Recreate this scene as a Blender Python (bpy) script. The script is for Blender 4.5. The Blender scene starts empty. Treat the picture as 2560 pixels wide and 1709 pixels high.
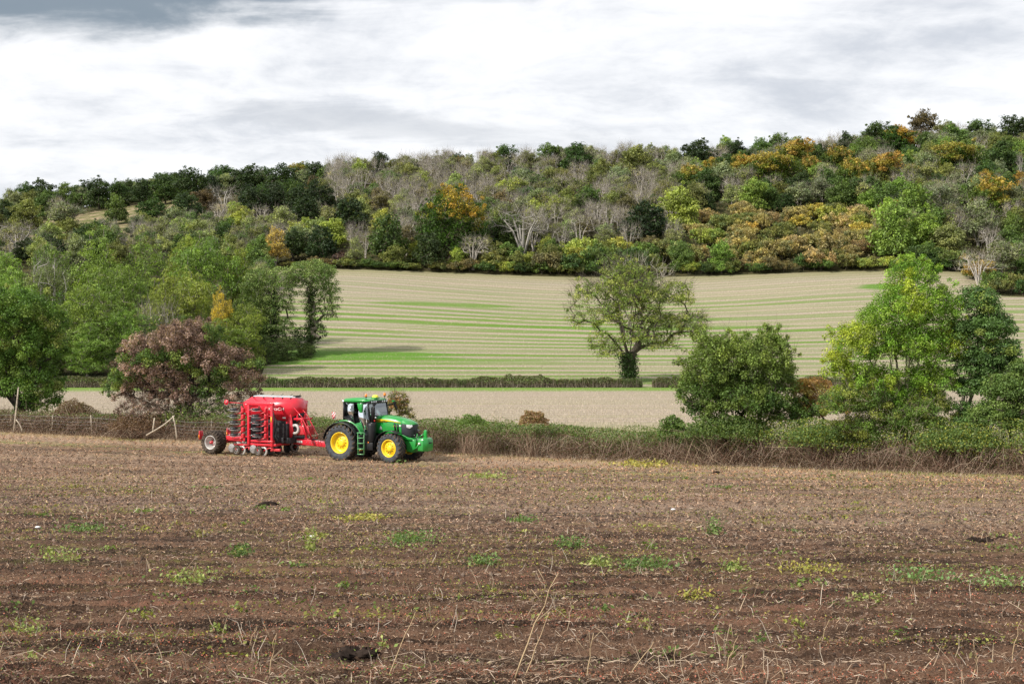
import bpy, math, random
import numpy as np
from mathutils import Vector, Matrix
rad = math.radians
SC = bpy.context.scene
COL = SC.collection

# ------------------------------------------------------------------ camera
ZC = 6.7
F = 3555.0                      # focal length in photo pixels (photo 2560 wide)
HOR = 820.0                     # photo row of the horizon
cam_d = bpy.data.cameras.new('camera')
cam = bpy.data.objects.new('camera', cam_d)
COL.objects.link(cam)
cam_d.sensor_width = 36.0
cam_d.lens = 36.0 * F / 2560.0
cam_d.clip_start = 0.3
cam_d.clip_end = 6000
cam.location = (0, 0, ZC)
cam.rotation_euler = (rad(90) - math.atan((854.5 - HOR) / F), 0, 0)
SC.camera = cam
SC.view_settings.view_transform = 'Standard'
SC.view_settings.look = 'None'
SC.view_settings.exposure = 0.12
SC.view_settings.gamma = 1.0
SC.view_settings.use_curve_mapping = False

# ------------------------------------------------------------------ sky and sun
SUN_EL, SUN_AZ = 38.0, 236.0    # azimuth clockwise from +Y (north): behind and left of the camera
def sun_vec():
    e, a = rad(SUN_EL), rad(SUN_AZ)
    return Vector((math.sin(a) * math.cos(e), math.cos(a) * math.cos(e), math.sin(e)))
sd = bpy.data.lights.new('sun', 'SUN')
sd.energy = 4.9
sd.angle = rad(3.0)
sd.color = (1.0, 0.95, 0.87)
so = bpy.data.objects.new('sun', sd)
COL.objects.link(so)
so.rotation_euler = sun_vec().to_track_quat('Z', 'Y').to_euler()
so.location = (-60, -60, 90)

class NT:
    """small helper for node trees"""
    def __init__(s, tree):
        s.t = tree; s.n = tree.nodes; s.l = tree.links
    def new(s, typ, **kw):
        nd = s.n.new(typ)
        for k, v in kw.items():
            if k in ('operation', 'blend_type', 'data_type', 'attribute_name', 'attribute_type', 'sky_type', 'interpolation_type', 'wave_type', 'bands_direction', 'wave_profile', 'feature', 'noise_dimensions', 'clamp', 'vector_type', 'distance', 'use_clamp', 'clamp_factor'):
                setattr(nd, k, v)
        return nd
    def link(s, a, b): s.l.new(a, b)
    def sock(s, node_in, v):
        if isinstance(v, bpy.types.NodeSocket): s.l.new(v, node_in)
        elif v is not None: node_in.default_value = v
    def math(s, op, a, b=None, c=None, clamp=False):
        nd = s.n.new('ShaderNodeMath'); nd.operation = op; nd.use_clamp = clamp
        s.sock(nd.inputs[0], a)
        if b is not None: s.sock(nd.inputs[1], b)
        if c is not None: s.sock(nd.inputs[2], c)
        return nd.outputs[0]
    def mix(s, f, a, b, bt='MIX'):
        nd = s.n.new('ShaderNodeMix'); nd.data_type = 'RGBA'; nd.blend_type = bt
        s.sock(nd.inputs[0], f); s.sock(nd.inputs[6], a); s.sock(nd.inputs[7], b)
        return nd.outputs[2]
    def noise(s, vec, scale, detail=4, rough=0.55, dist=0.0):
        nd = s.n.new('ShaderNodeTexNoise'); nd.noise_dimensions = '3D'
        s.sock(nd.inputs['Vector'], vec)
        nd.inputs['Scale'].default_value = scale; nd.inputs['Detail'].default_value = detail
        nd.inputs['Roughness'].default_value = rough; nd.inputs['Distortion'].default_value = dist
        return nd.outputs[0]
    def maprange(s, v, a, b, c=0.0, d=1.0, smooth=True):
        nd = s.n.new('ShaderNodeMapRange')
        if smooth: nd.interpolation_type = 'SMOOTHSTEP'
        s.sock(nd.inputs[0], v)
        for i, q in zip((1, 2, 3, 4), (a, b, c, d)): nd.inputs[i].default_value = q
        return nd.outputs[0]
    def comb(s, x, y, z):
        nd = s.n.new('ShaderNodeCombineXYZ')
        s.sock(nd.inputs[0], x); s.sock(nd.inputs[1], y); s.sock(nd.inputs[2], z)
        return nd.outputs[0]
    def sep(s, v):
        nd = s.n.new('ShaderNodeSeparateXYZ'); s.sock(nd.inputs[0], v)
        return nd.outputs

world = bpy.data.worlds.new('World')
SC.world = world
world.use_nodes = True
w = NT(world.node_tree)
w.n.clear()
wout = w.new('ShaderNodeOutputWorld'); bg = w.new('ShaderNodeBackground')
w.link(bg.outputs[0], wout.inputs[0])
bg.inputs[1].default_value = 0.1
sky = w.new('ShaderNodeTexSky', sky_type='NISHITA')
sky.sun_disc = False
sky.sun_elevation = rad(SUN_EL)
sky.sun_rotation = rad(SUN_AZ)
tc = w.new('ShaderNodeTexCoord')
sx, sy, sz = w.sep(tc.outputs['Generated'])[:]
zz = w.math('ADD', w.math('MAXIMUM', sz, 0.0), 0.24)
px = w.math('DIVIDE', sx, zz); py = w.math('DIVIDE', sy, zz)
pl = w.comb(px, w.math('MULTIPLY', py, 1.0), 0.0)
n1 = w.noise(pl, 1.35, 8, 0.6, 0.35)
pl2 = w.comb(w.math('ADD', px, 7.3), w.math('MULTIPLY', py, 1.9), 3.0)
n2 = w.noise(pl2, 3.6, 7, 0.6, 0.5)
nn = w.math('ADD', w.math('MULTIPLY', n1, 0.72), w.math('MULTIPLY', n2, 0.28))
n3 = w.noise(pl, 10.0, 6, 0.65, 0.6)
nn = w.math('ADD', w.math('MULTIPLY', nn, 0.86), w.math('MULTIPLY', n3, 0.14))
g = w.maprange(nn, 0.375, 0.56)
cloud = w.mix(g, (6.3, 6.6, 7.2, 1), (9.9, 9.95, 10.15, 1))
# one darker blue-grey cloud mass high on the left
dx = w.math('ADD', sx, 0.30); dz = w.math('SUBTRACT', w.math('SUBTRACT', sz, w.math('MULTIPLY', sx, 0.06)), 0.248)
q = w.math('ADD', w.math('POWER', w.math('ABSOLUTE', w.math('DIVIDE', dx, 0.20)), 2.0),
           w.math('POWER', w.math('ABSOLUTE', w.math('DIVIDE', dz, 0.044)), 2.0))
q = w.math('ADD', q, w.math('MULTIPLY', w.math('SUBTRACT', n1, 0.5), 2.2))
q = w.math('ADD', q, w.math('MULTIPLY', w.math('SUBTRACT', n2, 0.5), 1.6))
dk = w.maprange(q, 1.25, 0.35)
front = w.maprange(sy, 0.0, 0.4)
dk = w.math('MULTIPLY', dk, front)
cloud = w.mix(w.math('MULTIPLY', dk, 0.92), cloud, (2.0, 2.6, 3.2, 1))
dx = w.math('ADD', sx, 0.13); dz = w.math('SUBTRACT', sz, 0.232)
q = w.math('ADD', w.math('POWER', w.math('ABSOLUTE', w.math('DIVIDE', dx, 0.17)), 2.0),
           w.math('POWER', w.math('ABSOLUTE', w.math('DIVIDE', dz, 0.012)), 2.0))
q = w.math('ADD', q, w.math('MULTIPLY', w.math('SUBTRACT', n2, 0.5), 2.5))
cloud = w.mix(w.math('MULTIPLY', w.maprange(q, 1.3, 0.1), w.math('MULTIPLY', front, 0.6)), cloud, (3.6, 4.3, 5.0, 1))
# long thin grey streak low in the middle
dx = w.math('ADD', sx, 0.06); dz = w.math('SUBTRACT', w.math('ADD', sz, w.math('MULTIPLY', sx, 0.07)), 0.134)
q = w.math('ADD', w.math('POWER', w.math('ABSOLUTE', w.math('DIVIDE', dx, 0.17)), 2.0),
           w.math('POWER', w.math('ABSOLUTE', w.math('DIVIDE', dz, 0.012)), 2.0))
q = w.math('ADD', q, w.math('MULTIPLY', w.math('SUBTRACT', n2, 0.5), 3.0))
cloud = w.mix(w.math('MULTIPLY', w.maprange(q, 1.3, 0.0), w.math('MULTIPLY', front, 0.55)), cloud, (5.9, 6.15, 6.6, 1))
res = w.mix(0.93, sky.outputs[0], cloud)
w.link(res, bg.inputs[0])

# ------------------------------------------------------------------ naming helpers
def tag(o, label=None, cat=None, group=None, kind=None):
    if label: o['label'] = label
    if cat: o['category'] = cat
    if group: o['group'] = group
    if kind: o['kind'] = kind
    return o
def empty(name, loc=(0, 0, 0), rz=0.0):
    o = bpy.data.objects.new(name, None); COL.objects.link(o)
    o.empty_display_size = 0.3
    o.location = loc; o.rotation_euler = (0, 0, rz)
    return o
def part(name, mesh, parent, col=None):
    o = bpy.data.objects.new(name, mesh); COL.objects.link(o); o.parent = parent
    if col is not None: o.color = (col[0], col[1], col[2], 1)
    return o

class MB:
    """collects geometry (numpy) and builds ONE mesh"""
    def __init__(s): s.V = []; s.Q = []; s.T = []; s.P = []; s.C = []; s.n = 0; s.hascol = False
    def add(s, V, Q=None, T=None, P=None, C=None):
        V = np.asarray(V, dtype=np.float64).reshape(-1, 3)
        if Q is not None: s.Q.append(np.asarray(Q, dtype=np.int64).reshape(-1, 4) + s.n)
        if T is not None: s.T.append(np.asarray(T, dtype=np.int64).reshape(-1, 3) + s.n)
        if P is not None:
            for p in P: s.P.append([i + s.n for i in p])
        if C is None: C = np.ones((len(V), 3))
        else:
            C = np.asarray(C, dtype=np.float64)
            if C.ndim == 1: C = np.tile(C, (len(V), 1))
            s.hascol = True
        s.V.append(V); s.C.append(C); s.n += len(V)
        return s
    def mesh(s, name, mat, smooth=False):
        me = bpy.data.meshes.new(name)
        V = np.concatenate(s.V)
        Q = np.concatenate(s.Q) if s.Q else np.zeros((0, 4), int)
        T = np.concatenate(s.T) if s.T else np.zeros((0, 3), int)
        Pf = np.array([i for p in s.P for i in p], dtype=np.int64)
        Pl = np.array([len(p) for p in s.P], dtype=np.int64)
        loops = np.concatenate([Q.ravel(), T.ravel(), Pf]).astype(np.int32)
        tot = np.concatenate([np.full(len(Q), 4), np.full(len(T), 3), Pl]).astype(np.int32)
        start = np.concatenate([[0], np.cumsum(tot)[:-1]]).astype(np.int32)
        me.vertices.add(len(V)); me.loops.add(len(loops)); me.polygons.add(len(tot))
        me.vertices.foreach_set('co', V.astype(np.float32).ravel())
        me.loops.foreach_set('vertex_index', loops)
        me.polygons.foreach_set('loop_start', start)
        me.polygons.foreach_set('loop_total', tot)
        if smooth: me.polygons.foreach_set('use_smooth', np.ones(len(tot), dtype=bool))
        me.update(calc_edges=True)
        if s.hascol:
            a = me.color_attributes.new('Col', 'FLOAT_COLOR', 'POINT')
            C = np.concatenate(s.C)
            a.data.foreach_set('color', np.hstack([C, np.ones((len(C), 1))]).astype(np.float32).ravel())
        me.materials.append(mat)
        return me
    def build(s, name, mat, parent=None, smooth=False, bevel=0.0):
        me = s.mesh(name, mat, smooth)
        if not s.hascol or bevel or True:
            me.validate()
        o = bpy.data.objects.new(name, me); COL.objects.link(o)
        if parent is not None: o.parent = parent
        if bevel:
            b = o.modifiers.new('bevel', 'BEVEL'); b.width = bevel; b.segments = 2; b.limit_method = 'ANGLE'; b.angle_limit = rad(35)
        return o
    # shapes
    def box(s, c, d, C=None, rot=None):
        x, y, z = [k / 2 for k in d]
        V = np.array([[-x, -y, -z], [x, -y, -z], [x, y, -z], [-x, y, -z], [-x, -y, z], [x, -y, z], [x, y, z], [-x, y, z]])
        if rot is not None: V = V @ np.array(Matrix.Rotation(rot[1], 3, rot[0]).transposed())
        V = V + np.array(c)
        return s.add(V, Q=[[0, 3, 2, 1], [4, 5, 6, 7], [0, 1, 5, 4], [1, 2, 6, 5], [2, 3, 7, 6], [3, 0, 4, 7]], C=C)
    def tube(s, pts, r, k=8, C=None, cap=True):
        pts = np.asarray(pts, float); n = len(pts)
        r = np.full(n, r) if np.isscalar(r) else np.asarray(r, float)
        V = []
        up = np.array([0, 0, 1.0])
        for i in range(n):
            d = pts[min(i + 1, n - 1)] - pts[max(i - 1, 0)]
            d = d / (np.linalg.norm(d) + 1e-9)
            a = np.cross(d, up)
            if np.linalg.norm(a) < 0.05: a = np.cross(d, np.array([1.0, 0, 0]))
            a /= np.linalg.norm(a); b = np.cross(d, a)
            th = np.arange(k) * 2 * np.pi / k
            V.append(pts[i] + r[i] * (np.cos(th)[:, None] * a + np.sin(th)[:, None] * b))
        V = np.concatenate(V)
        Q = [[i * k + j, i * k + (j + 1) % k, (i + 1) * k + (j + 1) % k, (i + 1) * k + j] for i in range(n - 1) for j in range(k)]
        P = [list(range(k))[::-1], [(n - 1) * k + j for j in range(k)]] if cap else None
        return s.add(V, Q=Q, P=P, C=C)
    def lathe(s, prof, c, n=40, C=None, axis='Y'):
        """prof: (radius, offset along axis) pairs"""
        prof = np.array(prof, float); m = len(prof)
        th = np.arange(n) * 2 * np.pi / n
        V = np.zeros((n, m, 3))
        for i, t in enumerate(th):
            if axis == 'Y': V[i] = np.stack([prof[:, 0] * math.cos(t), prof[:, 1], prof[:, 0] * math.sin(t)], 1)
            elif axis == 'Z': V[i] = np.stack([prof[:, 0] * math.cos(t), prof[:, 0] * math.sin(t), prof[:, 1]], 1)
            else: V[i] = np.stack([prof[:, 1], prof[:, 0] * math.cos(t), prof[:, 0] * math.sin(t)], 1)
        V = V.reshape(-1, 3) + np.array(c)
        Q = [[i * m + j, ((i + 1) % n) * m + j, ((i + 1) % n) * m + j + 1, i * m + j + 1] for i in range(n) for j in range(m - 1)]
        return s.add(V, Q=Q, C=C)
    def extrude_y(s, poly, y0, y1, C=None):
        """poly of (x,z) extruded from y0 to y1"""
        k = len(poly)
        V = [(x, y0, z) for x, z in poly] + [(x, y1, z) for x, z in poly]
        Q = [[i, (i + 1) % k, k + (i + 1) % k, k + i] for i in range(k)]
        return s.add(V, Q=Q, P=[list(range(k))[::-1], list(range(k, 2 * k))], C=C)
    def loft(s, rings, cap=True, C=None):
        k = len(rings[0]); n = len(rings)
        V = [p for r in rings for p in r]
        Q = [[i * k + j, i * k + (j + 1) % k, (i + 1) * k + (j + 1) % k, (i + 1) * k + j] for i in range(n - 1) for j in range(k)]
        P = [list(range(k))[::-1], [(n - 1) * k + j for j in range(k)]] if cap else None
        return s.add(V, Q=Q, P=P, C=C)

# ------------------------------------------------------------------ materials
def mat_new(name):
    m = bpy.data.materials.new(name); m.use_nodes = True
    t = NT(m.node_tree); t.n.clear()
    out = t.new('ShaderNodeOutputMaterial')
    return m, t, out
def principled(t, out, color, rough=0.6, metal=0.0, spec=0.4, normal=None, coat=0.0, emit=None):
    b = t.new('ShaderNodeBsdfPrincipled')
    t.sock(b.inputs['Base Color'], color); t.sock(b.inputs['Roughness'], rough)
    b.inputs['Metallic'].default_value = metal
    b.inputs['Specular IOR Level'].default_value = spec
    if coat: b.inputs['Coat Weight'].default_value = coat; b.inputs['Coat Roughness'].default_value = 0.12
    if normal is not None: t.link(normal, b.inputs['Normal'])
    if emit is not None:
        b.inputs['Emission Color'].default_value = emit[0]; b.inputs['Emission Strength'].default_value = emit[1]
    t.link(b.outputs[0], out.inputs[0])
    return b
def bump(t, h, strength=0.5, dist=0.05):
    b = t.new('ShaderNodeBump'); b.inputs['Strength'].default_value = strength; b.inputs['Distance'].default_value = dist
    t.link(h, b.inputs['Height']); return b.outputs[0]
def objco(t):
    return t.new('ShaderNodeTexCoord').outputs['Object']
def paint(name, c, rough=0.35, metal=0.0, dirt=0.35, coat=0.3, dirtcol=(0.16, 0.12, 0.085, 1)):
    m, t, out = mat_new(name)
    v = objco(t)
    n = t.noise(v, 2.3, 5, 0.6)
    n2 = t.noise(v, 14.0, 3, 0.6)
    f = t.math('MULTIPLY', t.maprange(n, 0.45, 0.75), dirt)
    z = t.sep(v)[2]
    low = t.math('MULTIPLY', t.maprange(z, 1.2, 0.2), t.math('MULTIPLY', n2, dirt * 1.3))
    f = t.math('MAXIMUM', f, low)
    col = t.mix(f, (c[0], c[1], c[2], 1), dirtcol)
    principled(t, out, col, t.math('ADD', rough, t.math('MULTIPLY', f, 0.6)), metal, 0.5, coat=coat)
    return m
def simple(name, c, rough=0.6, metal=0.0, var=0.25, scale=5.0, spec=0.4, emit=None):
    m, t, out = mat_new(name)
    n = t.noise(objco(t), scale, 5, 0.6)
    k = t.maprange(n, 0.3, 0.7, 1 - var, 1 + var)
    col = t.mix(1.0, (c[0], c[1], c[2], 1), k, 'MULTIPLY')
    principled(t, out, col, rough, metal, spec, emit=emit)
    return m
def foliage_mat(name, trans=0.28, rough=0.55, spec=0.25):
    m, t, out = mat_new(name)
    a = t.new('ShaderNodeAttribute', attribute_name='Col')
    oi = t.new('ShaderNodeObjectInfo')
    col = t.mix(1.0, a.outputs['Color'], oi.outputs['Color'], 'MULTIPLY')
    if trans > 0: col = t.mix(1.0, col, (1.30, 1.34, 1.2, 1), 'MULTIPLY')
    b = t.new('ShaderNodeBsdfPrincipled')
    t.link(col, b.inputs['Base Color']); b.inputs['Roughness'].default_value = rough
    b.inputs['Specular IOR Level'].default_value = spec
    tr = t.new('ShaderNodeBsdfTranslucent')
    t.link(t.mix(1.0, col, (1.5, 1.6, 0.8, 1), 'MULTIPLY'), tr.inputs[0])
    mx = t.new('ShaderNodeMixShader'); mx.inputs[0].default_value = trans
    t.link(b.outputs[0], mx.inputs[1]); t.link(tr.outputs[0], mx.inputs[2])
    t.link(mx.outputs[0], out.inputs[0])
    return m
M_LEAF = foliage_mat('leaf')
M_TWIG = foliage_mat('dry_stem', 0.0, 0.8, 0.1)
def bark_mat():
    m, t, out = mat_new('bark')
    v = objco(t)
    s = t.sep(v)
    vv = t.comb(t.math('MULTIPLY', s[0], 6.0), t.math('MULTIPLY', s[1], 6.0), t.math('MULTIPLY', s[2], 1.4))
    n = t.noise(vv, 2.5, 5, 0.65)
    oi = t.new('ShaderNodeObjectInfo')
    k = t.maprange(n, 0.3, 0.7, 0.55, 1.4)
    col = t.mix(1.0, oi.outputs['Color'], k, 'MULTIPLY')
    principled(t, out, col, 0.85, 0, 0.15, normal=bump(t, n, 0.6, 0.03))
    return m
M_BARK = bark_mat()
M_GREEN = paint('green_paint', (0.010, 0.27, 0.038), 0.3, dirt=0.24, coat=0.45)
M_YELLOW = paint('yellow_paint', (0.90, 0.62, 0.01), 0.35, dirt=0.15, coat=0.3)
M_RED = paint('red_paint', (0.64, 0.010, 0.03), 0.33, dirt=0.2, coat=0.45)
M_REDD = paint('red_frame_paint', (0.58, 0.012, 0.03), 0.4, dirt=0.3, coat=0.2)
M_BLACK = simple('black_plastic', (0.008, 0.008, 0.009), 0.45, var=0.4)
M_DARK = simple('dark_metal', (0.02, 0.02, 0.022), 0.6, var=0.5, scale=9)
M_GRILLE = simple('grille_mesh', (0.03, 0.032, 0.04), 0.5, var=0.3, scale=60)
M_TYRE = simple('tyre_rubber', (0.052, 0.056, 0.064), 0.75, var=0.35, scale=7, spec=0.3)
M_TYREM = simple('muddy_rubber', (0.075, 0.058, 0.045), 0.85, var=0.6, scale=6, spec=0.15)
M_STEEL = simple('worn_steel', (0.36, 0.35, 0.34), 0.42, 0.6, var=0.35, scale=12)
M_DISC = simple('dark_steel_disc', (0.075, 0.078, 0.08), 0.4, 0.6, var=0.5, scale=10)
M_RIMG = simple('silver_rim', (0.52, 0.50, 0.47), 0.4, 0.2, var=0.2, scale=4)
M_WHITE = simple('white_decal', (0.75, 0.75, 0.73), 0.5, var=0.06)
M_COVER = simple('grey_tarpaulin', (0.36, 0.37, 0.38), 0.55, var=0.15, scale=3)
M_ORANGE = simple('amber_lens', (0.85, 0.24, 0.02), 0.2, var=0.1, spec=0.6)
M_LAMP = simple('lamp_glass', (0.78, 0.80, 0.82), 0.1, 0.35, var=0.15, scale=20, spec=0.8)
M_WOOD = simple('weathered_wood', (0.42, 0.36, 0.28), 0.85, var=0.4, scale=14, spec=0.1)
M_WIRE = simple('galvanised_wire', (0.38, 0.38, 0.38), 0.5, 0.5, var=0.2)
M_SOILCLOD = simple('dark_soil', (0.028, 0.020, 0.016), 0.95, var=0.5, scale=8, spec=0.05)
def glass_mat():
    m, t, out = mat_new('tinted_glass')
    tr = t.new('ShaderNodeBsdfTransparent'); tr.inputs[0].default_value = (0.50, 0.58, 0.54, 1)
    gl = t.new('ShaderNodeBsdfGlossy'); gl.inputs[1].default_value = 0.03; gl.inputs[0].default_value = (0.9, 0.96, 1, 1)
    fr = t.new('ShaderNodeFresnel'); fr.inputs[0].default_value = 1.9
    mx = t.new('ShaderNodeMixShader')
    t.link(t.math('ADD', fr.outputs[0], 0.12, clamp=True), mx.inputs[0])
    t.link(tr.outputs[0], mx.inputs[1]); t.link(gl.outputs[0], mx.inputs[2]); t.link(mx.outputs[0], out.inputs[0])
    return m
M_GLASS = glass_mat()

# ------------------------------------------------------------------ terrain
def sm(a, b, x):
    t = np.clip((x - a) / (b - a), 0, 1); return t * t * (3 - 2 * t)
def _h(i, j, s):
    n = (i.astype(np.int64) * 374761393 + j.astype(np.int64) * 668265263 + s * 974634777) & 0x7fffffff
    n = ((n ^ (n >> 13)) * 1274126177) & 0x7fffffff
    n = n ^ (n >> 16)
    return (n & 0xffff) / 65535.0
def vnoise(x, y, s=0):
    x = np.asarray(x, float); y = np.asarray(y, float)
    i = np.floor(x); j = np.floor(y); fx = x - i; fy = y - j
    fx = fx * fx * (3 - 2 * fx); fy = fy * fy * (3 - 2 * fy)
    i = i.astype(np.int64); j = j.astype(np.int64)
    a = _h(i, j, s); b = _h(i + 1, j, s); c = _h(i, j + 1, s); d = _h(i + 1, j + 1, s)
    return (a * (1 - fx) + b * fx) * (1 - fy) + (c * (1 - fx) + d * fx) * fy
def fbm(x, y, oct=4, s=0, g=0.5):
    r = 0; a = 1; tot = 0
    for k in range(oct):
        r = r + a * vnoise(x * 2 ** k, y * 2 ** k, s + k); tot += a; a *= g
    return r / tot

EDGE = np.array([(-900, 672), (600, 672), (850, 673), (1090, 681), (1308, 691), (1460, 695), (1744, 693), (1962, 684), (2180, 678), (2376, 679), (2560, 690), (3400, 700)], float)
SKYL = np.array([(-900, 500), (0, 482), (200, 466), (430, 433), (750, 415), (950, 390), (1100, 388), (1260, 376), (1420, 366), (1580, 372), (1900, 356), (2100, 346), (2210, 325), (2310, 320), (2450, 316), (2560, 306), (3400, 280)], float)
def edge_row(u): return np.interp(u * F + 1280, EDGE[:, 0], EDGE[:, 1])
def sky_row(u): return np.interp(u * F + 1280, SKYL[:, 0], SKYL[:, 1])
def z340(u):
    r = 0
    for k in (-0.03, -0.015, 0, 0.015, 0.03): r = r + edge_row(u + k)
    return ZC + (HOR - r / 5) / F * 340
def Yridge(u): return 495 + 25 * sm(-0.1, -0.3, u)
def Yfield(u):      # where the wood begins
    u = np.asarray(u, float)
    return 340 - 136 * sm(-0.163, -0.176, u) - 28 * sm(0.315, 0.345, u)
def H(x, y):
    x = np.asarray(x, float); y = np.asarray(y, float)
    z = 4.9 * np.clip(1 - y / 70, 0, None) ** 1.4
    z = z - 1.1 * sm(80, 187, y)
    t = np.clip(y - 190, 0, 150)
    z = z + .06 * t + .00056 * t * t
    u = x / np.maximum(y, 100.0)
    u = np.clip(u, -0.6, 0.6)
    base340 = -1.0 + .06 * 150 + .00056 * 150 * 150 - 0.1
    z = z + sm(195, 340, y) * (z340(u) - base340)
    yr = Yridge(u)
    zr = ZC + (HOR - (sky_row(u) + 52)) / F * yr
    tt = np.clip((y - 340) / (yr - 340), 0, 1)
    z = z + (zr - z340(u)) * (tt * (1.12 - 0.12 * tt))
    z = z - np.clip(y - yr - 10, 0, None) * 0.12
    far = sm(900, 1500, y)
    z = z * (1 - far) + np.minimum(z, 0) * far * 0 - 20 * far
    return z
def Hs(x, y): return float(H(np.array([x]), np.array([y]))[0])
def ray_hit(px, py, y0=5.0, y1=900.0):
    """photo pixel -> point of the ground"""
    u = (px - 1280) / F; s = (HOR - py) / F
    ys = np.linspace(y0, y1, 6000)
    d = (ZC + s * ys) - H(u * ys, ys)
    idx = np.where(d <= 0)[0]
    if len(idx) == 0: y = y1
    else:
        y = ys[idx[0]]
    return u * y, y, Hs(u * y, y)
# the hedge line that closes the near field
HP = np.array([-33.0, 92.0]); HD = np.array([0.881, -0.473]); HN = np.array([0.473, 0.881])
def hline(s, t): return HP[0] + HD[0] * s + HN[0] * t, HP[1] + HD[1] * s + HN[1] * t

def grid_faces(nr, nc):
    i = np.arange(nr - 1)[:, None] * nc + np.arange(nc - 1)[None, :]
    return np.stack([i, i + 1, i + 1 + nc, i + nc], -1).reshape(-1, 4)

def furrow(x, y):
    """relief of the worked soil"""
    fade = sm(6.5, 9.0, y)
    near = 1 - sm(16, 34, y)
    wob = (fbm(x * 0.35, y * 0.9, 2, 91) - 0.5) * 0.35
    fr = np.sin((y + wob) * 2 * np.pi / 0.36)
    amp = 0.080 * (0.30 + 1.3 * fbm(x * 0.5, y * 1.2, 2, 7)) * (0.25 + 0.75 * near)
    h = fr * amp
    h = h + (fbm(x * 2.2, y * 3.2, 4, 11, 0.62) - 0.5) * 0.11
    h = h + (fbm(x * 9, y * 11, 3, 23, 0.6) - 0.5) * 0.075
    cl = fbm(x * 4.5, y * 5.5, 2, 51)
    h = h + np.clip(cl - 0.70, 0, 1) * 0.16
    return h * fade

def build_near_field(mat):
    mb = MB()
    wv = np.concatenate([-np.linspace(0.9, 0.40, 26)[:-1], np.linspace(-0.40, 0.40, 900), np.linspace(0.40, 0.9, 26)[1:]])
    f = 1 / np.linspace(1 / 6.0, 1 / 75.0, 900)           # dense near the camera
    W = wv[None, :]
    yh = (74.3 - 0.537 * W * 2) / (1 + 0.537 * W) + 1.5    # just under the hedge
    ff = (f - 6.0) / 69.0
    Y = 6.0 + ff[:, None] * (yh - 6.0)
    X = W * (Y + 2)
    Z = H(X, Y) + furrow(X, Y)
    mb.add(np.stack([X, Y, Z], -1).reshape(-1, 3), Q=grid_faces(len(f), len(wv)))
    ys = np.linspace(-60, 6, 40); 
    Yb = np.repeat(ys[:, None], 60, 1); wvb = np.linspace(-1, 1, 60)
    Xb = wvb[None, :] * (7.2 + (6 - Yb) * 1.1)
    mb.add(np.stack([Xb, Yb, H(Xb, Yb)], -1).reshape(-1, 3), Q=grid_faces(40, 60))
    o = mb.build('near_field', mat, smooth=True)
    return tag(o, 'brown harrowed soil of the near field with straw litter and shallow furrows', 'field', kind='structure')

def build_band(name, mat, ya, yb, n, umax=0.62, nc=320, dz=None, label=None, cat=None, spacing=None):
    """strip of terrain between two depth functions of u"""
    u = np.linspace(-umax, umax, nc)
    a = ya(u); b = yb(u)
    f = np.linspace(0, 1, n) if spacing is None else spacing
    Y = a[None, :] + f[:, None] * (b - a)[None, :]
    X = u[None, :] * Y
    Z = H(X, Y)
    if dz is not None: Z = Z + dz(X, Y)
    mb = MB(); mb.add(np.stack([X, Y, Z], -1).reshape(-1, 3), Q=grid_faces(n, nc))
    o = mb.build(name, mat, smooth=True)
    return tag(o, label, cat, kind='structure')

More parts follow.
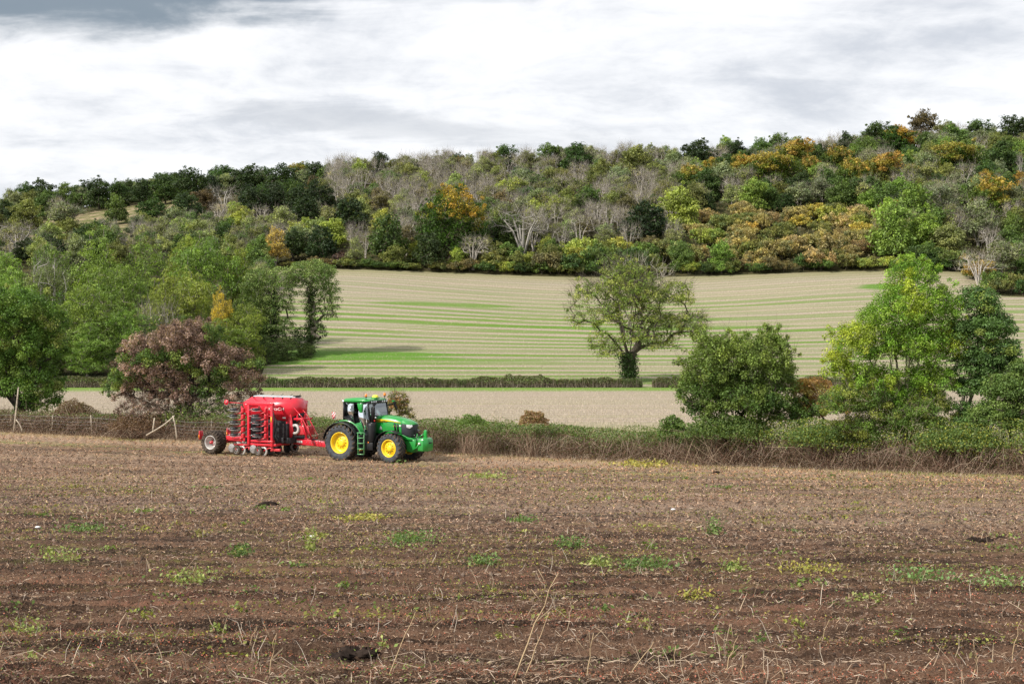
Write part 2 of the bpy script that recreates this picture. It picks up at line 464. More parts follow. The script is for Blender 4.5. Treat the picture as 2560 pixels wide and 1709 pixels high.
# --- soil of the near field
def near_mat():
    m, t, out = mat_new('harrowed_soil')
    v = objco(t); s = t.sep(v); x, y, z = s[0], s[1], s[2]
    d = t.math('SUBTRACT', t.math('ADD', y, t.math('MULTIPLY', x, 0.537)), 74.3)   # 0 at the hedge, negative towards the camera
    flat = t.comb(t.math('MULTIPLY', x, 0.16), y, 0.0)
    nbig = t.noise(flat, 0.22, 5, 0.6)
    nmid = t.noise(flat, 1.3, 6, 0.65)
    nfine = t.noise(t.comb(t.math('MULTIPLY', x, 0.5), y, 0.0), 14.0, 6, 0.85)
    nfine2 = t.noise(v, 40.0, 4, 0.7)
    soil = t.mix(t.maprange(nmid, 0.38, 0.62), (0.030, 0.018, 0.012, 1), (0.165, 0.094, 0.060, 1))
    soil = t.mix(t.math('MULTIPLY', t.maprange(nfine2, 0.45, 0.75), 0.5), soil, (0.30, 0.205, 0.14, 1))
    straw = t.mix(t.maprange(nfine, 0.3, 0.7), (0.11, 0.068, 0.045, 1), (0.50, 0.35, 0.24, 1))
    # how much litter lies on the soil: more towards the hedge, little in the furrowed part
    dens = t.maprange(d, -58, -20, 0.12, 0.62)
    dens = t.math('ADD', dens, t.math('MULTIPLY', t.math('SUBTRACT', nbig, 0.5), 1.1))
    hedge_band = t.maprange(t.math('ADD', d, t.math('MULTIPLY', t.math('SUBTRACT', nbig, 0.5), 8.0)), -10, -3)
    dens = t.math('MAXIMUM', dens, t.math('MULTIPLY', hedge_band, 0.95))
    k = t.maprange(t.math('ADD', nfine, t.math('MULTIPLY', t.math('SUBTRACT', dens, 0.5), 0.42)), 0.45, 0.62)
    col = t.mix(k, soil, straw)
    col = t.mix(t.math('MULTIPLY', hedge_band, 0.5), col, (0.36, 0.25, 0.17, 1))
    # greyish band of chopped stems
    gy = t.math('ABSOLUTE', t.math('SUBTRACT', y, t.math('ADD', 42.0, t.math('MULTIPLY', x, -0.25))))
    gb = t.math('MULTIPLY', t.maprange(gy, 6.0, 1.5), t.maprange(nmid, 0.35, 0.6))
    col = t.mix(t.math('MULTIPLY', gb, 0.3), col, (0.26, 0.20, 0.17, 1))
    # dark wheel marks parallel to the hedge
    for off, wd, am in ((-9.5, 0.7, 0.65), (-12.5, 0.8, 0.6), (-6.6, 0.45, 0.5), (-4.7, 0.45, 0.5), (-19.0, 1.0, 0.4), (-24.5, 1.1, 0.45), (-30.0, 0.9, 0.35)):
        a = t.math('ABSOLUTE', t.math('SUBTRACT', t.math('ADD', d, t.math('MULTIPLY', t.math('SUBTRACT', nbig, 0.5), 1.5)), off))
        w_ = t.math('MULTIPLY', t.math('MULTIPLY', t.maprange(a, wd, wd * 0.3), am), t.maprange(nmid, 0.35, 0.6))
        col = t.mix(w_, col, (0.06, 0.045, 0.036, 1))
    # dull moss-yellow seedlings and reddish seedlings in rows
    gpat = t.maprange(t.noise(t.comb(t.math('MULTIPLY', x, 0.28), y, 5.0), 0.9, 5, 0.7), 0.50, 0.64)
    gpat = t.math('MULTIPLY', gpat, t.math('MULTIPLY', t.maprange(y, 14, 24), t.maprange(nfine, 0.42, 0.62)))
    col = t.mix(t.math('MULTIPLY', gpat, 0.6), col, (0.22, 0.20, 0.06, 1))
    gst = t.math('MULTIPLY', t.maprange(t.math('ABSOLUTE', t.math('ADD', d, 6.5)), 2.2, 0.5), t.maprange(t.noise(t.comb(t.math('MULTIPLY', x, 0.3), y, 9.0), 0.6, 4, 0.65), 0.46, 0.6))
    col = t.mix(t.math('MULTIPLY', gst, 0.6), col, (0.20, 0.22, 0.06, 1))
    rpat = t.maprange(t.noise(t.comb(t.math('MULTIPLY', x, 0.25), y, 15.0), 1.1, 4, 0.7), 0.5, 0.66)
    rpat = t.math('MULTIPLY', rpat, t.math('MULTIPLY', t.maprange(y, 24, 15), t.maprange(nfine2, 0.45, 0.62)))
    col = t.mix(t.math('MULTIPLY', rpat, 0.5), col, (0.32, 0.095, 0.065, 1))
    hgt = t.math('ADD', nfine, t.math('MULTIPLY', nfine2, 0.6))
    principled(t, out, col, 0.92, 0, 0.12, normal=bump(t, hgt, 0.9, 0.05))
    return m
def strip_mat():
    m, t, out = mat_new('stubble_strip')
    v = objco(t); s = t.sep(v); x, y = s[0], s[1]
    fl = t.comb(t.math('MULTIPLY', x, 0.12), y, 0.0)
    n = t.noise(fl, 0.35, 5, 0.6); nf = t.noise(t.comb(x, t.math('MULTIPLY', y, 0.25), 0.0), 6.0, 5, 0.75)
    col = t.mix(t.maprange(nf, 0.3, 0.7), (0.20, 0.16, 0.12, 1), (0.47, 0.385, 0.305, 1))
    g = t.maprange(t.noise(t.comb(t.math('MULTIPLY', x, 0.05), y, 3.0), 0.28, 5, 0.7), 0.53, 0.66)
    g = t.math('MULTIPLY', g, t.maprange(nf, 0.35, 0.6))
    col = t.mix(t.math('MULTIPLY', g, 0.75), col, (0.22, 0.25, 0.07, 1))
    ln = t.maprange(t.math('SINE', t.math('MULTIPLY', t.math('ADD', y, t.math('MULTIPLY', n, 3.0)), 1.7)), 0.2, 1.0)
    col = t.mix(t.math('MULTIPLY', ln, 0.5), col, (0.23, 0.22, 0.12, 1))
    gr = t.maprange(t.math('ADD', y, t.math('MULTIPLY', t.math('SUBTRACT', t.noise(v, 0.5, 4, 0.6), 0.5), 9.0)), 172.5, 179.5, 0.0, 0.92)          # grass verge in front of the second hedge
    col = t.mix(t.math('MULTIPLY', gr, t.maprange(n, 0.25, 0.5, 0.75, 1.0)), col, (0.135, 0.235, 0.03, 1))
    col = t.mix(t.math('MULTIPLY', t.maprange(y, 106.0, 92.0), 0.5), col, (0.19, 0.22, 0.06, 1))
    principled(t, out, col, 0.9, 0, 0.1, normal=bump(t, nf, 0.6, 0.08))
    return m
def hill_mat():
    m, t, out = mat_new('hill_stubble')
    v = objco(t); s = t.sep(v); x, y = s[0], s[1]
    nw = t.noise(t.comb(t.math('MULTIPLY', x, 0.35), y, 0.0), 0.03, 3, 0.5)
    yy = t.math('ADD', y, t.math('MULTIPLY', t.math('SUBTRACT', nw, 0.5), 12.0))
    xc = t.math('SUBTRACT', x, 20.0)
    yy = t.math('SUBTRACT', yy, t.math('MULTIPLY', t.math('MULTIPLY', xc, xc), t.maprange(y, 200, 320, 0.0, 0.0017)))
    nf = t.noise(t.comb(x, t.math('MULTIPLY', y, 0.35), 0.0), 3.2, 5, 0.75)
    nb = t.noise(t.comb(t.math('MULTIPLY', x, 0.18), y, 2.0), 0.09, 4, 0.6)
    col = t.mix(t.maprange(nf, 0.3, 0.7), (0.24, 0.195, 0.14, 1), (0.43, 0.36, 0.275, 1))
    col = t.mix(t.math('MULTIPLY', t.maprange(nb, 0.4, 0.65), 0.35), col, (0.28, 0.24, 0.20, 1))
    # green regrowth along the swath lines
    ph = t.math('FRACT', t.math('DIVIDE', yy, 5.6))
    lin = t.maprange(t.math('ABSOLUTE', t.math('SUBTRACT', ph, 0.5)), 0.30, 0.10)
    ph2 = t.math('FRACT', t.math('DIVIDE', yy, 2.8))
    lin2 = t.maprange(t.math('ABSOLUTE', t.math('SUBTRACT', ph2, 0.5)), 0.3, 0.05)
    patch = t.noise(t.comb(t.math('MULTIPLY', x, 0.10), y, 7.0), 0.16, 5, 0.68)
    upl = t.maprange(y, 335, 285, 0.12, 1.0)
    pm = t.math('MULTIPLY', t.maprange(patch, 0.28, 0.46), upl)
    rnd = t.noise(t.comb(t.math('MULTIPLY', x, 0.012), t.math('MULTIPLY', t.math('FLOOR', t.math('DIVIDE', yy, 5.6)), 3.7), 1.0), 1.0, 3, 0.6)
    pm = t.math('MULTIPLY', pm, t.maprange(rnd, 0.34, 0.56, 0.25, 1.0))
    g1 = t.math('MULTIPLY', t.math('MULTIPLY', lin, pm), t.maprange(nf, 0.25, 0.55, 0.5, 1.0))
    col = t.mix(t.math('MULTIPLY', t.math('MULTIPLY', lin2, t.maprange(y, 338, 270, 0.5, 0.8)), t.maprange(patch, 0.3, 0.6, 0.45, 1.0)), col, (0.15, 0.19, 0.045, 1))
    col = t.mix(t.math('MULTIPLY', g1, 0.97), col, (0.10, 0.20, 0.018, 1))
    # broad green wedge at the left foot of the slope, low band by the hedge, hook of grass at the top right
    def blob(cx, cy, rx, ry, am, colr, nz=1.6):
        a = t.math('POWER', t.math('ABSOLUTE', t.math('DIVIDE', t.math('SUBTRACT', x, cx), rx)), 2.0)
        b = t.math('POWER', t.math('ABSOLUTE', t.math('DIVIDE', t.math('SUBTRACT', y, cy), ry)), 2.0)
        q_ = t.math('ADD', t.math('ADD', a, b), t.math('MULTIPLY', t.math('SUBTRACT', patch, 0.5), nz * 2.4))
        return t.math('MULTIPLY', t.maprange(q_, 1.2, 0.5), am), colr
    for b_ in (blob(-34, 231, 27, 7.0, 0.9, (0.085, 0.20, 0.015, 1)), blob(-44, 222, 16, 4.0, 0.85, (0.09, 0.20, 0.018, 1)), blob(-12, 224, 22, 2.2, 0.7, (0.12, 0.21, 0.03, 1)),
               blob(-12, 299, 16, 3.0, 0.8, (0.10, 0.20, 0.02, 1)), blob(10, 273, 34, 2.0, 0.75, (0.10, 0.20, 0.02, 1)),
               blob(84, 320, 7, 4.5, 0.9, (0.08, 0.19, 0.015, 1)), blob(0, 197.5, 200, 3.6, 0.75, (0.115, 0.215, 0.025, 1), 2.2)):
        col = t.mix(t.math('MULTIPLY', b_[0], t.maprange(nf, 0.25, 0.5, 0.6, 1.0)), col, b_[1])
    # a faint diagonal tramline
    dg = t.math('ABSOLUTE', t.math('SUBTRACT', t.math('SUBTRACT', y, 262), t.math('MULTIPLY', t.math('ADD', x, 22), 1.0)))
    for off in (0.0, 4.0):
        dg2 = t.math('ABSOLUTE', t.math('SUBTRACT', dg, off))
        col = t.mix(t.math('MULTIPLY', t.maprange(dg2, 0.9, 0.2), t.math('MULTIPLY', 0.45, t.maprange(t.math('ABSOLUTE', t.math('SUBTRACT', y, 275)), 26, 10))), col, (0.16, 0.22, 0.05, 1))
    col = t.mix(t.math('MULTIPLY', t.maprange(t.math('ADD', y, t.math('MULTIPLY', nb, 4.0)), 334, 341), 0.6), col, (0.22, 0.21, 0.10, 1))
    principled(t, out, col, 0.9, 0, 0.1, normal=bump(t, nf, 0.5, 0.15))
    return m
def wood_mat():
    m, t, out = mat_new('woodland_floor')
    v = objco(t); s = t.sep(v); x, y = s[0], s[1]
    n = t.noise(v, 0.25, 5, 0.65); nf = t.noise(v, 2.0, 5, 0.7)
    col = t.mix(t.maprange(n, 0.35, 0.65), (0.028, 0.032, 0.014, 1), (0.085, 0.075, 0.035, 1))
    col = t.mix(t.math('MULTIPLY', t.maprange(nf, 0.45, 0.7), 0.5), col, (0.12, 0.095, 0.05, 1))
    # the open dry grass bank on the left of the hill
    q_ = t.math('ADD', t.math('POWER', t.math('ABSOLUTE', t.math('DIVIDE', t.math('ADD', x, 122.0), 34.0)), 2.0),
                t.math('POWER', t.math('ABSOLUTE', t.math('DIVIDE', t.math('SUBTRACT', y, 435.0), 62.0)), 2.0))
    q_ = t.math('ADD', q_, t.math('MULTIPLY', t.math('SUBTRACT', n, 0.5), 1.2))
    gcol = t.mix(t.maprange(n, 0.4, 0.58), (0.32, 0.25, 0.16, 1), (0.10, 0.12, 0.035, 1))
    gcol = t.mix(t.math('MULTIPLY', t.maprange(nf, 0.4, 0.7), 0.5), gcol, (0.22, 0.17, 0.09, 1))
    col = t.mix(t.maprange(q_, 1.1, 0.75), col, gcol)
    principled(t, out, col, 0.95, 0, 0.05, normal=bump(t, nf, 0.8, 0.4))
    return m
build_near_field(near_mat())
yh_u = lambda u: 74.3 / (1 + 0.537 * u) + 1.5
build_band('stubble_strip', strip_mat(), lambda u: yh_u(u) - 0.05, lambda u: 187.0 + 0 * u, 90, 0.62, 260, lambda x, y: -0.004 + 0 * x,
           label='flat pale stubble strip between the near hedge and the low dark hedge', cat='field')
build_band('hill_field', hill_mat(), lambda u: 186.9 + 0 * u, lambda u: Yfield(u) + 0.5, 150, 0.62, 420, lambda x, y: -0.008 + 0 * x,
           label='rising tan stubble field with green regrowth stripes below the wooded hill', cat='field')
build_band('woodland_floor', wood_mat(), lambda u: Yfield(u), lambda u: 3000.0 + 0 * u, 260, 0.62, 420,
           lambda x, y: -0.012 + (fbm(x * 0.09, y * 0.09, 3, 5) - 0.5) * 0.7 * sm(4, 30, y - Yfield(x / y)),
           label='steep hillside ground with scrub and a dry grass bank at left', cat='hillside',
           spacing=np.concatenate([np.linspace(0, 0.13, 240), np.linspace(0.14, 1, 20)]))
# ------------------------------------------------------------------ vegetation builders
def rng(seed): return np.random.default_rng(seed)
def leaf_quads(P, size, R, up=0.35, aspect=0.6, ndir=None):
    """rhombic leaves at P with random attitude; returns V,Q"""
    n = len(P)
    N = R.normal(size=(n, 3)); N[:, 2] = np.abs(N[:, 2]) * 0.8 + up
    if ndir is not None: N = N + ndir
    N /= np.linalg.norm(N, axis=1)[:, None]
    A = np.cross(N, R.normal(size=(n, 3))); A /= np.linalg.norm(A, axis=1)[:, None] + 1e-9
    B = np.cross(N, A)
    s = (size * (0.6 + 0.8 * R.random(n)))[:, None] if np.isscalar(size) else size[:, None]
    V = np.stack([P + A * s, P + B * s * aspect + N * s * 0.15, P - A * s, P - B * s * aspect + N * s * 0.15], 1).reshape(-1, 3)
    return V, np.arange(4 * n).reshape(-1, 4)
def spikes(P, D, wd, R):
    """thin tapering blades: base P, vector D, base width wd"""
    n = len(P)
    S = np.cross(D, R.normal(size=(n, 3))); S /= np.linalg.norm(S, axis=1)[:, None] + 1e-9
    w_ = (wd * np.ones(n))[:, None] * 0.5
    V = np.stack([P - S * w_, P + S * w_, P + D], 1).reshape(-1, 3)
    return V, np.arange(3 * n).reshape(-1, 3)
def ribbons(P, D, wd, R, sag=0.25):
    """thin two-segment bent strips"""
    n = len(P)
    S = np.cross(D, R.normal(size=(n, 3))); S /= np.linalg.norm(S, axis=1)[:, None] + 1e-9
    w_ = (wd * np.ones(n))[:, None] * 0.5
    L = np.linalg.norm(D, axis=1)[:, None]
    M = P + D * 0.5 + R.normal(size=(n, 3)) * L * 0.08 + np.array([0, 0, 1]) * L * sag * (R.random((n, 1)) - 0.2)
    E = P + D
    V = np.stack([P - S * w_, P + S * w_, M + S * w_, M - S * w_, E + S * w_ * .6, E - S * w_ * .6], 1).reshape(-1, 3)
    b = np.arange(n)[:, None] * 6
    Q = np.concatenate([b + np.array([[0, 1, 2, 3]]), b + np.array([[3, 2, 4, 5]])])
    return V, Q
def edge_tubes(mb, A, B, ra, rb, k=5, C=None):
    """tapered tubes for many segments at once"""
    n = len(A)
    D = B - A; L = np.linalg.norm(D, axis=1)[:, None] + 1e-9; D = D / L
    ref = np.where(np.abs(D[:, 2:3]) > 0.9, np.array([[1.0, 0, 0]]), np.array([[0, 0, 1.0]]))
    X = np.cross(D, ref); X /= np.linalg.norm(X, axis=1)[:, None]; Y = np.cross(D, X)
    th = np.arange(k) * 2 * np.pi / k
    ring = np.cos(th)[None, :, None] * X[:, None, :] + np.sin(th)[None, :, None] * Y[:, None, :]
    V = np.concatenate([A[:, None, :] + ring * ra[:, None, None], B[:, None, :] + ring * rb[:, None, None]], 1).reshape(-1, 3)
    b = np.arange(n)[:, None, None] * 2 * k
    j = np.arange(k)
    q = np.stack([j, (j + 1) % k, k + (j + 1) % k, k + j], -1)[None]
    mb.add(V, Q=(b + q).reshape(-1, 4), C=C)
def skeleton(stems, targets, R, upbias=0.5, step=1.0, wob=0.12):
    """branching skeleton: stems are polylines; every target gets a branch from the best node. Returns nodes, parent"""
    nodes = []; par = []
    for st in stems:
        for i, p in enumerate(st):
            nodes.append(np.array(p, float)); par.append(-1 if i == 0 else len(nodes) - 2)
    nodes = list(nodes)
    stemn = len(nodes)
    base = np.mean([s[0] for s in stems], axis=0)
    order = np.argsort(np.linalg.norm(targets - base, axis=1))
    tips = []
    for ti in order:
        t = targets[ti]
        Nn = np.array(nodes)
        d = np.linalg.norm(Nn - t, axis=1)
        cost = d + upbias * np.maximum(0, Nn[:, 2] - t[2] + 0.15 * d) * 1.2
        for s0 in range(0, 1): cost[0] += 2
        b = int(np.argmin(cost))
        L = d[b]
        ns = max(1, int(L / step))
        p0 = nodes[b]; prev = b
        for k in range(1, ns + 1):
            f = k / ns
            p = p0 * (1 - f) + t * f
            if k < ns:
                p = p + R.normal(size=3) * L * wob * math.sin(f * math.pi) + np.array([0, 0, 1]) * L * 0.10 * math.sin(f * math.pi)
            nodes.append(p); par.append(prev); prev = len(nodes) - 1
        tips.append(prev)
    return np.array(nodes), np.array(par), tips, stemn
def radii(nodes, par, tip=0.02, ex=2.3, base_r=None):
    n = len(nodes); acc = np.zeros(n)
    haschild = np.zeros(n, bool)
    for i in range(n):
        if par[i] >= 0: haschild[par[i]] = True
    for i in range(n - 1, -1, -1):
        if not haschild[i]: acc[i] = max(acc[i], tip ** ex)
        if par[i] >= 0: acc[par[i]] += acc[i]
    r = acc ** (1 / ex)
    if base_r is not None and r.max() > tip * 1.05:
        r = tip * (r / tip) ** (math.log(base_r / tip) / math.log(r.max() / tip))
    return r
def lobe_points(lobes, n, R, shell=0.45):
    L = np.array(lobes, float)
    wgt = (L[:, 3] * L[:, 4] * L[:, 5]) ** (2 / 3.); wgt /= wgt.sum()
    idx = R.choice(len(L), n, p=wgt)
    d = R.normal(size=(n, 3)); d /= np.linalg.norm(d, axis=1)[:, None]
    d[:, 2] = np.where(d[:, 2] < -0.35, -d[:, 2], d[:, 2])
    r = R.random(n) ** shell
    return L[idx, :3] + d * r[:, None] * L[idx, 3:6]
def spread(P, m, R):
    """pick m well-spread points out of P"""
    keep = [0]; d = np.linalg.norm(P - P[0], axis=1)
    while len(keep) < min(m, len(P)):
        i = int(np.argmax(d * (0.75 + 0.5 * R.random(len(P))))); keep.append(i)
        d = np.minimum(d, np.linalg.norm(P - P[i], axis=1))
    return P[keep]
def tree_meshes(name, seed, lobes, stems, nclump, cr, per, leaf, pal, tip=0.02, base_r=None, flat=0.65, shell=0.45, up=0.35,
                step=1.0, twigs=0, twig_len=0.5, twig_w=0.02, leafiness=1.0, bark=(0.16, 0.13, 0.10), k=5, sprigs=0, twig_c=None, ivy_low=False, droop=0.0, upbias=0.5, ivy=0, keep_twig_in='trunk', aspect=0.6, outer=0.5):
    """returns (trunk mesh, crown mesh or None). pal(P, R) -> leaf colours for clump centres P"""
    R = rng(seed)
    C = spread(lobe_points(lobes, nclump * 4, R, shell), nclump, R)
    if sprigs:
        o_ = C.mean(0); ex_ = lobe_points(lobes, sprigs * 3, R, 0.05); ex_ = ex_[np.argsort(-np.linalg.norm((ex_ - o_) / (C.std(0) + 1e-6), axis=1))][:sprigs]
        dd_ = (ex_ - o_); dd_ /= np.linalg.norm(dd_, axis=1)[:, None]
        ex_ = ex_ + dd_ * cr * (0.3 + 0.9 * R.random((len(ex_), 1))) + np.array([0, 0, cr * .3])
        C = np.concatenate([C, ex_])
    scl = np.ones(len(C)); 
    if sprigs: scl[-sprigs:] = 0.5
    nodes, par, tips, stemn = skeleton(stems, C, R, upbias=upbias, step=step)
    rr = radii(nodes, par, tip, base_r=base_r)
    tb = MB()
    ch = np.where(par >= 0)[0]
    A = nodes[par[ch]]; B = nodes[ch]
    ra = np.minimum(rr[par[ch]], rr[ch] * 1.6 + 0.01); rb = rr[ch]
    edge_tubes(tb, A, B, ra, rb, k, C=None if twig_c is None else (1, 1, 1))
    # root flare
    for st in stems:
        p = np.array(st[0]); r0 = rr[0] if base_r is None else base_r
        tb.tube([p + [0, 0, -0.3], p + [0, 0, 0.25], p + [0, 0, 0.7]], [r0 * 1.5, r0 * 1.2, r0 * 0.95], 7, cap=False)
    if twigs:
        P0 = []; D0 = []
        for c in C:
            m = twigs
            q = np.tile(c, (m, 1)) + R.normal(size=(m, 3)) * cr * 0.35
            out = (c - np.mean(C, 0)); out = out / (np.linalg.norm(out) + 1e-6)
            dd = R.normal(size=(m, 3)) * 0.55 + out * 0.5 + np.array([0, 0, 0.75 - droop])
            P0.append(q); D0.append(dd * twig_len * (0.5 + R.random((m, 1))))
        V, T = spikes(np.concatenate(P0), np.concatenate(D0), twig_w, R)
        tb.add(V, T=T, C=twig_c)
    tm = tb.mesh(name + '_trunk', M_BARK if twig_c is None else M_TWIG)
    cm = None
    if leafiness > 0:
        sel_ = np.ones(len(C), bool) if leafiness >= 1 else R.random(len(C)) < leafiness
        act = C[sel_]; asc = scl[sel_]
        n = len(act)
        cnt = np.maximum(3, (per * asc ** 1.5 * (0.5 + R.random(n))).astype(int))
        idx = np.repeat(np.arange(n), cnt)
        d = R.normal(size=(len(idx), 3)); d /= np.linalg.norm(d, axis=1)[:, None]
        rad_ = R.random(len(idx)) ** outer
        crs = cr * (0.7 + 0.6 * R.random(n)) * asc
        P = act[idx] + d * (rad_ * crs[idx])[:, None] * np.array([1, 1, flat])
        P[:, 2] -= droop * rad_ ** 2 * crs[idx]
        V, Q = leaf_quads(P, leaf, R, up, aspect, ndir=d * 0.8)
        base = pal(act, R)
        cc = base[idx] * (0.55 + 0.95 * R.random((len(idx), 1)) ** 1.2)
        cb = MB(); cb.add(V, Q=Q, C=np.repeat(cc, 4, axis=0))
        if ivy:
            for st in stems[:1]:
                st = np.array(st); st = st[:3] if ivy_low else st; m = ivy
                f = R.random(m) * (len(st) - 1); i = np.minimum(f.astype(int), len(st) - 2); g_ = (f - i)[:, None]
                q = st[i] * (1 - g_) + st[i + 1] * g_
                q = q + R.normal(size=(m, 3)) * np.array([1, 1, .3]) * (base_r or 0.3) * 1.1
                V, Q = leaf_quads(q, leaf * 0.9, R, 0.2)
                cb.add(V, Q=Q, C=np.repeat(np.array([[0.028, 0.052, 0.014]]) * (0.6 + 0.8 * R.random((m, 1))), 4, axis=0))
        cm = cb.mesh(name + '_crown', M_LEAF)
    return tm, cm
def pal_list(cols, wts=None, var=0.22):
    cols = np.array(cols, float)
    def f(P, R):
        i = R.choice(len(cols), len(P), p=None if wts is None else np.array(wts) / sum(wts))
        return cols[i] * (1 + var * (R.random((len(P), 1)) * 2 - 1))
    return f
BARK_BROWN = (0.12, 0.10, 0.075); BARK_GREY = (0.34, 0.30, 0.26); BARK_PALE = (0.62, 0.57, 0.50); BARK_DARK = (0.05, 0.042, 0.034)
def stand_tree(name, label, cat, loc, tm, cm, bark, tint=(1, 1, 1), rz=0.0, scale=(1, 1, 1), group=None, crown_name='crown'):
    o = empty(name, loc, rz); o.scale = scale
    tag(o, label, cat, group)
    part('trunk' if cat == 'tree' else 'branches', tm, o, bark)
    if cm is not None: part(crown_name if cat == 'tree' else 'foliage', cm, o, tint)
    return o

# ------------------------------------------------------------------ prototypes for the hillside wood (unit: about 10 m tall)
def round_lobes(R, n=7, w_=4.2, h=8.6, low=2.2):
    L = [(0, 0, low + (h - low) * 0.5, w_ * 0.62, w_ * 0.62, (h - low) * 0.5)]
    for i in range(n):
        a = 2 * math.pi * (i + R.random() * 0.7) / n; zz = low + (h - low) * (0.25 + 0.55 * R.random()); rr = w_ * (0.42 + 0.2 * R.random())
        s_ = w_ * (0.34 + 0.14 * R.random())
        L.append((rr * math.cos(a), rr * math.sin(a), zz, s_, s_, s_ * 0.8))
    L.append((R.normal() * 0.5, R.normal() * 0.5, h - 1.2, w_ * 0.42, w_ * 0.42, 1.5))
    if low < 0.5:
        for i in range(4):
            a = 1.57 * i + R.random(); L.append((w_ * .45 * math.cos(a), w_ * .45 * math.sin(a), 1.9, w_ * .42, w_ * .42, 1.7))
    return L
GREY = pal_list([(1, 1, 1), (0.84, 0.87, 0.84), (1.2, 1.15, 1.0)])
PROTO = {'broad': [], 'yew': [], 'bare': [], 'bush': [], 'autumn': [], 'fine': []}
for i in range(6):
    R = rng(100 + i)
    PROTO['broad'].append(tree_meshes('broad', 200 + i, round_lobes(R, 7 + i % 3, 4.3 + 0.3 * R.random(), 9.8, 0.2), [[(0, 0, 0), (0.1, 0, 1.8), (0, 0.1, 4), (0, 0, 6)]],
                                      100, 1.12, 66, 0.24, GREY, tip=0.04, base_r=0.25, step=1.6, k=4, flat=0.8, shell=0.33, up=0.4, sprigs=14))
for i in range(3):      # finer, paler loosely leaved crowns showing twigs
    R = rng(130 + i)
    PROTO['fine'].append(tree_meshes('fine', 230 + i, round_lobes(R, 6, 4.0, 9.6, 0.6), [[(0, 0, 0), (0.3, 0, 2.5), (0.5, 0.2, 5)], [(0.2, 0, 0), (-0.6, 0.2, 2.6), (-0.9, 0, 5)]],
                                     95, 1.0, 36, 0.22, GREY, tip=0.045, base_r=0.2, step=1.4, k=3, twigs=10, twig_len=1.0, twig_w=0.05, leafiness=0.95, up=0.3, twig_c=(.75, .72, .7)))
for i in range(3):
    R = rng(140 + i)
    L = [(0, 0, 3.4, 3.7, 3.7, 3.2), (0, 0, 5.8, 2.7, 2.7, 3.0), (1.4, 0.5, 3, 2.4, 2.4, 2.6), (-1.7, -0.6, 2.6, 2.6, 2.6, 2.3), (0.4, -1.6, 2.4, 2.4, 2.4, 2.2)]
    PROTO['yew'].append(tree_meshes('yew', 240 + i, L, [[(0, 0, 0), (0, 0, 3), (0, 0, 6.5)]], 90, 0.95, 52, 0.24, GREY, tip=0.05, base_r=0.35, step=1.8, k=4, up=0.6, flat=0.85, shell=0.3))
for i in range(5):
    R = rng(150 + i)
    ns = 4 + i % 3
    stems = []
    L = []
    for j in range(ns):
        a = 2 * math.pi * j / ns + R.random(); r1 = 0.5 + R.random() * 0.9; r2 = r1 + 0.4 + R.random() * 0.9
        stems.append([(0.15 * math.cos(a), 0.15 * math.sin(a), 0), (r1 * .5 * math.cos(a), r1 * .5 * math.sin(a), 2.6), (r1 * math.cos(a), r1 * math.sin(a), 5.2), (r2 * math.cos(a), r2 * math.sin(a), 7.4)])
        L.append((r2 * math.cos(a) * 1.2, r2 * math.sin(a) * 1.2, 7.4, 1.3, 1.3, 2.3))
        L.append((r2 * math.cos(a) * 1.3, r2 * math.sin(a) * 1.3, 5.4, 1.2, 1.2, 1.8))
    PROTO['bare'].append(tree_meshes('bare', 250 + i, L, stems, 70, 0.9, 7 if i % 2 else 3, 0.20, pal_list([(0.16, 0.16, 0.07), (0.24, 0.22, 0.10)]), tip=0.04, base_r=0.17, step=1.1,
                                     k=3, twigs=9, twig_len=1.3, twig_w=0.045, leafiness=0.5, upbias=1.2, twig_c=(.58, .56, .54)))
PROTO['snag'] = []
for i in range(3):
    R = rng(155 + i)
    L = [(0, 0, 7.2, 3.2, 3.2, 2.8), (1.4, 0, 5, 2.2, 2.2, 2), (-1.6, 0, 5, 2.2, 2.2, 2)]
    PROTO['snag'].append(tree_meshes('snag', 256 + i, L, [[(0, 0, 0), (0.1, 0, 2.4), (0.5, 0, 5), (0.9, 0, 7.5)], [(0, 0, 2), (-.7, 0, 4), (-1.2, 0, 6.5)]], 34, 0.7, 1, 0.1, GREY, tip=0.035, base_r=0.26, step=1.0, k=4, twigs=4, twig_len=1.0, twig_w=0.05, leafiness=0, upbias=1.0, twig_c=(.9, .9, .9)))
for i in range(4):
    R = rng(160 + i)
    L = [(0, 0, 2.2, 3.4, 3.4, 2.3)] + [(R.normal() * 2, R.normal() * 2, 1.8 + R.random() * 1.6, 1.9, 1.9, 1.6) for _ in range(6)]
    PROTO['bush'].append(tree_meshes('bush', 260 + i, L, [[(0, 0, 0), (0.2, 0, 1.2)], [(0.1, 0, 0), (-.5, .4, 1.3)]], 60, 1.0, 46, 0.24, pal_list([(1, 1, 1), (0.7, 0.8, 0.85), (1.25, 1.2, 1.0), (1.05, 0.95, 0.9)]),
                                     tip=0.04, base_r=0.1, step=1.2, k=3, up=0.5, shell=0.35))
def autumn_pal(green, tipc, side, amt):
    green = np.array(green); tipc = np.array(tipc)
    def f(P, R):
        c = P.mean(0); s_ = P.std(0)
        q_ = (P - c) / s_
        k = q_[:, 2] * 0.6 + q_[:, 0] * side + R.normal(size=len(P)) * 0.45 + amt
        k = np.clip(k, 0, 1)[:, None]
        mid = np.array([0.17, 0.15, 0.02])
        return (green * (1 - k) ** 1.5 + mid * (2 * k * (1 - k)) + tipc * k ** 1.5) * (0.8 + 0.4 * R.random((len(P), 1)))
    return f
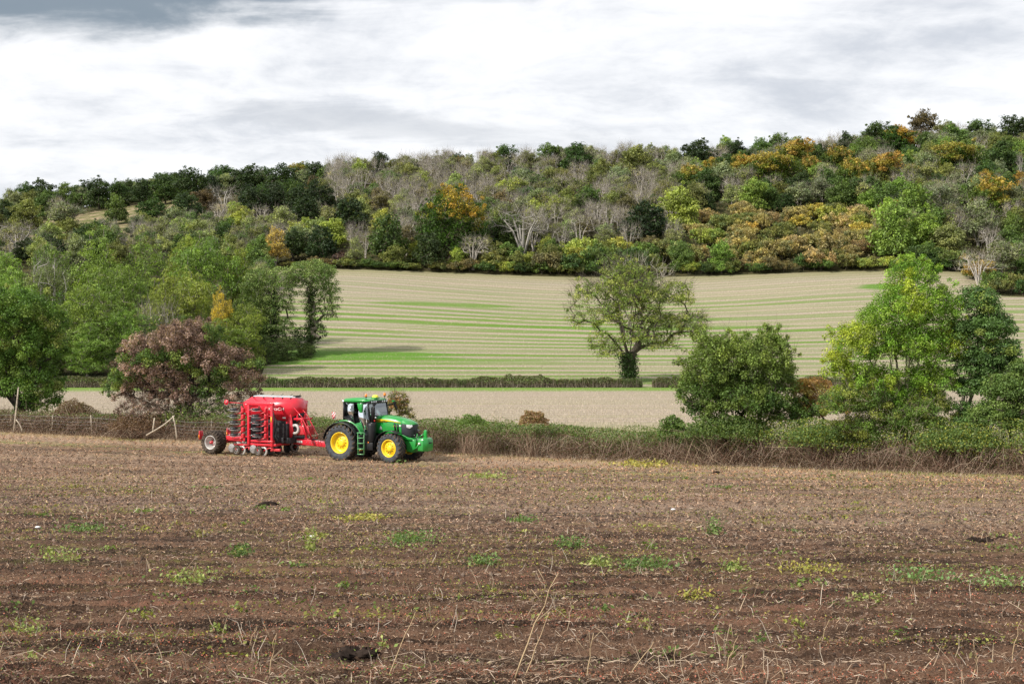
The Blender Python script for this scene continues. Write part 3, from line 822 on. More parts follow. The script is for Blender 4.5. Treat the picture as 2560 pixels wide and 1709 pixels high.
for i, (g_, t_, sd_, am_) in enumerate([((0.06, 0.09, 0.014), (0.28, 0.19, 0.05), 0.3, -0.1), ((0.055, 0.085, 0.014), (0.25, 0.20, 0.05), -0.3, -0.05),
                                        ((0.08, 0.09, 0.018), (0.32, 0.19, 0.05), 0.1, 0.1), ((0.032, 0.07, 0.012), (0.34, 0.20, 0.035), 0.6, -0.35)]):
    R = rng(170 + i)
    PROTO['autumn'].append(tree_meshes('autumn', 270 + i, round_lobes(R, 9, 4.9, 9.8, 0.1), [[(0, 0, 0), (0.1, 0, 1.6), (0, 0.1, 3.6), (0, 0, 6)]],
                                       115, 1.1, 62, 0.24, autumn_pal(g_, t_, sd_, am_), tip=0.05, base_r=0.35, step=1.6, k=4, flat=0.66, shell=0.31, up=0.4, sprigs=14))
# tints
TG = {
    'dark green': (0.036, 0.060, 0.018), 'deep green': (0.050, 0.090, 0.020), 'mid green': (0.085, 0.135, 0.026), 'olive': (0.145, 0.155, 0.040),
    'yellow-green': (0.25, 0.28, 0.04), 'bright green': (0.16, 0.235, 0.035), 'grey-green': (0.17, 0.195, 0.10), 'pale green': (0.21, 0.235, 0.08),
    'yellow': (0.40, 0.35, 0.035), 'golden': (0.36, 0.26, 0.04), 'tan': (0.27, 0.215, 0.085), 'rust-tan': (0.235, 0.165, 0.085), 'brown-olive': (0.14, 0.115, 0.05),
    'purple-brown': (0.085, 0.05, 0.045), 'blackish': (0.026, 0.044, 0.016), 'brown': (0.09, 0.065, 0.03),
}
def P_(dx): return dx * 1.0898
forest = []      # dicts: u, y, x, z, kind, tint name, h, w (metres), hand flag
def put_px(cx, top, wd, bot, kind, tint, var=0, depth=None, hand=True):
    """a tree whose crown spans these photo rows (coordinates of the 2349-wide view)"""
    px, pt, pw, pb = P_(cx), P_(top), P_(wd), P_(bot)
    if depth is None:
        pb = max(pb, pt + (0.85 if kind not in ('bare',) else 1.0) * pw)
        x, y, z = ray_hit(px, pb, 210)
        ymax = float(Yridge((px - 1280) / F)) - 2
        if y > ymax: y = ymax; x = (px - 1280) / F * y; z = Hs(x, y)
    else: y = depth; x = (px - 1280) / F * y; z = Hs(x, y)
    h = ZC + (HOR - pt) / F * y - z
    forest.append(dict(x=x, y=y, z=z, kind=kind, tint=tint, h=h, w=pw / F * y, var=var, hand=hand))
HAND = [
 (1035, 425, 200, 575, 'big', 'white', 0), (632, 518, 78, 612, 'fine', 'golden', 0), (735, 515, 84, 603, 'yew', 'blackish', 0), (672, 522, 78, 598, 'yew', 'dark green', 1),
 (1482, 460, 115, 552, 'yew', 'blackish', 2), (1560, 428, 104, 532, 'broad', 'yellow-green', 0), (1575, 378, 86, 440, 'autumn', 'white', 0), (1822, 320, 98, 380, 'autumn', 'white', 2),
 (1780, 345, 120, 440, 'autumn', 'white', 1), (1912, 335, 92, 395, 'autumn', 'white', 0), (2026, 350, 96, 448, 'autumn', 'white', 2), (1948, 362, 84, 450, 'autumn', 'white', 0),
 (2116, 256, 78, 318, 'broad', 'brown', 1), (2010, 281, 74, 340, 'broad', 'deep green', 2), (2062, 286, 92, 352, 'autumn', 'white', 3), (2092, 420, 100, 545, 'broad', 'bright green', 3),
 (2045, 458, 110, 595, 'broad', 'bright green', 4), (2268, 405, 125, 488, 'autumn', 'white', 0), (2200, 322, 118, 425, 'autumn', 'white', 1), (2292, 326, 92, 408, 'broad', 'deep green', 5),
 (2176, 510, 92, 596, 'broad', 'pale green', 0), (2242, 455, 112, 565, 'fine', 'grey-green', 0), (2165, 412, 104, 520, 'fine', 'grey-green', 1), (1655, 553, 66, 628, 'broad', 'bright green', 1),
 (1562, 553, 62, 625, 'broad', 'mid green', 2), (888, 487, 96, 606, 'yew', 'deep green', 0), (985, 530, 84, 618, 'yew', 'dark green', 1), (766, 500, 78, 565, 'broad', 'yellow-green', 3),
 (876, 480, 62, 552, 'broad', 'yellow-green', 4), (545, 485, 72, 545, 'broad', 'yellow-green', 5), (652, 470, 84, 545, 'fine', 'pale green', 2), (512, 518, 56, 560, 'broad', 'yellow', 0),
 (160, 502, 64, 550, 'broad', 'olive', 1), (1157, 333, 60, 385, 'broad', 'deep green', 2), (872, 348, 54, 392, 'broad', 'dark green', 3), (735, 418, 92, 480, 'yew', 'blackish', 2),
 (700, 448, 84, 505, 'yew', 'blackish', 0), (800, 452, 92, 508, 'yew', 'blackish', 1), (650, 374, 94, 455, 'yew', 'dark green', 2), (688, 372, 52, 420, 'autumn', 'white', 1),
 (268, 445, 58, 514, 'broad', 'mid green', 4), (100, 413, 66, 450, 'broad', 'dark green', 5), (228, 410, 84, 462, 'broad', 'dark green', 0), (514, 425, 64, 480, 'bare', 'pale', 0),
 (614, 404, 18, 440, 'bare', 'pale', 1), (1200, 470, 118, 575, 'bare', 'pale', 2), (1085, 538, 66, 618, 'bare', 'grey', 3), (2066, 315, 36, 362, 'bare', 'pale', 4), (2343, 350, 26, 440, 'bare', 'pale', 1),
 (815, 540, 50, 612, 'fine', 'pale green', 0), (905, 562, 62, 615, 'broad', 'olive', 2), (1255, 330, 60, 372, 'broad', 'mid green', 1), (1320, 328, 80, 372, 'broad', 'deep green', 3),
 (1455, 336, 90, 378, 'broad', 'olive', 4), (1600, 322, 90, 368, 'broad', 'dark green', 5), (1690, 322, 60, 362, 'broad', 'dark green', 0), (1745, 318, 70, 362, 'broad', 'mid green', 1),
 (2240, 276, 70, 330, 'broad', 'deep green', 2), (2320, 266, 90, 330, 'broad', 'dark green', 3), (1940, 303, 36, 340, 'broad', 'dark green', 4), (1890, 318, 50, 352, 'bare', 'grey', 0),
 (2295, 548, 110, 632, 'fine', 'grey-green', 1), (2245, 575, 80, 640, 'bare', 'grey', 2), (1885, 405, 76, 478, 'fine', 'grey-green', 2), (1800, 440, 54, 490, 'yew', 'dark green', 0),
 (1675, 420, 56, 480, 'fine', 'pale green', 1), (1620, 440, 44, 490, 'yew', 'dark green', 1), (440, 388, 100, 450, 'broad', 'dark green', 1), (380, 400, 80, 460, 'broad', 'deep green', 2),
 (330, 410, 70, 462, 'broad', 'dark green', 3), (520, 382, 70, 440, 'broad', 'deep green', 4), (570, 380, 80, 445, 'broad', 'dark green', 5), (430, 440, 90, 490, 'yew', 'dark green', 0),
 (590, 430, 90, 478, 'yew', 'blackish', 1), (350, 455, 80, 498, 'broad', 'deep green', 0), (470, 436, 70, 486, 'broad', 'brown', 2), (640, 430, 70, 482, 'yew', 'blackish', 2),
 (60, 420, 60, 455, 'broad', 'deep green', 1), (150, 420, 70, 460, 'broad', 'mid green', 2), (190, 425, 60, 470, 'broad', 'deep green', 3), (25, 432, 60, 470, 'fine', 'olive', 0),
 (145, 458, 110, 520, 'fine', 'grey-green', 1), (60, 460, 90, 520, 'broad', 'olive', 4), (40, 510, 90, 570, 'bare', 'grey', 1), (100, 520, 70, 575, 'fine', 'grey-green', 2), (60, 545, 70, 590, 'yew', 'dark green', 2),
 (130, 545, 60, 585, 'yew', 'blackish', 0),
]
for h_ in HAND: put_px(*h_)
for f_ in forest:
    f_['d0'] = True
# zone filling
def zone(dx, dy, R):
    """kind, tint, height range for a fill tree seen at (dx,dy) of the 2349-wide view"""
    r = R.random()
    n_ = float(vnoise(np.array([dx / 60.0]), np.array([dy / 28.0]), 77)[0])
    if 1575 < dx < 2010 and 468 < dy < 592: 
        return ('bush', R.choice(['tan', 'rust-tan', 'tan', 'olive', 'yellow-green', 'golden'], p=[.32, .12, .10, .34, .09, .03]), 2.4, 5.6)
    if dx > 1560 and dy >= 560: return ('bush' if r < .7 else 'broad', R.choice(['olive', 'mid green', 'yellow-green', 'deep green', 'golden'], p=[.35, .2, .15, .25, .05]), 4.0, 6.0)
    if dx > 930 and dy >= 560: return ('bush' if r < .55 else 'broad', R.choice(['olive', 'mid green', 'deep green', 'yellow-green', 'brown-olive'], p=[.35, .22, .2, .13, .1]), 4.5, 7.0)
    if 780 <= dx <= 930 and dy > 560: return ('bush', R.choice(['olive', 'deep green', 'purple-brown']), 2.5, 4.0)
    if dx <= 330: 
        if r < .3: return ('bare', 'grey', 6, 8.5)
        return ('fine' if r < .6 else 'broad', R.choice(['olive', 'grey-green', 'deep green', 'dark green', 'mid green']), 6, 9)
    if 330 < dx < 730 and dy < 480: 
        if r < .12: return ('bare', 'grey', 6, 8.5)
        return ('yew' if r < .45 else 'broad', R.choice(['dark green', 'deep green', 'blackish', 'brown', 'mid green'], p=[.32, .28, .2, .08, .12]), 7, 10)
    if 330 < dx < 930 and dy >= 480:
        if r < .25: return ('bare', 'grey', 6, 8)
        return ('fine' if r < .75 else 'broad', R.choice(['pale green', 'grey-green', 'olive', 'yellow-green', 'mid green']), 6, 8.5)
    if 690 < dx < 1580:
        if n_ < 0.58: 
            if r < .62: return ('bare', 'grey', 7, 10)
            return ('fine' if r < .9 else 'broad', R.choice(['grey-green', 'olive', 'olive', 'pale green', 'brown-olive']), 6.5, 9)
        return ('fine' if r < .6 else 'broad', R.choice(['olive', 'olive', 'yellow-green', 'mid green', 'grey-green', 'deep green'], p=[.3, .1, .1, .2, .2, .1]), 7, 9.5)
    # right part
    if r < .16: return ('bare', 'grey', 7, 10)
    if r < .36: return ('fine', R.choice(['grey-green', 'pale green', 'olive']), 7, 10)
    if r < .46: return ('autumn', 'white', 7.5, 10)
    return ('broad', R.choice(['mid green', 'deep green', 'olive', 'dark green', 'grey-green', 'bright green'], p=[.26, .22, .24, .1, .1, .08]), 7, 10.5)
R = rng(9)
hand = list(forest)
fill = []
yy_ = 341.0
while yy_ < 512:
    sp = 6.0 if yy_ < 352 else (6.6 if yy_ < 420 else 7.4)
    for uu in np.arange(-0.385, 0.40, sp / yy_):
        u = uu + R.normal() * 0.25 * sp / yy_; y = yy_ + R.normal() * 0.28 * sp
        if u > 0.08 and y < 400: y += (R.random() - .5) * sp * 1.1; u += (R.random() - .5) * sp * .8 / y
        if y < float(Yfield(u)) + 2.5 and u > -0.17: y = float(Yfield(u)) + 2.5 + R.random() * 2
        if y > float(Yridge(u)) + 12: continue
        x = u * y; z = Hs(x, y)
        if ((x + 122) / 32) ** 2 + ((y - 435) / 56) ** 2 < 1: continue
        dx = (u * F + 1280) / 1.0898; dy = (HOR - (z + 3.5 - ZC) / y * F) / 1.0898
        kd, tn, h0, h1 = zone(dx, dy, R)
        h = h0 + (h1 - h0) * R.random()
        wd = h * (0.95 if kd in ('broad', 'autumn', 'fine') else 0.62 if kd == 'bare' else 0.85 if kd == 'yew' else 1.5) * (0.85 + 0.3 * R.random())
        if kd == 'bush': wd = min(wd, 7.5)
        ok = True
        for t_ in hand:
            if abs(y - t_['y']) < 14 and math.hypot(x - t_['x'], y - t_['y']) < 0.30 * (t_['w'] + wd): ok = False; break
            # do not hide a measured tree behind a nearer filler
            if y < t_['y'] and y > t_['y'] - 45 and abs(u - t_['x'] / t_['y']) < 0.5 * t_['w'] / t_['y']:
                topm = (z + h - ZC) / y; low = (t_['z'] - ZC) / t_['y']; hi = (t_['z'] + t_['h'] - ZC) / t_['y']
                if topm > low + 0.55 * (hi - low): ok = False; break
        if not ok: continue
        fill.append(dict(x=x, y=y, z=z, kind=kd, tint=tn, h=h, w=wd, var=int(R.integers(0, 60)), hand=False))
    yy_ += sp * 0.92
for uu in np.arange(-0.385, 0.40, 0.0085):      # trees crowding the crest
    for dyr in (-10.0, 3.0):
        u = uu + R.normal() * .003; y = float(Yridge(u)) + dyr + R.normal() * 2; x = u * y
        dxx = (u * F + 1280) / 1.0898
        kd = R.choice(['broad', 'fine', 'bare'], p=[.3, .3, .4] if 690 < dxx < 1600 else [.6, .3, .1])
        fill.append(dict(x=x, y=y, z=Hs(x, y), kind=kd, tint='grey' if kd == 'bare' else R.choice(['deep green', 'dark green', 'olive', 'grey-green', 'mid green']), h=(6.0 if kd != 'bush' else 4.2) + 2.2 * R.random(), w=(7.5 if kd != 'bare' else 5) * (.8 + .4 * R.random()), var=int(R.integers(0, 60)), hand=False))
# strip of low shrubs right along the top of the field, and the nearer strip at the far right
for uu in np.arange(0.318, 0.40, 0.011):
    y = float(Yfield(uu)) + 3 + R.random() * 3; x = uu * y
    fill.append(dict(x=x, y=y, z=Hs(x, y), kind='bush', tint=R.choice(['olive', 'mid green', 'golden', 'yellow-green']), h=3.5 + 2 * R.random(), w=5.5, var=int(R.integers(0, 60)), hand=False))
for yq in np.arange(238, 372, 7.0):       # trees standing along the left side of the hill field
    for uq in (-0.180, -0.200, -0.225, -0.255, -0.29, -0.33, -0.37):
        if yq < 268 and uq < -0.19: continue
        u = uq + R.normal() * .005; y = yq + R.normal() * 2; x = u * y
        fill.append(dict(x=x, y=y, z=Hs(x, y), kind=R.choice(['broad', 'fine', 'yew', 'bare'], p=[.5, .25, .15, .1]), tint=R.choice(['mid green', 'olive', 'deep green', 'pale green']) , h=5.5 + 3 * R.random(), w=6 + 2 * R.random(), var=int(R.integers(0, 60)), hand=False))
        if fill[-1]['kind'] == 'bare': fill[-1]['tint'] = 'grey'; fill[-1]['w'] = 5
for uu in np.arange(-0.155, 0.40, 0.0125):
    u = uu + R.normal() * 0.003
    y = float(Yfield(u)) + 1.6 + R.random() * 1.2; x = u * y
    left = u < -0.04
    fill.append(dict(x=x, y=y, z=Hs(x, y), kind='bush', tint=R.choice(['olive', 'mid green', 'deep green', 'brown-olive', 'yellow-green'], p=[.35, .2, .2, .15, .1]),
                     h=(1.6 if left else 2.6) + 1.4 * R.random(), w=4.2 + 1.5 * R.random(), var=int(R.integers(0, 60)), hand=False))
forest += fill
# ---- the big mixed wood at the left of the valley (measured crowns, base set by distance)
WOODL = [  # cx, top, width, depth, kind, tint, var
 (18, 575, 150, 252, 'broad', 'mid green', 1), (120, 556, 160, 250, 'fine', 'mid green', 2), (225, 534, 190, 248, 'broad', 'mid green', 3), (330, 540, 150, 252, 'fine', 'mid green', 0),
 (410, 560, 130, 246, 'broad', 'olive', 5), (480, 536, 180, 236, 'broad', 'mid green', 0), (548, 566, 120, 240, 'broad', 'olive', 1), (20, 625, 170, 214, 'broad', 'mid green', 4),
 (105, 600, 130, 226, 'fine', 'grey-green', 1), (285, 600, 150, 226, 'broad', 'mid green', 2), (190, 650, 190, 206, 'broad', 'mid green', 5), (370, 640, 150, 213, 'broad', 'olive', 3),
 (440, 615, 190, 217, 'broad', 'olive', 4), (505, 655, 62, 209, 'fine', 'golden', 2), (560, 690, 120, 209, 'broad', 'olive', 0), (40, 700, 140, 203, 'broad', 'mid green', 2),
 (200, 735, 130, 202, 'broad', 'mid green', 1), (510, 725, 160, 205, 'broad', 'mid green', 2), (300, 700, 140, 206, 'broad', 'mid green', 0), (430, 720, 130, 207, 'broad', 'deep green', 5),
 (575, 620, 90, 228, 'broad', 'deep green', 3), (350, 745, 110, 204, 'bush', 'deep green', 1), (90, 770, 120, 201, 'bush', 'deep green', 0),
]
R = rng(180)
PROTO['big'] = [tree_meshes('big_tree', 280, round_lobes(R, 14, 4.9, 9.8, 0.1), [[(0, 0, 0), (0.1, 0, 1.6), (0, 0.1, 3.6), (0, 0, 6)]], 300, 0.72, 75, 0.12,
                autumn_pal((0.045, 0.085, 0.014), (0.34, 0.20, 0.035), 0.55, -0.75), tip=0.03, base_r=0.35, step=1.3, k=4, flat=0.75, shell=0.3, up=0.4, sprigs=50)]
GREEN_W = {'mid green': (0.13, 0.19, 0.042), 'olive': (0.155, 0.18, 0.04), 'grey-green': (0.15, 0.18, 0.07), 'deep green': (0.075, 0.115, 0.026)}
for (cx, top, wd, dp, kd, tn, vr) in WOODL:
    px, pt, pw = P_(cx), P_(top), P_(wd)
    y = dp; x = (px - 1280) / F * y; z = Hs(x, y)
    forest.append(dict(x=x, y=y, z=z, kind='L' + kd, tint=tn, h=ZC + (HOR - pt) / F * y - z, w=pw / F * y, var=vr, hand=True))
forest.append(dict(x=(P_(112) - 1280) / F * 224, y=224, z=Hs(-68, 224), kind='bare', tint='pale', h=ZC + (HOR - P_(582)) / F * 224 - Hs(-68, 224), w=6.0, var=2, hand=True))
forest.append(dict(x=(P_(330) - 1280) / F * 200, y=206.5, z=Hs(-55, 200), kind='bare', tint='grey', h=ZC + (HOR - P_(690)) / F * 206 - Hs(-55, 200), w=5.5, var=0, hand=True))
# bigger, richer prototypes for that wood
PROTO['Lbroad'] = []
for i in range(4):
    R2 = rng(300 + i)
    PROTO['Lbroad'].append(tree_meshes('wood_ash', 310 + i, round_lobes(R2, 11, 4.6, 9.8, 0.3), [[(0, 0, 0), (0.15, 0, 1.6), (0.1, 0.1, 3.6), (-0.1, 0, 5.6)], [(0.1, 0, 1.4), (0.9, .3, 3.0), (1.5, .5, 5.2)]],
                                       210, 0.8, 85, 0.115, GREY, tip=0.02, base_r=0.22, step=1.2, k=5, sprigs=24, flat=0.55, shell=0.34, up=0.45, aspect=0.5, droop=0.25))
PROTO['Lfine'] = []
for i in range(2):
    R2 = rng(320 + i)
    PROTO['Lfine'].append(tree_meshes('wood_thin', 330 + i, round_lobes(R2, 8, 4.4, 9.8, 1.4), [[(0, 0, 0), (0.3, 0, 2), (0.5, 0.2, 5)], [(0.2, 0, 0), (-0.6, 0.2, 2.2), (-0.9, 0, 5)]],
                                      150, 0.8, 60, 0.115, GREY, tip=0.02, base_r=0.2, step=1.1, k=4, twigs=9, twig_len=0.7, twig_w=0.03, up=0.3, droop=0.2, shell=0.36))
PROTO['Lbush'] = PROTO['Lbroad']

# ---- visibility estimate so that wholly hidden fillers are left out
occ = np.zeros((342, 512), bool); GY, GX = np.mgrid[0:342, 0:512]
forest.sort(key=lambda t_: t_['y'])
for t_ in forest:
    cx = (t_['x'] / t_['y'] * F + 1280) / 5; s5 = F / t_['y'] / 5
    top = (HOR - (t_['z'] + t_['h'] - ZC) / t_['y'] * F) / 5; bot = (HOR - (t_['z'] - ZC) / t_['y'] * F) / 5
    a = t_['w'] * s5 / 2; b = (bot - top) / 2
    e = ((GX - cx) / max(a, .5)) ** 2 + ((GY - (top + bot) / 2) / max(b, .5)) ** 2 < 1
    vis = int((e & ~occ).sum()); t_['vis'] = vis
    if vis < (10 if not t_['hand'] else 3) : t_['vis'] = 0; continue
    if t_['kind'] != 'bare': occ |= ((GX - cx) / max(a * .8, .5)) ** 2 + ((GY - (top + (bot - top) * .42)) / max(b * .72, .5)) ** 2 < 1
forest = [t_ for t_ in forest if t_['vis'] > 0]

# ---- labels that single each tree out
XB = [(0, 160, 'at the far left of the hill'), (160, 330, 'around the dry grass bank'), (330, 480, 'above the brown-leaved tree'), (480, 620, 'above the red seed drill'), (620, 780, 'left of the tan hill field'),
      (780, 930, 'above the green tractor'), (930, 1120, 'around the big dark amber-topped tree'), (1120, 1290, 'above the middle of the field'), (1290, 1440, 'above the left half of the lone tree'),
      (1440, 1590, 'above the right half of the lone tree'), (1590, 1730, 'above the round hedgerow bush'), (1730, 1880, 'above the orange hedgerow shrub'), (1880, 2030, 'above the left side of the tall hedgerow tree'),
      (2030, 2180, 'above the right side of the tall hedgerow tree'), (2180, 2400, 'at the far right of the hill')]
KW = {'big': ('broad tree', 'tree'), 'broad': ('leafy tree', 'tree'), 'Lbroad': ('spreading leafy tree', 'tree'), 'Lfine': ('loose-crowned tree', 'tree'), 'Lbush': ('low leafy bush', 'shrub'), 'fine': ('twiggy tree', 'tree'),
      'yew': ('dense yew-like tree', 'tree'), 'bare': ('leafless tree', 'tree'), 'bush': ('shrub', 'shrub'), 'autumn': ('autumn tree', 'tree')}
AUT = ['orange-topped green', 'yellow-topped dark', 'orange', 'green amber-edged']
groups = {}
for t_ in forest:
    dx = (t_['x'] / t_['y'] * F + 1280) / 1.0898
    dy = (HOR - (t_['z'] + t_['h'] * .6 - ZC) / t_['y'] * F) / 1.0898
    xb = next((b_[2] for b_ in XB if b_[0] <= dx < b_[1]), XB[0][2] if dx < 0 else XB[-1][2])
    base = Yfield(t_['x'] / t_['y'])
    if t_['kind'][0] == 'L' or t_['y'] < 300: band = 'in the valley wood'
    else:
        k_ = (t_['y'] - float(base)) / (float(Yridge(t_['x'] / t_['y'])) - float(base))
        band = 'on the field edge' if k_ < .12 else 'low on the hill' if k_ < .38 else 'halfway up' if k_ < .62 else 'high up' if k_ < .84 else 'on the skyline'
    colw = 'biggest dark amber-topped' if t_['kind'] == 'big' else AUT[t_['var'] % 4] if t_['kind'] == 'autumn' else {'pale': 'bleached', 'grey': 'grey'}.get(t_['tint'], t_['tint'])
    t_['cw'] = colw; t_['dx'] = dx; t_['key'] = (colw, KW[t_['kind']][0], band, xb)
    groups.setdefault(t_['key'], []).append(t_)
ORD = ['leftmost', 'second', 'third', 'fourth', 'fifth', 'sixth', 'seventh', 'eighth', 'ninth', 'tenth', 'eleventh', 'twelfth']
NUMW = {2: 'two', 3: 'three', 4: 'four', 5: 'five', 6: 'six', 7: 'seven', 8: 'eight', 9: 'nine', 10: 'ten', 11: 'eleven', 12: 'twelve'}
for key, lst in groups.items():
    lst.sort(key=lambda t_: t_['dx'])
    cw, kw, band, xb = key
    for i, t_ in enumerate(lst):
        n_ = len(lst)
        if n_ == 1: lb = '%s %s %s %s' % (cw, kw, band, xb)
        elif n_ == 2: lb = '%s of two, %s %s %s %s' % (('left', 'right')[i], cw, kw, band, xb)
        elif n_ > 12 and i >= n_ // 2: lb = '%s of %d, %s %s %s %s' % ('rightmost' if i == n_ - 1 else ORD[min(n_ - 1 - i, 11)] + ' from right', n_, cw, kw, band, xb)
        else: lb = '%s of %s, %s %s %s %s' % (ORD[min(i, 11)] if i == 0 else ('rightmost' if i == n_ - 1 else ORD[min(i, 11)] ), NUMW.get(n_, str(n_)), cw, kw, band, xb)
        ws = lb.split()
        while len(ws) > 16 and 'the' in ws: ws.remove('the')
        t_['label'] = ' '.join(ws[:16])
NAMES = {'big': 'broadleaf_tree', 'broad': 'broadleaf_tree', 'Lbroad': 'woodland_tree', 'Lfine': 'woodland_tree', 'Lbush': 'shrub', 'fine': 'thin_tree', 'yew': 'yew_tree', 'bare': 'bare_tree', 'bush': 'shrub', 'autumn': 'autumn_tree'}
GRP = {'big': 'leafy trees of the hillside wood', 'broad': 'leafy trees of the hillside wood', 'Lbroad': 'trees of the valley wood', 'Lfine': 'trees of the valley wood', 'Lbush': 'bushes of the valley wood', 'fine': 'twiggy trees of the hillside wood',
       'yew': 'dark yews of the hillside wood', 'bare': 'leafless trees of the hillside wood', 'bush': 'shrubs along the hillside', 'autumn': 'autumn-coloured trees of the hillside wood'}
R = rng(44)
for t_ in forest:
    plist = PROTO[t_['kind']]; tm, cm = plist[t_['var'] % len(plist)]
    kd = t_['kind']
    if kd == 'bare' and t_['tint'] == 'pale' and t_['y'] < 300: tm, cm = PROTO['snag'][t_['var'] % 3]
    refw = {'big': 10.8, 'snag': 6.6, 'broad': 9.6, 'Lbroad': 9.8, 'Lbush': 9.8, 'Lfine': 9.0, 'fine': 8.6, 'yew': 8.4, 'bare': 6.2, 'bush': 8.6, 'autumn': 10.6}[kd]
    refh = {'bush': 4.9, 'yew': 9.0, 'bare': 10.2, 'snag': 10.2}.get(kd, 10.2)
    sw = t_['w'] / refw; sh = t_['h'] / refh
    if t_['tint'] == 'white': tint = np.array([1, 1, 1.0])
    elif kd == 'bare': tint = np.array([1, 1, 1.0])
    elif kd[0] == 'L' and t_['tint'] in GREEN_W: tint = np.array(GREEN_W[t_['tint']])
    else: tint = np.array(TG[t_['tint']])
    if kd[0] != 'L': tint = tint * .84 + .16 * tint.mean()
    tint = tint * (0.86 + 0.28 * R.random()) * (1 + (R.random(3) - 0.5) * 0.12)
    bark = BARK_BROWN
    if kd == 'bare': bark = (0.38, 0.355, 0.315) if t_['tint'] == 'pale' else tuple(np.array((0.46, 0.42, 0.37)) * (0.7 + 0.4 * R.random()))
    elif kd == 'fine': bark = (0.34, 0.31, 0.26)
    elif kd == 'Lfine' or kd == 'Lbroad': bark = (0.21, 0.185, 0.15)
    rz_ = R.random() * 6.28 if not (kd == 'autumn' and t_['hand']) else 0
    stand_tree(NAMES[kd], t_['label'], KW[kd][1], (t_['x'], t_['y'], t_['z'] - 0.15), tm, cm if not (kd == 'bare' and t_['tint'] == 'pale') else None, bark, tint, rz_,
               (sw, sw, sh), GRP[kd])
# undergrowth between and behind the hillside trees
R = rng(46); n = 90000; u = -0.40 + 0.82 * R.random(n); yr_ = Yridge(u); cr_ = R.random(n) < .45
y = np.where(cr_, yr_ - 3 + 9 * R.random(n), Yfield(u) + 3 + R.random(n) * (yr_ - Yfield(u) - 3)); x = u * y
k = cr_ | (((x + 122) / 34) ** 2 + ((y - 435) / 60) ** 2 > 1); u, y, x, cr_ = u[k], y[k], x[k], cr_[k]; n = len(x)
ht = np.where(cr_, 4.2, 1.9) * (0.5 + 0.9 * fbm(x * .12, y * .12, 3, 47)) * R.random(n) ** .8
V, Q = leaf_quads(np.stack([x, y, H(x, y) + ht], 1), np.where(cr_, .36, .30) * (.6 + .8 * R.random(n)), R, .4)
c_ = np.array([(0.05, 0.075, 0.022), (0.085, 0.10, 0.032), (0.10, 0.085, 0.045), (0.035, 0.055, 0.018)])[np.minimum((fbm(x * .05, y * .08, 3, 48) * 6.5 - 1.2).astype(int).clip(0, 3), 3)] * (.6 + .8 * R.random((n, 1)))
mb = MB(); mb.add(V, Q=Q, C=np.repeat(c_, 4, 0)); o = mb.build('undergrowth', M_LEAF); tag(o, 'low undergrowth filling the gaps between the hillside trees and along the crest', 'undergrowth', kind='stuff')

# ------------------------------------------------------------------ lone and hedgerow trees (built one by one)
def px_at(cx, cy, y):
    """photo position of the 2349-wide view at a given depth -> world x, z"""
    return (P_(cx) - 1280) / F * y, ZC + (HOR - P_(cy)) / F * y
def lob(cx, cy, y, rx, ry, x0, z0, dy=0.0, rdepth=None):
    """a crown lobe given by its outline in the photo: local centre and radii in metres"""
    X, Z = px_at(cx, cy, y)
    a = P_(rx) / F * y; b = P_(ry) / F * y
    return (X - x0, dy, Z - z0, a, rdepth if rdepth else a, b)
# the lone old ash behind the low hedge
y = 196.0; x0, _z = px_at(1443, 868, y); z0 = Hs(x0, y)
L = [lob(1440, 660, y, 75, 60, x0, z0), lob(1360, 680, y, 48, 40, x0, z0), lob(1340, 735, y, 30, 40, x0, z0), lob(1530, 680, y, 58, 45, x0, z0), lob(1560, 740, y, 60, 30, x0, z0),
     lob(1380, 790, y, 28, 40, x0, z0), lob(1400, 730, y, 50, 40, x0, z0), lob(1490, 740, y, 60, 40, x0, z0), lob(1465, 690, y, 60, 50, x0, z0, -2), lob(1465, 690, y, 60, 50, x0, z0, 2.5), lob(1580, 760, y, 34, 18, x0, z0), lob(1398, 800, y, 36, 28, x0, z0), lob(1512, 785, y, 44, 26, x0, z0), lob(1465, 775, y, 50, 24, x0, z0, -1), lob(1440, 640, y, 66, 44, x0, z0)]
sf = 1 / F * y * 1.0898
stems = [[(0, 0, 0), (0.05, 0, 2.1), (-0.2, 0, 4.0), (-0.75, 0, 5.9), (-1.3, 0.2, 8.5), (-1.7, 0.3, 11)], [(0.05, 0, 2.4), (0.6, -.2, 4.2), (1.7, -.4, 6.2), (3.4, 0.1, 8.2)], [(0, 0.1, 3.0), (0.35, 0.3, 5.6), (0.8, 0.4, 9), (1.2, 0.6, 12.5)],
         [(-.1, 0, 3.2), (-1.4, .2, 5.0), (-3.0, .1, 6.8)]]
pal = lambda P, R: pal_list([(0.20, 0.24, 0.05), (0.16, 0.21, 0.045), (0.27, 0.285, 0.08), (0.12, 0.165, 0.04)])(P, R)
tm, cm = tree_meshes('lone_ash', 501, L, stems, 430, 0.88, 72, 0.135, pal, sprigs=90, tip=0.025, base_r=0.52, step=0.9, twigs=10, twig_len=1.2, twig_w=0.04, leafiness=1, k=6, up=0.3, droop=0.25, shell=0.42, ivy=5200, ivy_low=True, aspect=0.42)
stand_tree('lone_tree', 'old spreading thin-crowned tree with ivy on its trunk standing alone behind the low dark hedge', 'tree', (x0, y, z0 - .1), tm, cm, (0.085, 0.072, 0.055))
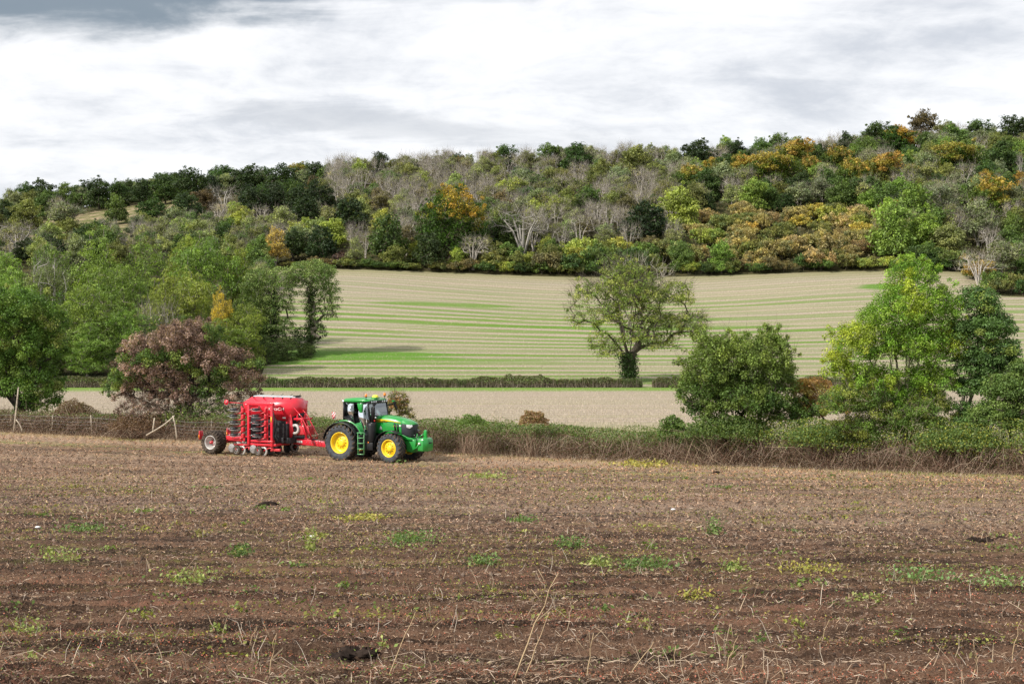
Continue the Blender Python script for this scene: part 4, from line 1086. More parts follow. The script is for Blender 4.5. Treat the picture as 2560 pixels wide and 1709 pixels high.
# bare antler branches in the top of it
Rk = rng(502); L2 = [lob(1455, 620, y, 55, 32, x0, z0), lob(1500, 640, y, 60, 30, x0, z0), lob(1400, 640, y, 35, 30, x0, z0)]
tm2, _c = tree_meshes('ash_top', 503, L2, [[(0, 0, 8.0), (0.5, 0, 11), (1.2, 0.2, 14)], [(0.2, 0, 8), (-1, 0.2, 11), (-1.4, .2, 13.5)]], 44, 0.8, 1, 0.1, pal, tip=0.025, base_r=0.12, step=0.9, twigs=7, twig_len=1.1, twig_w=0.035, leafiness=0, k=4)
lone = bpy.data.objects['lone_tree']
o = part('bare_top_branches', tm2, lone, (0.42, 0.38, 0.31)); o['label'] = 'pale bare branches rising out of the crown'

# the two ivy-clad trees at the right end of the valley wood
for (cx, top, bot, y, wd, nm, lb, sd_) in ((716, 592, 802, 231.0, 118, 'ivy_tree', 'rightmost tree of the valley wood, a dark ivy column with overhanging foliage', 511),
                                         (628, 604, 806, 229.0, 140, 'ivy_tree', 'ivy-clad tree with bluish-green crown just left of the overhanging one', 512)):
    x0, _z = px_at(cx - (4 if sd_ == 511 else 0), bot, y); z0 = Hs(x0, y)
    if sd_ == 511:
        L = [lob(715, 625, y, 58, 32, x0, z0), lob(690, 640, y, 40, 32, x0, z0), lob(750, 670, y, 28, 48, x0, z0), lob(756, 715, y, 20, 38, x0, z0), lob(735, 645, y, 40, 36, x0, z0), lob(716, 700, y, 23, 60, x0, z0), lob(718, 765, y, 32, 36, x0, z0)]
    else:
        L = [lob(620, 640, y, 62, 36, x0, z0), lob(590, 660, y, 40, 40, x0, z0), lob(655, 660, y, 36, 42, x0, z0), lob(630, 700, y, 46, 40, x0, z0), lob(640, 760, y, 46, 44, x0, z0), lob(600, 770, y, 36, 36, x0, z0), lob(668, 785, y, 40, 20, x0, z0)]
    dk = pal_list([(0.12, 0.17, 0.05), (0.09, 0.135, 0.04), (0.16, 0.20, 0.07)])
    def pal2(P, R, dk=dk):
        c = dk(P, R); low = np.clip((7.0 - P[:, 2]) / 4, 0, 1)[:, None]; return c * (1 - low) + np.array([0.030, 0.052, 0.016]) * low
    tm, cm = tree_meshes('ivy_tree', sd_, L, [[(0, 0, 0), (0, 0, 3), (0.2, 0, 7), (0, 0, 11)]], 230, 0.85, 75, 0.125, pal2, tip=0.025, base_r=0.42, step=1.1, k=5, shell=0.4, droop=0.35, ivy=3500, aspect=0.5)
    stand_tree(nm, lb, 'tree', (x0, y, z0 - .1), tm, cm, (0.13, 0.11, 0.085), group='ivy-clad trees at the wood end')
# dark thicket at the foot of the valley wood
i = 0
for (cx, top, wd, y) in ((560, 760, 90, 214), (605, 768, 80, 219), (655, 772, 70, 224), (480, 790, 100, 205), (700, 785, 60, 228), (400, 800, 120, 203), (300, 800, 110, 203), (30, 815, 120, 201), (110, 800, 90, 203)):
    x0, zt = px_at(cx, top, y); z0 = Hs(x0, y); tm, cm = PROTO['Lbush'][i % 4]; w_ = P_(wd) / F * y
    stand_tree('shrub', 'dark thicket bush at the wood foot, %s from the left' % ['fifth', 'sixth', 'seventh', 'fourth', 'eighth', 'third', 'second', 'first', 'next'][i] if i != 8 else 'dark thicket bush at the wood foot right beside the leftmost one', 'shrub',
               (x0, y, z0 - 0.8), tm, cm, BARK_BROWN, (0.055, 0.080, 0.024), i * 1.3, (w_ / 9.6, w_ / 9.6, (zt - z0 + .8) / 10), 'thicket bushes under the valley wood')
    i += 1

# ---- near: oak at the left edge
y = 97.0; x0, _z = px_at(45, 960, y); z0 = Hs(x0, y)
L = [lob(50, 720, y, 90, 55, x0, z0), lob(0, 760, y, 90, 70, x0, z0), lob(80, 800, y, 72, 60, x0, z0), lob(60, 880, y, 82, 60, x0, z0), lob(-20, 860, y, 80, 70, x0, z0), lob(110, 740, y, 45, 34, x0, z0), lob(90, 925, y, 50, 30, x0, z0), lob(20, 690, y, 60, 30, x0, z0)]
pal = pal_list([(0.085, 0.145, 0.026), (0.06, 0.11, 0.02), (0.13, 0.185, 0.04), (0.19, 0.21, 0.06)], [.35, .35, .2, .1])
tm, cm = tree_meshes('near_oak', 521, L, [[(0, 0, 0), (0, 0, 1.6), (-0.3, 0, 3.6), (-.5, 0, 6)], [(0, 0, 1.2), (1, -.2, 2.6), (1.6, -.3, 4.5)], [(0, 0, 1.3), (-1.2, .1, 2.7), (-2.4, .1, 4)]], 360, 0.5, 190, 0.066, pal, flat=.9, sprigs=70, tip=0.012, base_r=0.3, step=0.6, k=6, up=0.4, shell=0.36)
stand_tree('oak_tree', 'dense dark green tree cut by the left edge behind the wire fence', 'tree', (x0, y, z0 - .1), tm, cm, BARK_DARK)
# ---- near: small spreading tree with dead brown leaves
y = 88.0; x0, _z = px_at(425, 1000, y); z0 = Hs(x0, y)
L = [lob(425, 800, y, 100, 62, x0, z0), lob(350, 850, y, 95, 52, x0, z0), lob(500, 840, y, 85, 55, x0, z0), lob(440, 770, y, 75, 36, x0, z0), lob(290, 880, y, 50, 32, x0, z0), lob(560, 850, y, 46, 50, x0, z0), lob(520, 900, y, 70, 40, x0, z0),
     lob(410, 900, y, 75, 30, x0, z0), lob(275, 900, y, 34, 26, x0, z0), lob(320, 810, y, 50, 40, x0, z0)]
def pal_brown(P, R):
    n = len(P)
    br = pal_list([(0.235, 0.15, 0.135), (0.18, 0.112, 0.10), (0.31, 0.21, 0.19), (0.13, 0.08, 0.07)])(P, R)
    gr = pal_list([(0.08, 0.13, 0.03), (0.16, 0.20, 0.05), (0.055, 0.095, 0.022)])(P, R)
    k = fbm(P[:, 0] * 0.55 + 3, P[:, 2] * 0.8 + 7, 2, 31) + 0.10 * (P[:, 0] > 1.5) - 0.02 + 0.16 * (P[:, 0] < -3.4)
    return np.where((k > 0.67)[:, None], gr, br)
tm, cm = tree_meshes('brown_tree', 531, L, [[(0, 0, 0), (0.1, 0, 0.9), (0.3, 0, 2.2), (.4, 0, 4)], [(0, 0, .7), (-1.2, -.2, 1.7), (-2.8, -.2, 2.4)], [(0, 0, .8), (1.3, .1, 1.9), (2.6, .1, 2.6)], [(0, 0, .9), (-.6, .3, 2.2), (-1.4, .5, 3.8)]],
                     520, 0.34, 125, 0.055, pal_brown, tip=0.012, base_r=0.27, step=0.5, flat=.95, sprigs=60, twigs=4, twig_len=0.5, twig_w=0.014, k=6, up=0.3, shell=0.38)
stand_tree('oak_tree', 'small spreading tree with dead pinkish-brown leaves and a few green ones behind the fence', 'tree', (x0, y, z0 - .05), tm, cm, BARK_DARK)
# drooping dead lower boughs to its right and left
L = [lob(350, 940, y, 70, 40, x0, z0), lob(450, 945, y, 80, 44, x0, z0), lob(530, 950, y, 60, 40, x0, z0)]
tm, cm = tree_meshes('brown_low', 532, L, [[(0.2, -.6, 0), (0.6, -.6, 1)], [(-1, -.6, 0), (-1.2, -.6, 1.2)], [(1.8, -.6, 0), (2, -.6, 1.2)]], 200, 0.3, 26, 0.07, pal_brown, tip=0.01, base_r=0.05, step=0.4, twigs=12, twig_len=0.55, twig_w=0.016, k=4, shell=0.5)
stand_tree('scrub', 'twiggy brown-leaved undergrowth beneath the brown-leaved tree', 'shrub', (x0, y - .7, z0 - .05), tm, cm, (0.20, 0.16, 0.13))

# ---- near right: big round bush
y = 70.5; x0, _z = px_at(1700, 1010, y); z0 = Hs(x0, y)
L = [lob(1640, 860, y, 80, 70, x0, z0), lob(1740, 840, y, 85, 60, x0, z0), lob(1690, 820, y, 80, 50, x0, z0), lob(1780, 880, y, 52, 55, x0, z0), lob(1610, 900, y, 60, 60, x0, z0), lob(1630, 800, y, 40, 32, x0, z0), lob(1760, 800, y, 40, 40, x0, z0),
     lob(1700, 930, y, 120, 60, x0, z0), lob(1820, 950, y, 50, 40, x0, z0)]
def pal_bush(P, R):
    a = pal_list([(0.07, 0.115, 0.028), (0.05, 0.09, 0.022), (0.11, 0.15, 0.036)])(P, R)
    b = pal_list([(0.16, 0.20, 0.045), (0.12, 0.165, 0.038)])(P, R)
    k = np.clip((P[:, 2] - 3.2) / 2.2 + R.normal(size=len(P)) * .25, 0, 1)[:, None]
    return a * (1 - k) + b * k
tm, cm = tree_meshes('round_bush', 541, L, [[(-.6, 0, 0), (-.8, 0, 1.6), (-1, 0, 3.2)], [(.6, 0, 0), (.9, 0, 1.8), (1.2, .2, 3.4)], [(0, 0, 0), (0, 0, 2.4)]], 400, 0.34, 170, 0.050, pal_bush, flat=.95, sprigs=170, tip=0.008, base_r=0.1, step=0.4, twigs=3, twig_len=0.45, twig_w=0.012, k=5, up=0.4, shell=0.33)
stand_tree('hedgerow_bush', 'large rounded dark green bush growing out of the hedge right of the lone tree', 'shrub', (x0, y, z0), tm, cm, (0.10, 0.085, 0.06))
# orange shrub peeping out behind
y = 71.0; x0, _z = px_at(1885, 985, y); z0 = Hs(x0, y)
L = [lob(1865, 895, y, 48, 30, x0, z0), lob(1900, 930, y, 55, 45, x0, z0), lob(1850, 940, y, 40, 40, x0, z0)]
def pal_or(P, R):
    a = pal_list([(0.40, 0.25, 0.09), (0.34, 0.19, 0.08), (0.30, 0.24, 0.08)])(P, R); b = pal_list([(0.06, 0.09, 0.02), (0.14, 0.15, 0.03)])(P, R)
    k = np.clip((P[:, 2] - 1.9) / .6 + R.normal(size=len(P)) * .2, 0, 1)[:, None]
    return a * k + b * (1 - k)
tm, cm = tree_meshes('orange_shrub', 551, L, [[(0, 0, 0), (0, 0, 1.2), (.1, 0, 2.2)]], 120, 0.3, 90, 0.055, pal_or, tip=0.008, base_r=0.06, step=0.4, k=4, shell=0.35)
stand_tree('hedgerow_shrub', 'orange-topped autumn shrub between the round bush and the tall hedgerow tree', 'shrub', (x0, y, z0), tm, cm, BARK_BROWN)
# tall multi-stemmed tree at the right
y = 67.0; x0, _z = px_at(2075, 1025, y); z0 = Hs(x0, y)
L = [lob(2090, 660, y, 62, 60, x0, z0), lob(2075, 720, y, 90, 60, x0, z0), lob(2140, 720, y, 62, 70, x0, z0), lob(1960, 800, y, 62, 62, x0, z0), lob(2010, 760, y, 56, 60, x0, z0), lob(2075, 800, y, 90, 60, x0, z0), lob(2150, 800, y, 56, 60, x0, z0),
     lob(1930, 850, y, 40, 34, x0, z0), lob(2000, 870, y, 70, 36, x0, z0), lob(2130, 870, y, 60, 40, x0, z0), lob(2085, 630, y, 30, 34, x0, z0), lob(2180, 790, y, 36, 60, x0, z0), lob(2030, 915, y, 80, 34, x0, z0, .6), lob(2120, 915, y, 60, 34, x0, z0, .8), lob(1960, 920, y, 50, 40, x0, z0, .5)]
def pal_tall(P, R):
    a = pal_list([(0.14, 0.235, 0.03), (0.10, 0.18, 0.026), (0.18, 0.26, 0.04)])(P, R); b = pal_list([(0.34, 0.35, 0.04), (0.27, 0.31, 0.04)])(P, R)
    k = np.clip((-P[:, 0] - 2.2) / 1.4 + R.normal(size=len(P)) * .3, 0, .8)[:, None] * (P[:, 2] > 3.0)[:, None]  # sunlit left side of the crown painted in as lighter yellow leaves
    top = (fbm(P[:, 0] * .8, P[:, 2] * .8, 2, 77) > 0.68)[:, None]
    k = np.where(top, 0.6, k)
    return a * (1 - k) + b * k
st = []
for (tx, ty) in ((2060, 700), (2095, 690), (2130, 760), (1990, 800), (2030, 760), (2165, 800), (2090, 760)):
    X, Z = px_at(tx, ty, y); X -= x0; Z -= z0
    d_ = (rng(int(tx)).random() - .5) * 2.0
    st.append([(0.12 * np.sign(X) * rng(int(tx) + 1).random(), d_ * .1, 0), (X * .22, d_ * .3, Z * .3), (X * .6, d_ * .7, Z * .65), (X, d_, Z)])
tm, cm = tree_meshes('tall_tree', 561, L, st, 500, 0.36, 160, 0.058, pal_tall, flat=.9, sprigs=130, tip=0.009, base_r=0.085, step=0.5, k=6, up=0.35, shell=0.36, droop=0.1, aspect=0.38)
stand_tree('hedgerow_tree', 'tall bright green multi-stemmed tree with a left side coloured sunlit yellow rising from the hedge', 'tree', (x0, y, z0), tm, cm, (0.27, 0.25, 0.17))
# loose lower growth of that tree (its own young shoots)
L = [lob(1930, 930, y, 60, 40, x0, z0), lob(1985, 930, y, 70, 46, x0, z0), lob(2080, 960, y, 90, 46, x0, z0), lob(2140, 930, y, 40, 40, x0, z0), lob(1960, 985, y, 60, 34, x0, z0)]
tm, cm = tree_meshes('shoots', 562, L, [[(-.8, 0, 0), (-1, 0, 1.2)], [(.4, 0, 0), (.6, 0, 1.2)], [(-1.8, 0, 0), (-1.9, 0, 1)]], 240, 0.34, 115, 0.054, pal_list([(0.10, 0.155, 0.03), (0.17, 0.19, 0.04), (0.07, 0.115, 0.025)]), tip=0.008, base_r=0.045, step=0.4, twigs=5, twig_len=0.5, twig_w=0.013, k=4, shell=0.45, aspect=0.4)
stand_tree('sapling_thicket', 'yellow-green sapling thicket at the foot of the tall hedgerow tree', 'shrub', (x0, y - .5, z0), tm, cm, (0.24, 0.21, 0.15))
# the darker tree at the right edge
y = 66.5; x0, _z = px_at(2205, 1030, y); z0 = Hs(x0, y)
L = [lob(2245, 700, y, 42, 42, x0, z0), lob(2265, 760, y, 60, 46, x0, z0), lob(2280, 820, y, 60, 46, x0, z0), lob(2225, 840, y, 40, 40, x0, z0), lob(2210, 770, y, 30, 46, x0, z0), lob(2300, 860, y, 60, 40, x0, z0), lob(2250, 890, y, 50, 32, x0, z0), lob(2215, 960, y, 30, 40, x0, z0)]
tm, cm = tree_meshes('right_tree', 571, L, [[(0, 0, 0), (.1, 0, 2.2), (.4, 0, 4.2), (.8, 0, 6.6)], [(.1, 0, 2.4), (.8, .2, 4), (1.6, .3, 5.4)]], 310, 0.38, 160, 0.054, pal_list([(0.075, 0.13, 0.04), (0.10, 0.17, 0.05), (0.05, 0.09, 0.03), (0.17, 0.21, 0.05)], [.4, .3, .2, .1]),
                     tip=0.009, base_r=0.1, step=0.5, k=5, shell=0.38, aspect=0.5)
stand_tree('hedgerow_tree', 'dark bluish-green slender tree right of the tall bright green one', 'tree', (x0, y, z0), tm, cm, (0.22, 0.20, 0.15))
y = 65.0; x0, _z = px_at(2320, 1040, y); z0 = Hs(x0, y)
L = [lob(2320, 900, y, 60, 50, x0, z0), lob(2290, 960, y, 60, 44, x0, z0), lob(2350, 960, y, 60, 60, x0, z0), lob(2350, 860, y, 30, 40, x0, z0)]
tm, cm = tree_meshes('edge_bush', 581, L, [[(0, 0, 0), (0, 0, 1.6)], [(.5, 0, 0), (.7, 0, 1.8)]], 190, 0.36, 140, 0.048, pal_list([(0.10, 0.155, 0.045), (0.13, 0.18, 0.05), (0.07, 0.11, 0.03)]), tip=0.008, base_r=0.06, step=0.4, twigs=3, twig_len=.4, twig_w=.012, k=4, shell=0.4)
stand_tree('hedgerow_bush', 'fine-leaved green bush cut by the right edge above the brambles', 'shrub', (x0, y, z0), tm, cm, BARK_BROWN)
# thin hawthorn behind the tractor
y = 74.5; x0, _z = px_at(918, 985, y); z0 = Hs(x0, y)
L = [lob(912, 930, y, 26, 32, x0, z0), lob(930, 950, y, 20, 24, x0, z0), lob(880, 955, y, 20, 24, x0, z0)]
tm, cm = tree_meshes('hawthorn', 591, L, [[(0, 0, 0), (0, 0, 1), (-.1, 0, 1.9)], [(.1, 0, 0), (.35, 0, 1.2)]], 70, 0.22, 38, 0.05, pal_list([(0.20, 0.17, 0.05), (0.26, 0.14, 0.06), (0.12, 0.12, 0.035)]), tip=0.007, base_r=0.03, step=0.3, twigs=8, twig_len=.35, twig_w=.012, k=4, shell=0.5)
stand_tree('hawthorn_bush', 'thin russet-leaved bush standing behind the tractor cab and hood', 'shrub', (x0, y, z0), tm, cm, BARK_BROWN)

# ------------------------------------------------------------------ hedges
def col_rand(base, n, R, var=0.3):
    base = np.array(base, float)
    i = R.integers(0, len(base), n)
    return base[i] * (1 + var * (R.random((n, 1)) * 2 - 1))
def ground_z(X, Y): return H(X, Y)
# low dark hedge across the valley
def far_hedge(x_a, x_b, label, seed):
    R = rng(seed); o = empty('low_hedge', ((x_a + x_b) / 2, 187.6, Hs((x_a + x_b) / 2, 187.6)))
    Ln = x_b - x_a; n = int(Ln * 420)
    x = R.random(n) * Ln - Ln / 2
    ex = np.minimum(x + Ln / 2, Ln / 2 - x); top = (0.75 + 1.2 * fbm((x + 500) * 0.35, 0 * x, 4, seed, .65) - 0.12) * np.clip(.55 + ex * .5, 0, 1)
    y = (R.random(n) - 0.5) * 1.9
    z = R.random(n) ** 0.7 * top
    X = x + o.location.x; Y = y + 187.6
    gz = ground_z(X, Y) - o.location.z
    V, Q = leaf_quads(np.stack([x, y, z + gz], 1), 0.10, R, 0.4)
    pat = fbm(X * 0.12, X * 0 + 3, 3, 9)
    c = np.where((z / top > 0.5)[:, None], col_rand([(0.065, 0.075, 0.028), (0.10, 0.085, 0.04), (0.055, 0.065, 0.025)], n, R), col_rand([(0.12, 0.085, 0.06), (0.16, 0.125, 0.095), (0.07, 0.055, 0.035)], n, R))
    c = np.where((pat > 0.62)[:, None], col_rand([(0.05, 0.075, 0.022), (0.07, 0.09, 0.03)], n, R), c)
    mb = MB(); mb.add(V, Q=Q, C=np.repeat(c, 4, 0)); mb.build('leaves', M_LEAF, o)
    m = int(Ln * 130); x = R.random(m) * Ln - Ln / 2; y = (R.random(m) - .5) * 1.6 - .2
    X = x + o.location.x; gz = ground_z(X, y + 187.6) - o.location.z
    D = np.stack([R.normal(size=m) * .2, R.normal(size=m) * .15 - .05, 0.35 + 1.25 * R.random(m) ** 1.6], 1)
    V, T = spikes(np.stack([x, y, gz], 1), D, 0.05, R)
    mb = MB(); mb.add(V, T=T, C=np.repeat(col_rand([(0.20, 0.16, 0.125), (0.13, 0.10, 0.075), (0.26, 0.215, 0.17)], m, R), 3, 0)); mb.build('stems', M_TWIG, o)
    tag(o, label, 'hedge', group='low trimmed hedge across the valley')
far_hedge(-84, 17.2, 'low dark trimmed hedge between the two pale fields, its long left stretch', 601)
far_hedge(18.5, 78, 'low dark trimmed hedge right of the lone tree, beyond the round bush', 602)

# big bramble hedge that closes the near field (right half)
LIVE = [(0.07, 0.11, 0.03), (0.10, 0.15, 0.04), (0.14, 0.175, 0.055), (0.08, 0.12, 0.045)]
DEAD = [(0.13, 0.075, 0.053), (0.165, 0.10, 0.07), (0.08, 0.045, 0.033), (0.21, 0.14, 0.10)]
STRAWC = [(0.42, 0.33, 0.235), (0.34, 0.255, 0.18), (0.50, 0.41, 0.30), (0.28, 0.19, 0.135)]
def bramble(name, label, s0, s1, hb, hg, hrear, seed, dens=1.0, rear=True, green=1.0, group=None, cat='hedge', yellow=0.0):
    """hb: height of the brown front, hg: height of the green top, hrear: rough growth behind"""
    R = rng(seed); ox, oy = hline((s0 + s1) / 2, 1.0); oz = Hs(ox, oy)
    o = empty(name, (ox, oy, oz)); tag(o, label, cat, group)
    Ln = s1 - s0
    def world(s, t, z):
        X, Y = hline(s, t); return np.stack([X - ox, Y - oy, H(X, Y) - oz + z], 1)
    prof = lambda s: 0.78 + 0.5 * fbm(s * 0.35, s * 0, 3, seed)
    # dense dark core of twigs
    m = int(Ln * 420 * dens); s = s0 + R.random(m) * Ln; t = 0.05 + R.random(m) ** 0.8 * 1.5
    h = hb * prof(s); z = R.random(m) * h * np.clip(0.25 + t / 0.7, 0, 1)
    A = world(s, t, z)
    D = np.stack([R.normal(size=m) * .4, R.normal(size=m) * .3 - 0.2, R.normal(size=m) * .3 - 0.10], 1) * (0.5 + R.random((m, 1)))
    V, Q = ribbons(A, D, 0.011, R, 0.5)
    mb = MB(); mb.add(V, Q=Q, C=np.repeat(col_rand(DEAD + STRAWC[:1], m, R, .35), 6, 0))
    # arching canes falling to the field
    m = int(Ln * 42 * dens); s = s0 + R.random(m) * Ln; h = hb * prof(s)
    A = world(s, 0.25 + R.random(m) * .4, h * (0.45 + .5 * R.random(m)))
    D = np.stack([R.normal(size=m) * .8, -0.3 - 0.35 * R.random(m), -h * (0.1 + .6 * R.random(m))], 1)
    V, Q = ribbons(A, D, 0.012, R, 0.9); mb.add(V, Q=Q, C=np.repeat(col_rand([(0.22, 0.15, 0.115), (0.155, 0.10, 0.075), (0.30, 0.23, 0.175)], m, R, .2), 6, 0))
    # dry grass skirt
    m = int(Ln * 200 * dens); s = s0 + R.random(m) * Ln
    A = world(s, -0.55 + R.random(m) ** .6 * .95, 0 * s)
    D = np.stack([R.normal(size=m) * .14, -0.05 + R.normal(size=m) * .12, 0.10 + .30 * R.random(m)], 1)
    V, T = spikes(A, D, 0.014, R); mb.add(V, T=T, C=np.repeat(col_rand(STRAWC + DEAD[:2], m, R, .25), 3, 0))
    mb.build('dead_canes', M_TWIG, o)
    # dead and live leaves on the front and the top
    mb = MB()
    m = int(Ln * 1000 * dens); s = s0 + R.random(m) * Ln; t = 0.0 + R.random(m) * 1.5; h = hb * prof(s)
    z = R.random(m) ** .9 * h * np.clip(0.3 + t / 0.6, 0, 1)
    V, Q = leaf_quads(world(s, t, z), 0.035, R, 0.2); mb.add(V, Q=Q, C=np.repeat(col_rand(DEAD + DEAD + [(0.10, 0.10, 0.035)], m, R, .35), 4, 0))
    m = int(Ln * 900 * dens * green); s = s0 + R.random(m) * Ln; t = 0.15 + R.random(m) * 2.2
    pt = fbm(s * .5, s * 0 + 5, 3, seed + 3)
    top = hb * prof(s) + (hg - hb) * np.clip(t / 1.4, 0.15, 1) * (0.6 + .8 * pt)
    z = top - R.random(m) ** 2 * (0.45 + .75 * np.clip(pt - .5, 0, 1) * 3) * hb
    keep = (t > .25) | (pt > .42)
    V, Q = leaf_quads(world(s, t, np.maximum(z, .1))[keep], 0.048, R, 0.5)
    cl = LIVE + ([(0.26, 0.26, 0.05), (0.20, 0.22, 0.05)] if yellow else [(0.12, 0.10, 0.05)])
    mb.add(V, Q=Q, C=np.repeat(col_rand(cl, int(keep.sum()), R, .3), 4, 0))
    mb.build('leaves', M_LEAF, o)
    if rear:
        # rank grass and nettles behind
        m = int(Ln * 380); s = s0 + R.random(m) * Ln; t = 1.8 + R.random(m) * 2.6
        hh = hrear * (0.55 + .6 * fbm(s * .6, t * .6, 3, seed + 8))
        z = hh * (0.55 + .5 * R.random(m))
        mb = MB(); V, Q = leaf_quads(world(s, t, z), 0.06, R, 0.1, 0.4); mb.add(V, Q=Q, C=np.repeat(col_rand([(0.10, 0.135, 0.035), (0.14, 0.165, 0.055), (0.07, 0.10, 0.03), (0.17, 0.15, 0.07)], m, R, .3), 4, 0))
        m = int(Ln * 260); s = s0 + R.random(m) * Ln; t = 1.6 + R.random(m) * 2.8
        hh = hrear * (0.55 + .6 * fbm(s * .6, t * .6, 3, seed + 8))
        D = np.stack([R.normal(size=m) * .12 + .05, R.normal(size=m) * .1, hh * (.55 + .6 * R.random(m))], 1)
        V, T = spikes(world(s, t, 0 * s), D, 0.02, R)
        mb.add(V, T=T, C=np.repeat(col_rand([(0.13, 0.19, 0.045), (0.22, 0.22, 0.08), (0.10, 0.15, 0.035), (0.26, 0.22, 0.13)], m, R, .3), 3, 0))
        mb.build('rank_grass', M_LEAF, o)
    return o
bramble('bramble_hedge', 'brown-fronted bramble hedge with a green top between the tractor and the round bush', 22.5, 49, 1.15, 1.5, 1.75, 611)
bramble('bramble_hedge', 'tall bramble hedge with dead canes and yellowing leaves under the hedgerow trees at the right', 49, 86, 1.25, 2.3, 2.2, 612, 1.05, yellow=1.0, green=1.35)
bramble('bramble_hedge', 'brown bramble hedge behind the seed drill and tractor rear wheel', 12.5, 22.5, 1.15, 1.35, 1.6, 613, 1.3, green=0.6)
bramble('bramble_scrub', 'low brown bramble scrub along the wire fence at the left', -12, 12.5, 1.15, 1.2, 1.25, 614, 1.3, green=0.3, cat='scrub')
# heap of brown bramble by the dark tree, russet bush in the hedge top, green grass tuft
def heap(name, label, cx, cy, y, rx, ry, cols, seed, n=2600, leaf=0.04, tw=1600, cat='shrub'):
    X, Z = px_at(cx, cy + ry, y); z0 = Hs(X, y); R = rng(seed)
    o = empty(name, (X, y, z0)); tag(o, label, cat)
    a = P_(rx) / F * y; _x, zc_ = px_at(cx, cy, y); b = P_(ry) / F * y; zc_ -= z0
    d = R.normal(size=(n, 3)); d /= np.linalg.norm(d, axis=1)[:, None]; d[:, 2] = np.abs(d[:, 2]) * 1.5 - .5
    P = d * (R.random((n, 1)) ** .4) * np.array([a, a * .7, b]) * (0.7 + 0.5 * vnoise(d[:, 0] * 4, d[:, 2] * 4, seed))[:, None] + np.array([0, 0, max(zc_, .3)])
    P[:, 2] = np.maximum(P[:, 2], .03)
    mb = MB(); V, Q = leaf_quads(P, leaf, R, .3); mb.add(V, Q=Q, C=np.repeat(col_rand(cols, n, R, .3), 4, 0)); mb.build('leaves', M_LEAF, o)
    m = tw; A = np.stack([R.normal(size=m) * a * .4, R.normal(size=m) * a * .3, R.random(m) * .3], 1)
    D = np.stack([R.normal(size=m) * a * .45, R.normal(size=m) * a * .35, (zc_ + b) * (.1 + .7 * R.random(m) ** 1.5)], 1) * .8
    V, Q = ribbons(A, D, 0.013, R, .3); mb = MB(); mb.add(V, Q=Q, C=np.repeat(col_rand(DEAD + STRAWC[:2], m, R, .3), 6, 0)); mb.build('stems', M_TWIG, o)
    return o
heap('bramble_heap', 'rounded heap of brown bramble stems beside the dark tree at the left', 170, 955, 91.5, 62, 42, DEAD + [(0.12, 0.11, 0.04)], 621, 11000, tw=900)
heap('bramble_heap', 'low brown bramble mound at the fence under the brown-leaved tree', 330, 975, 86.5, 95, 26, DEAD, 622, 9000, tw=900)
heap('russet_bush', 'russet bramble bush on top of the hedge right of the tractor', 1225, 962, 73.5, 34, 24, [(0.27, 0.16, 0.10), (0.20, 0.12, 0.08), (0.24, 0.20, 0.10)], 623, 5200, tw=120)
heap('nettle_patch', 'tall green nettle patch in the hedge right of the tractor', 1085, 968, 73.8, 40, 20, [(0.09, 0.14, 0.035), (0.12, 0.17, 0.05)], 624, 2200, tw=200)
heap('bramble_mound', 'leafy green bramble mound under the round bush', 1660, 985, 69.3, 110, 40, LIVE, 625, 9000, 0.05, 500)
heap('bramble_mound', 'green and yellow bramble mound left of the tall tree stems', 1900, 1005, 67.2, 100, 36, LIVE + [(0.2, 0.21, 0.04)], 626, 8000, 0.05, 500)
heap('bramble_mound', 'leafy bramble mound right of the tall tree stems', 2200, 1015, 64.6, 120, 34, LIVE + [(0.2, 0.2, 0.04)], 627, 9000, 0.05, 500)
heap('ivy_clump', 'dark green ivy clump in the hedge left of the round bush', 1545, 985, 70.6, 40, 34, LIVE[:2], 628, 3000, 0.05, 200)

# ------------------------------------------------------------------ fence at the left
fo = empty('wire_fence', (*hline(0, 0.3), 0)); tag(fo, 'old wire fence on wooden posts running along the brown scrub at the left', 'fence')
mbw = MB(); fx, fy = hline(0, .3)
ps = [(-6, 0), (-3.2, 0.0), (0.9, 0.0), (4.1, 0.02), (7.6, -0.04), (10.6, 0.03), (13.6, 0.0), (17.0, 0.03), (20.6, 0)]
for zz_ in (0.25, 0.45, 0.65, 0.85, 1.12):
    pts = []
    for s_ in np.linspace(-12, 21, 60):
        X, Y = hline(s_, 0.22); pts.append((X - fx, Y - fy, Hs(X, Y) + zz_ + 0.03 * math.sin(s_ * 1.9)))
    mbw.tube(pts, 0.007, 4)
mbw.build('wires', M_WIRE, fo)
for i, (s_, ln) in enumerate(ps):
    X, Y = hline(s_, 0.3); mbp = MB(); mbp.tube([(X - fx, Y - fy, -0.3), (X - fx + ln * 3, Y - fy, 1.2 + 0.08 * (i % 3))], [0.045, 0.04], 8)
    mbp.build('post', M_WOOD, fo)
def pole(name, label, a, b, r, y, bend=0.0):
    xa, za = px_at(a[0], a[1], y); xb, zb = px_at(b[0], b[1], y); z0 = Hs(xa, y); za = max(za, z0 - .05)
    pts = [(xa + (xb - xa) * f + bend * math.sin(f * 3.14), y, za + (zb - za) * f) for f in (0, .25, .5, .75, 1)]
    pts = [(p[0] - xa, 0, p[2] - z0) for p in pts]
    mb = MB(); mb.tube(pts, [r, r, r * .95, r * .9, r * .8], 8)
    o = mb.build(name, M_WOOD); o.location = (xa, y, z0)
    tag(o, label, 'post'); return o
pole('leaning_pole', 'tall pale leaning pole rising in front of the dark tree at the far left', (31, 992), (42, 888), 0.055, 90.6)
pole('leaning_pole', 'short pale stick propped against the tall leaning pole', (50, 992), (36, 962), 0.04, 90.5, 0.1)
pole('leaning_branch', 'pale crooked branch sloping up to the right in front of the brown-leaved tree', (335, 998), (400, 953), 0.045, 83.6, 0.15)
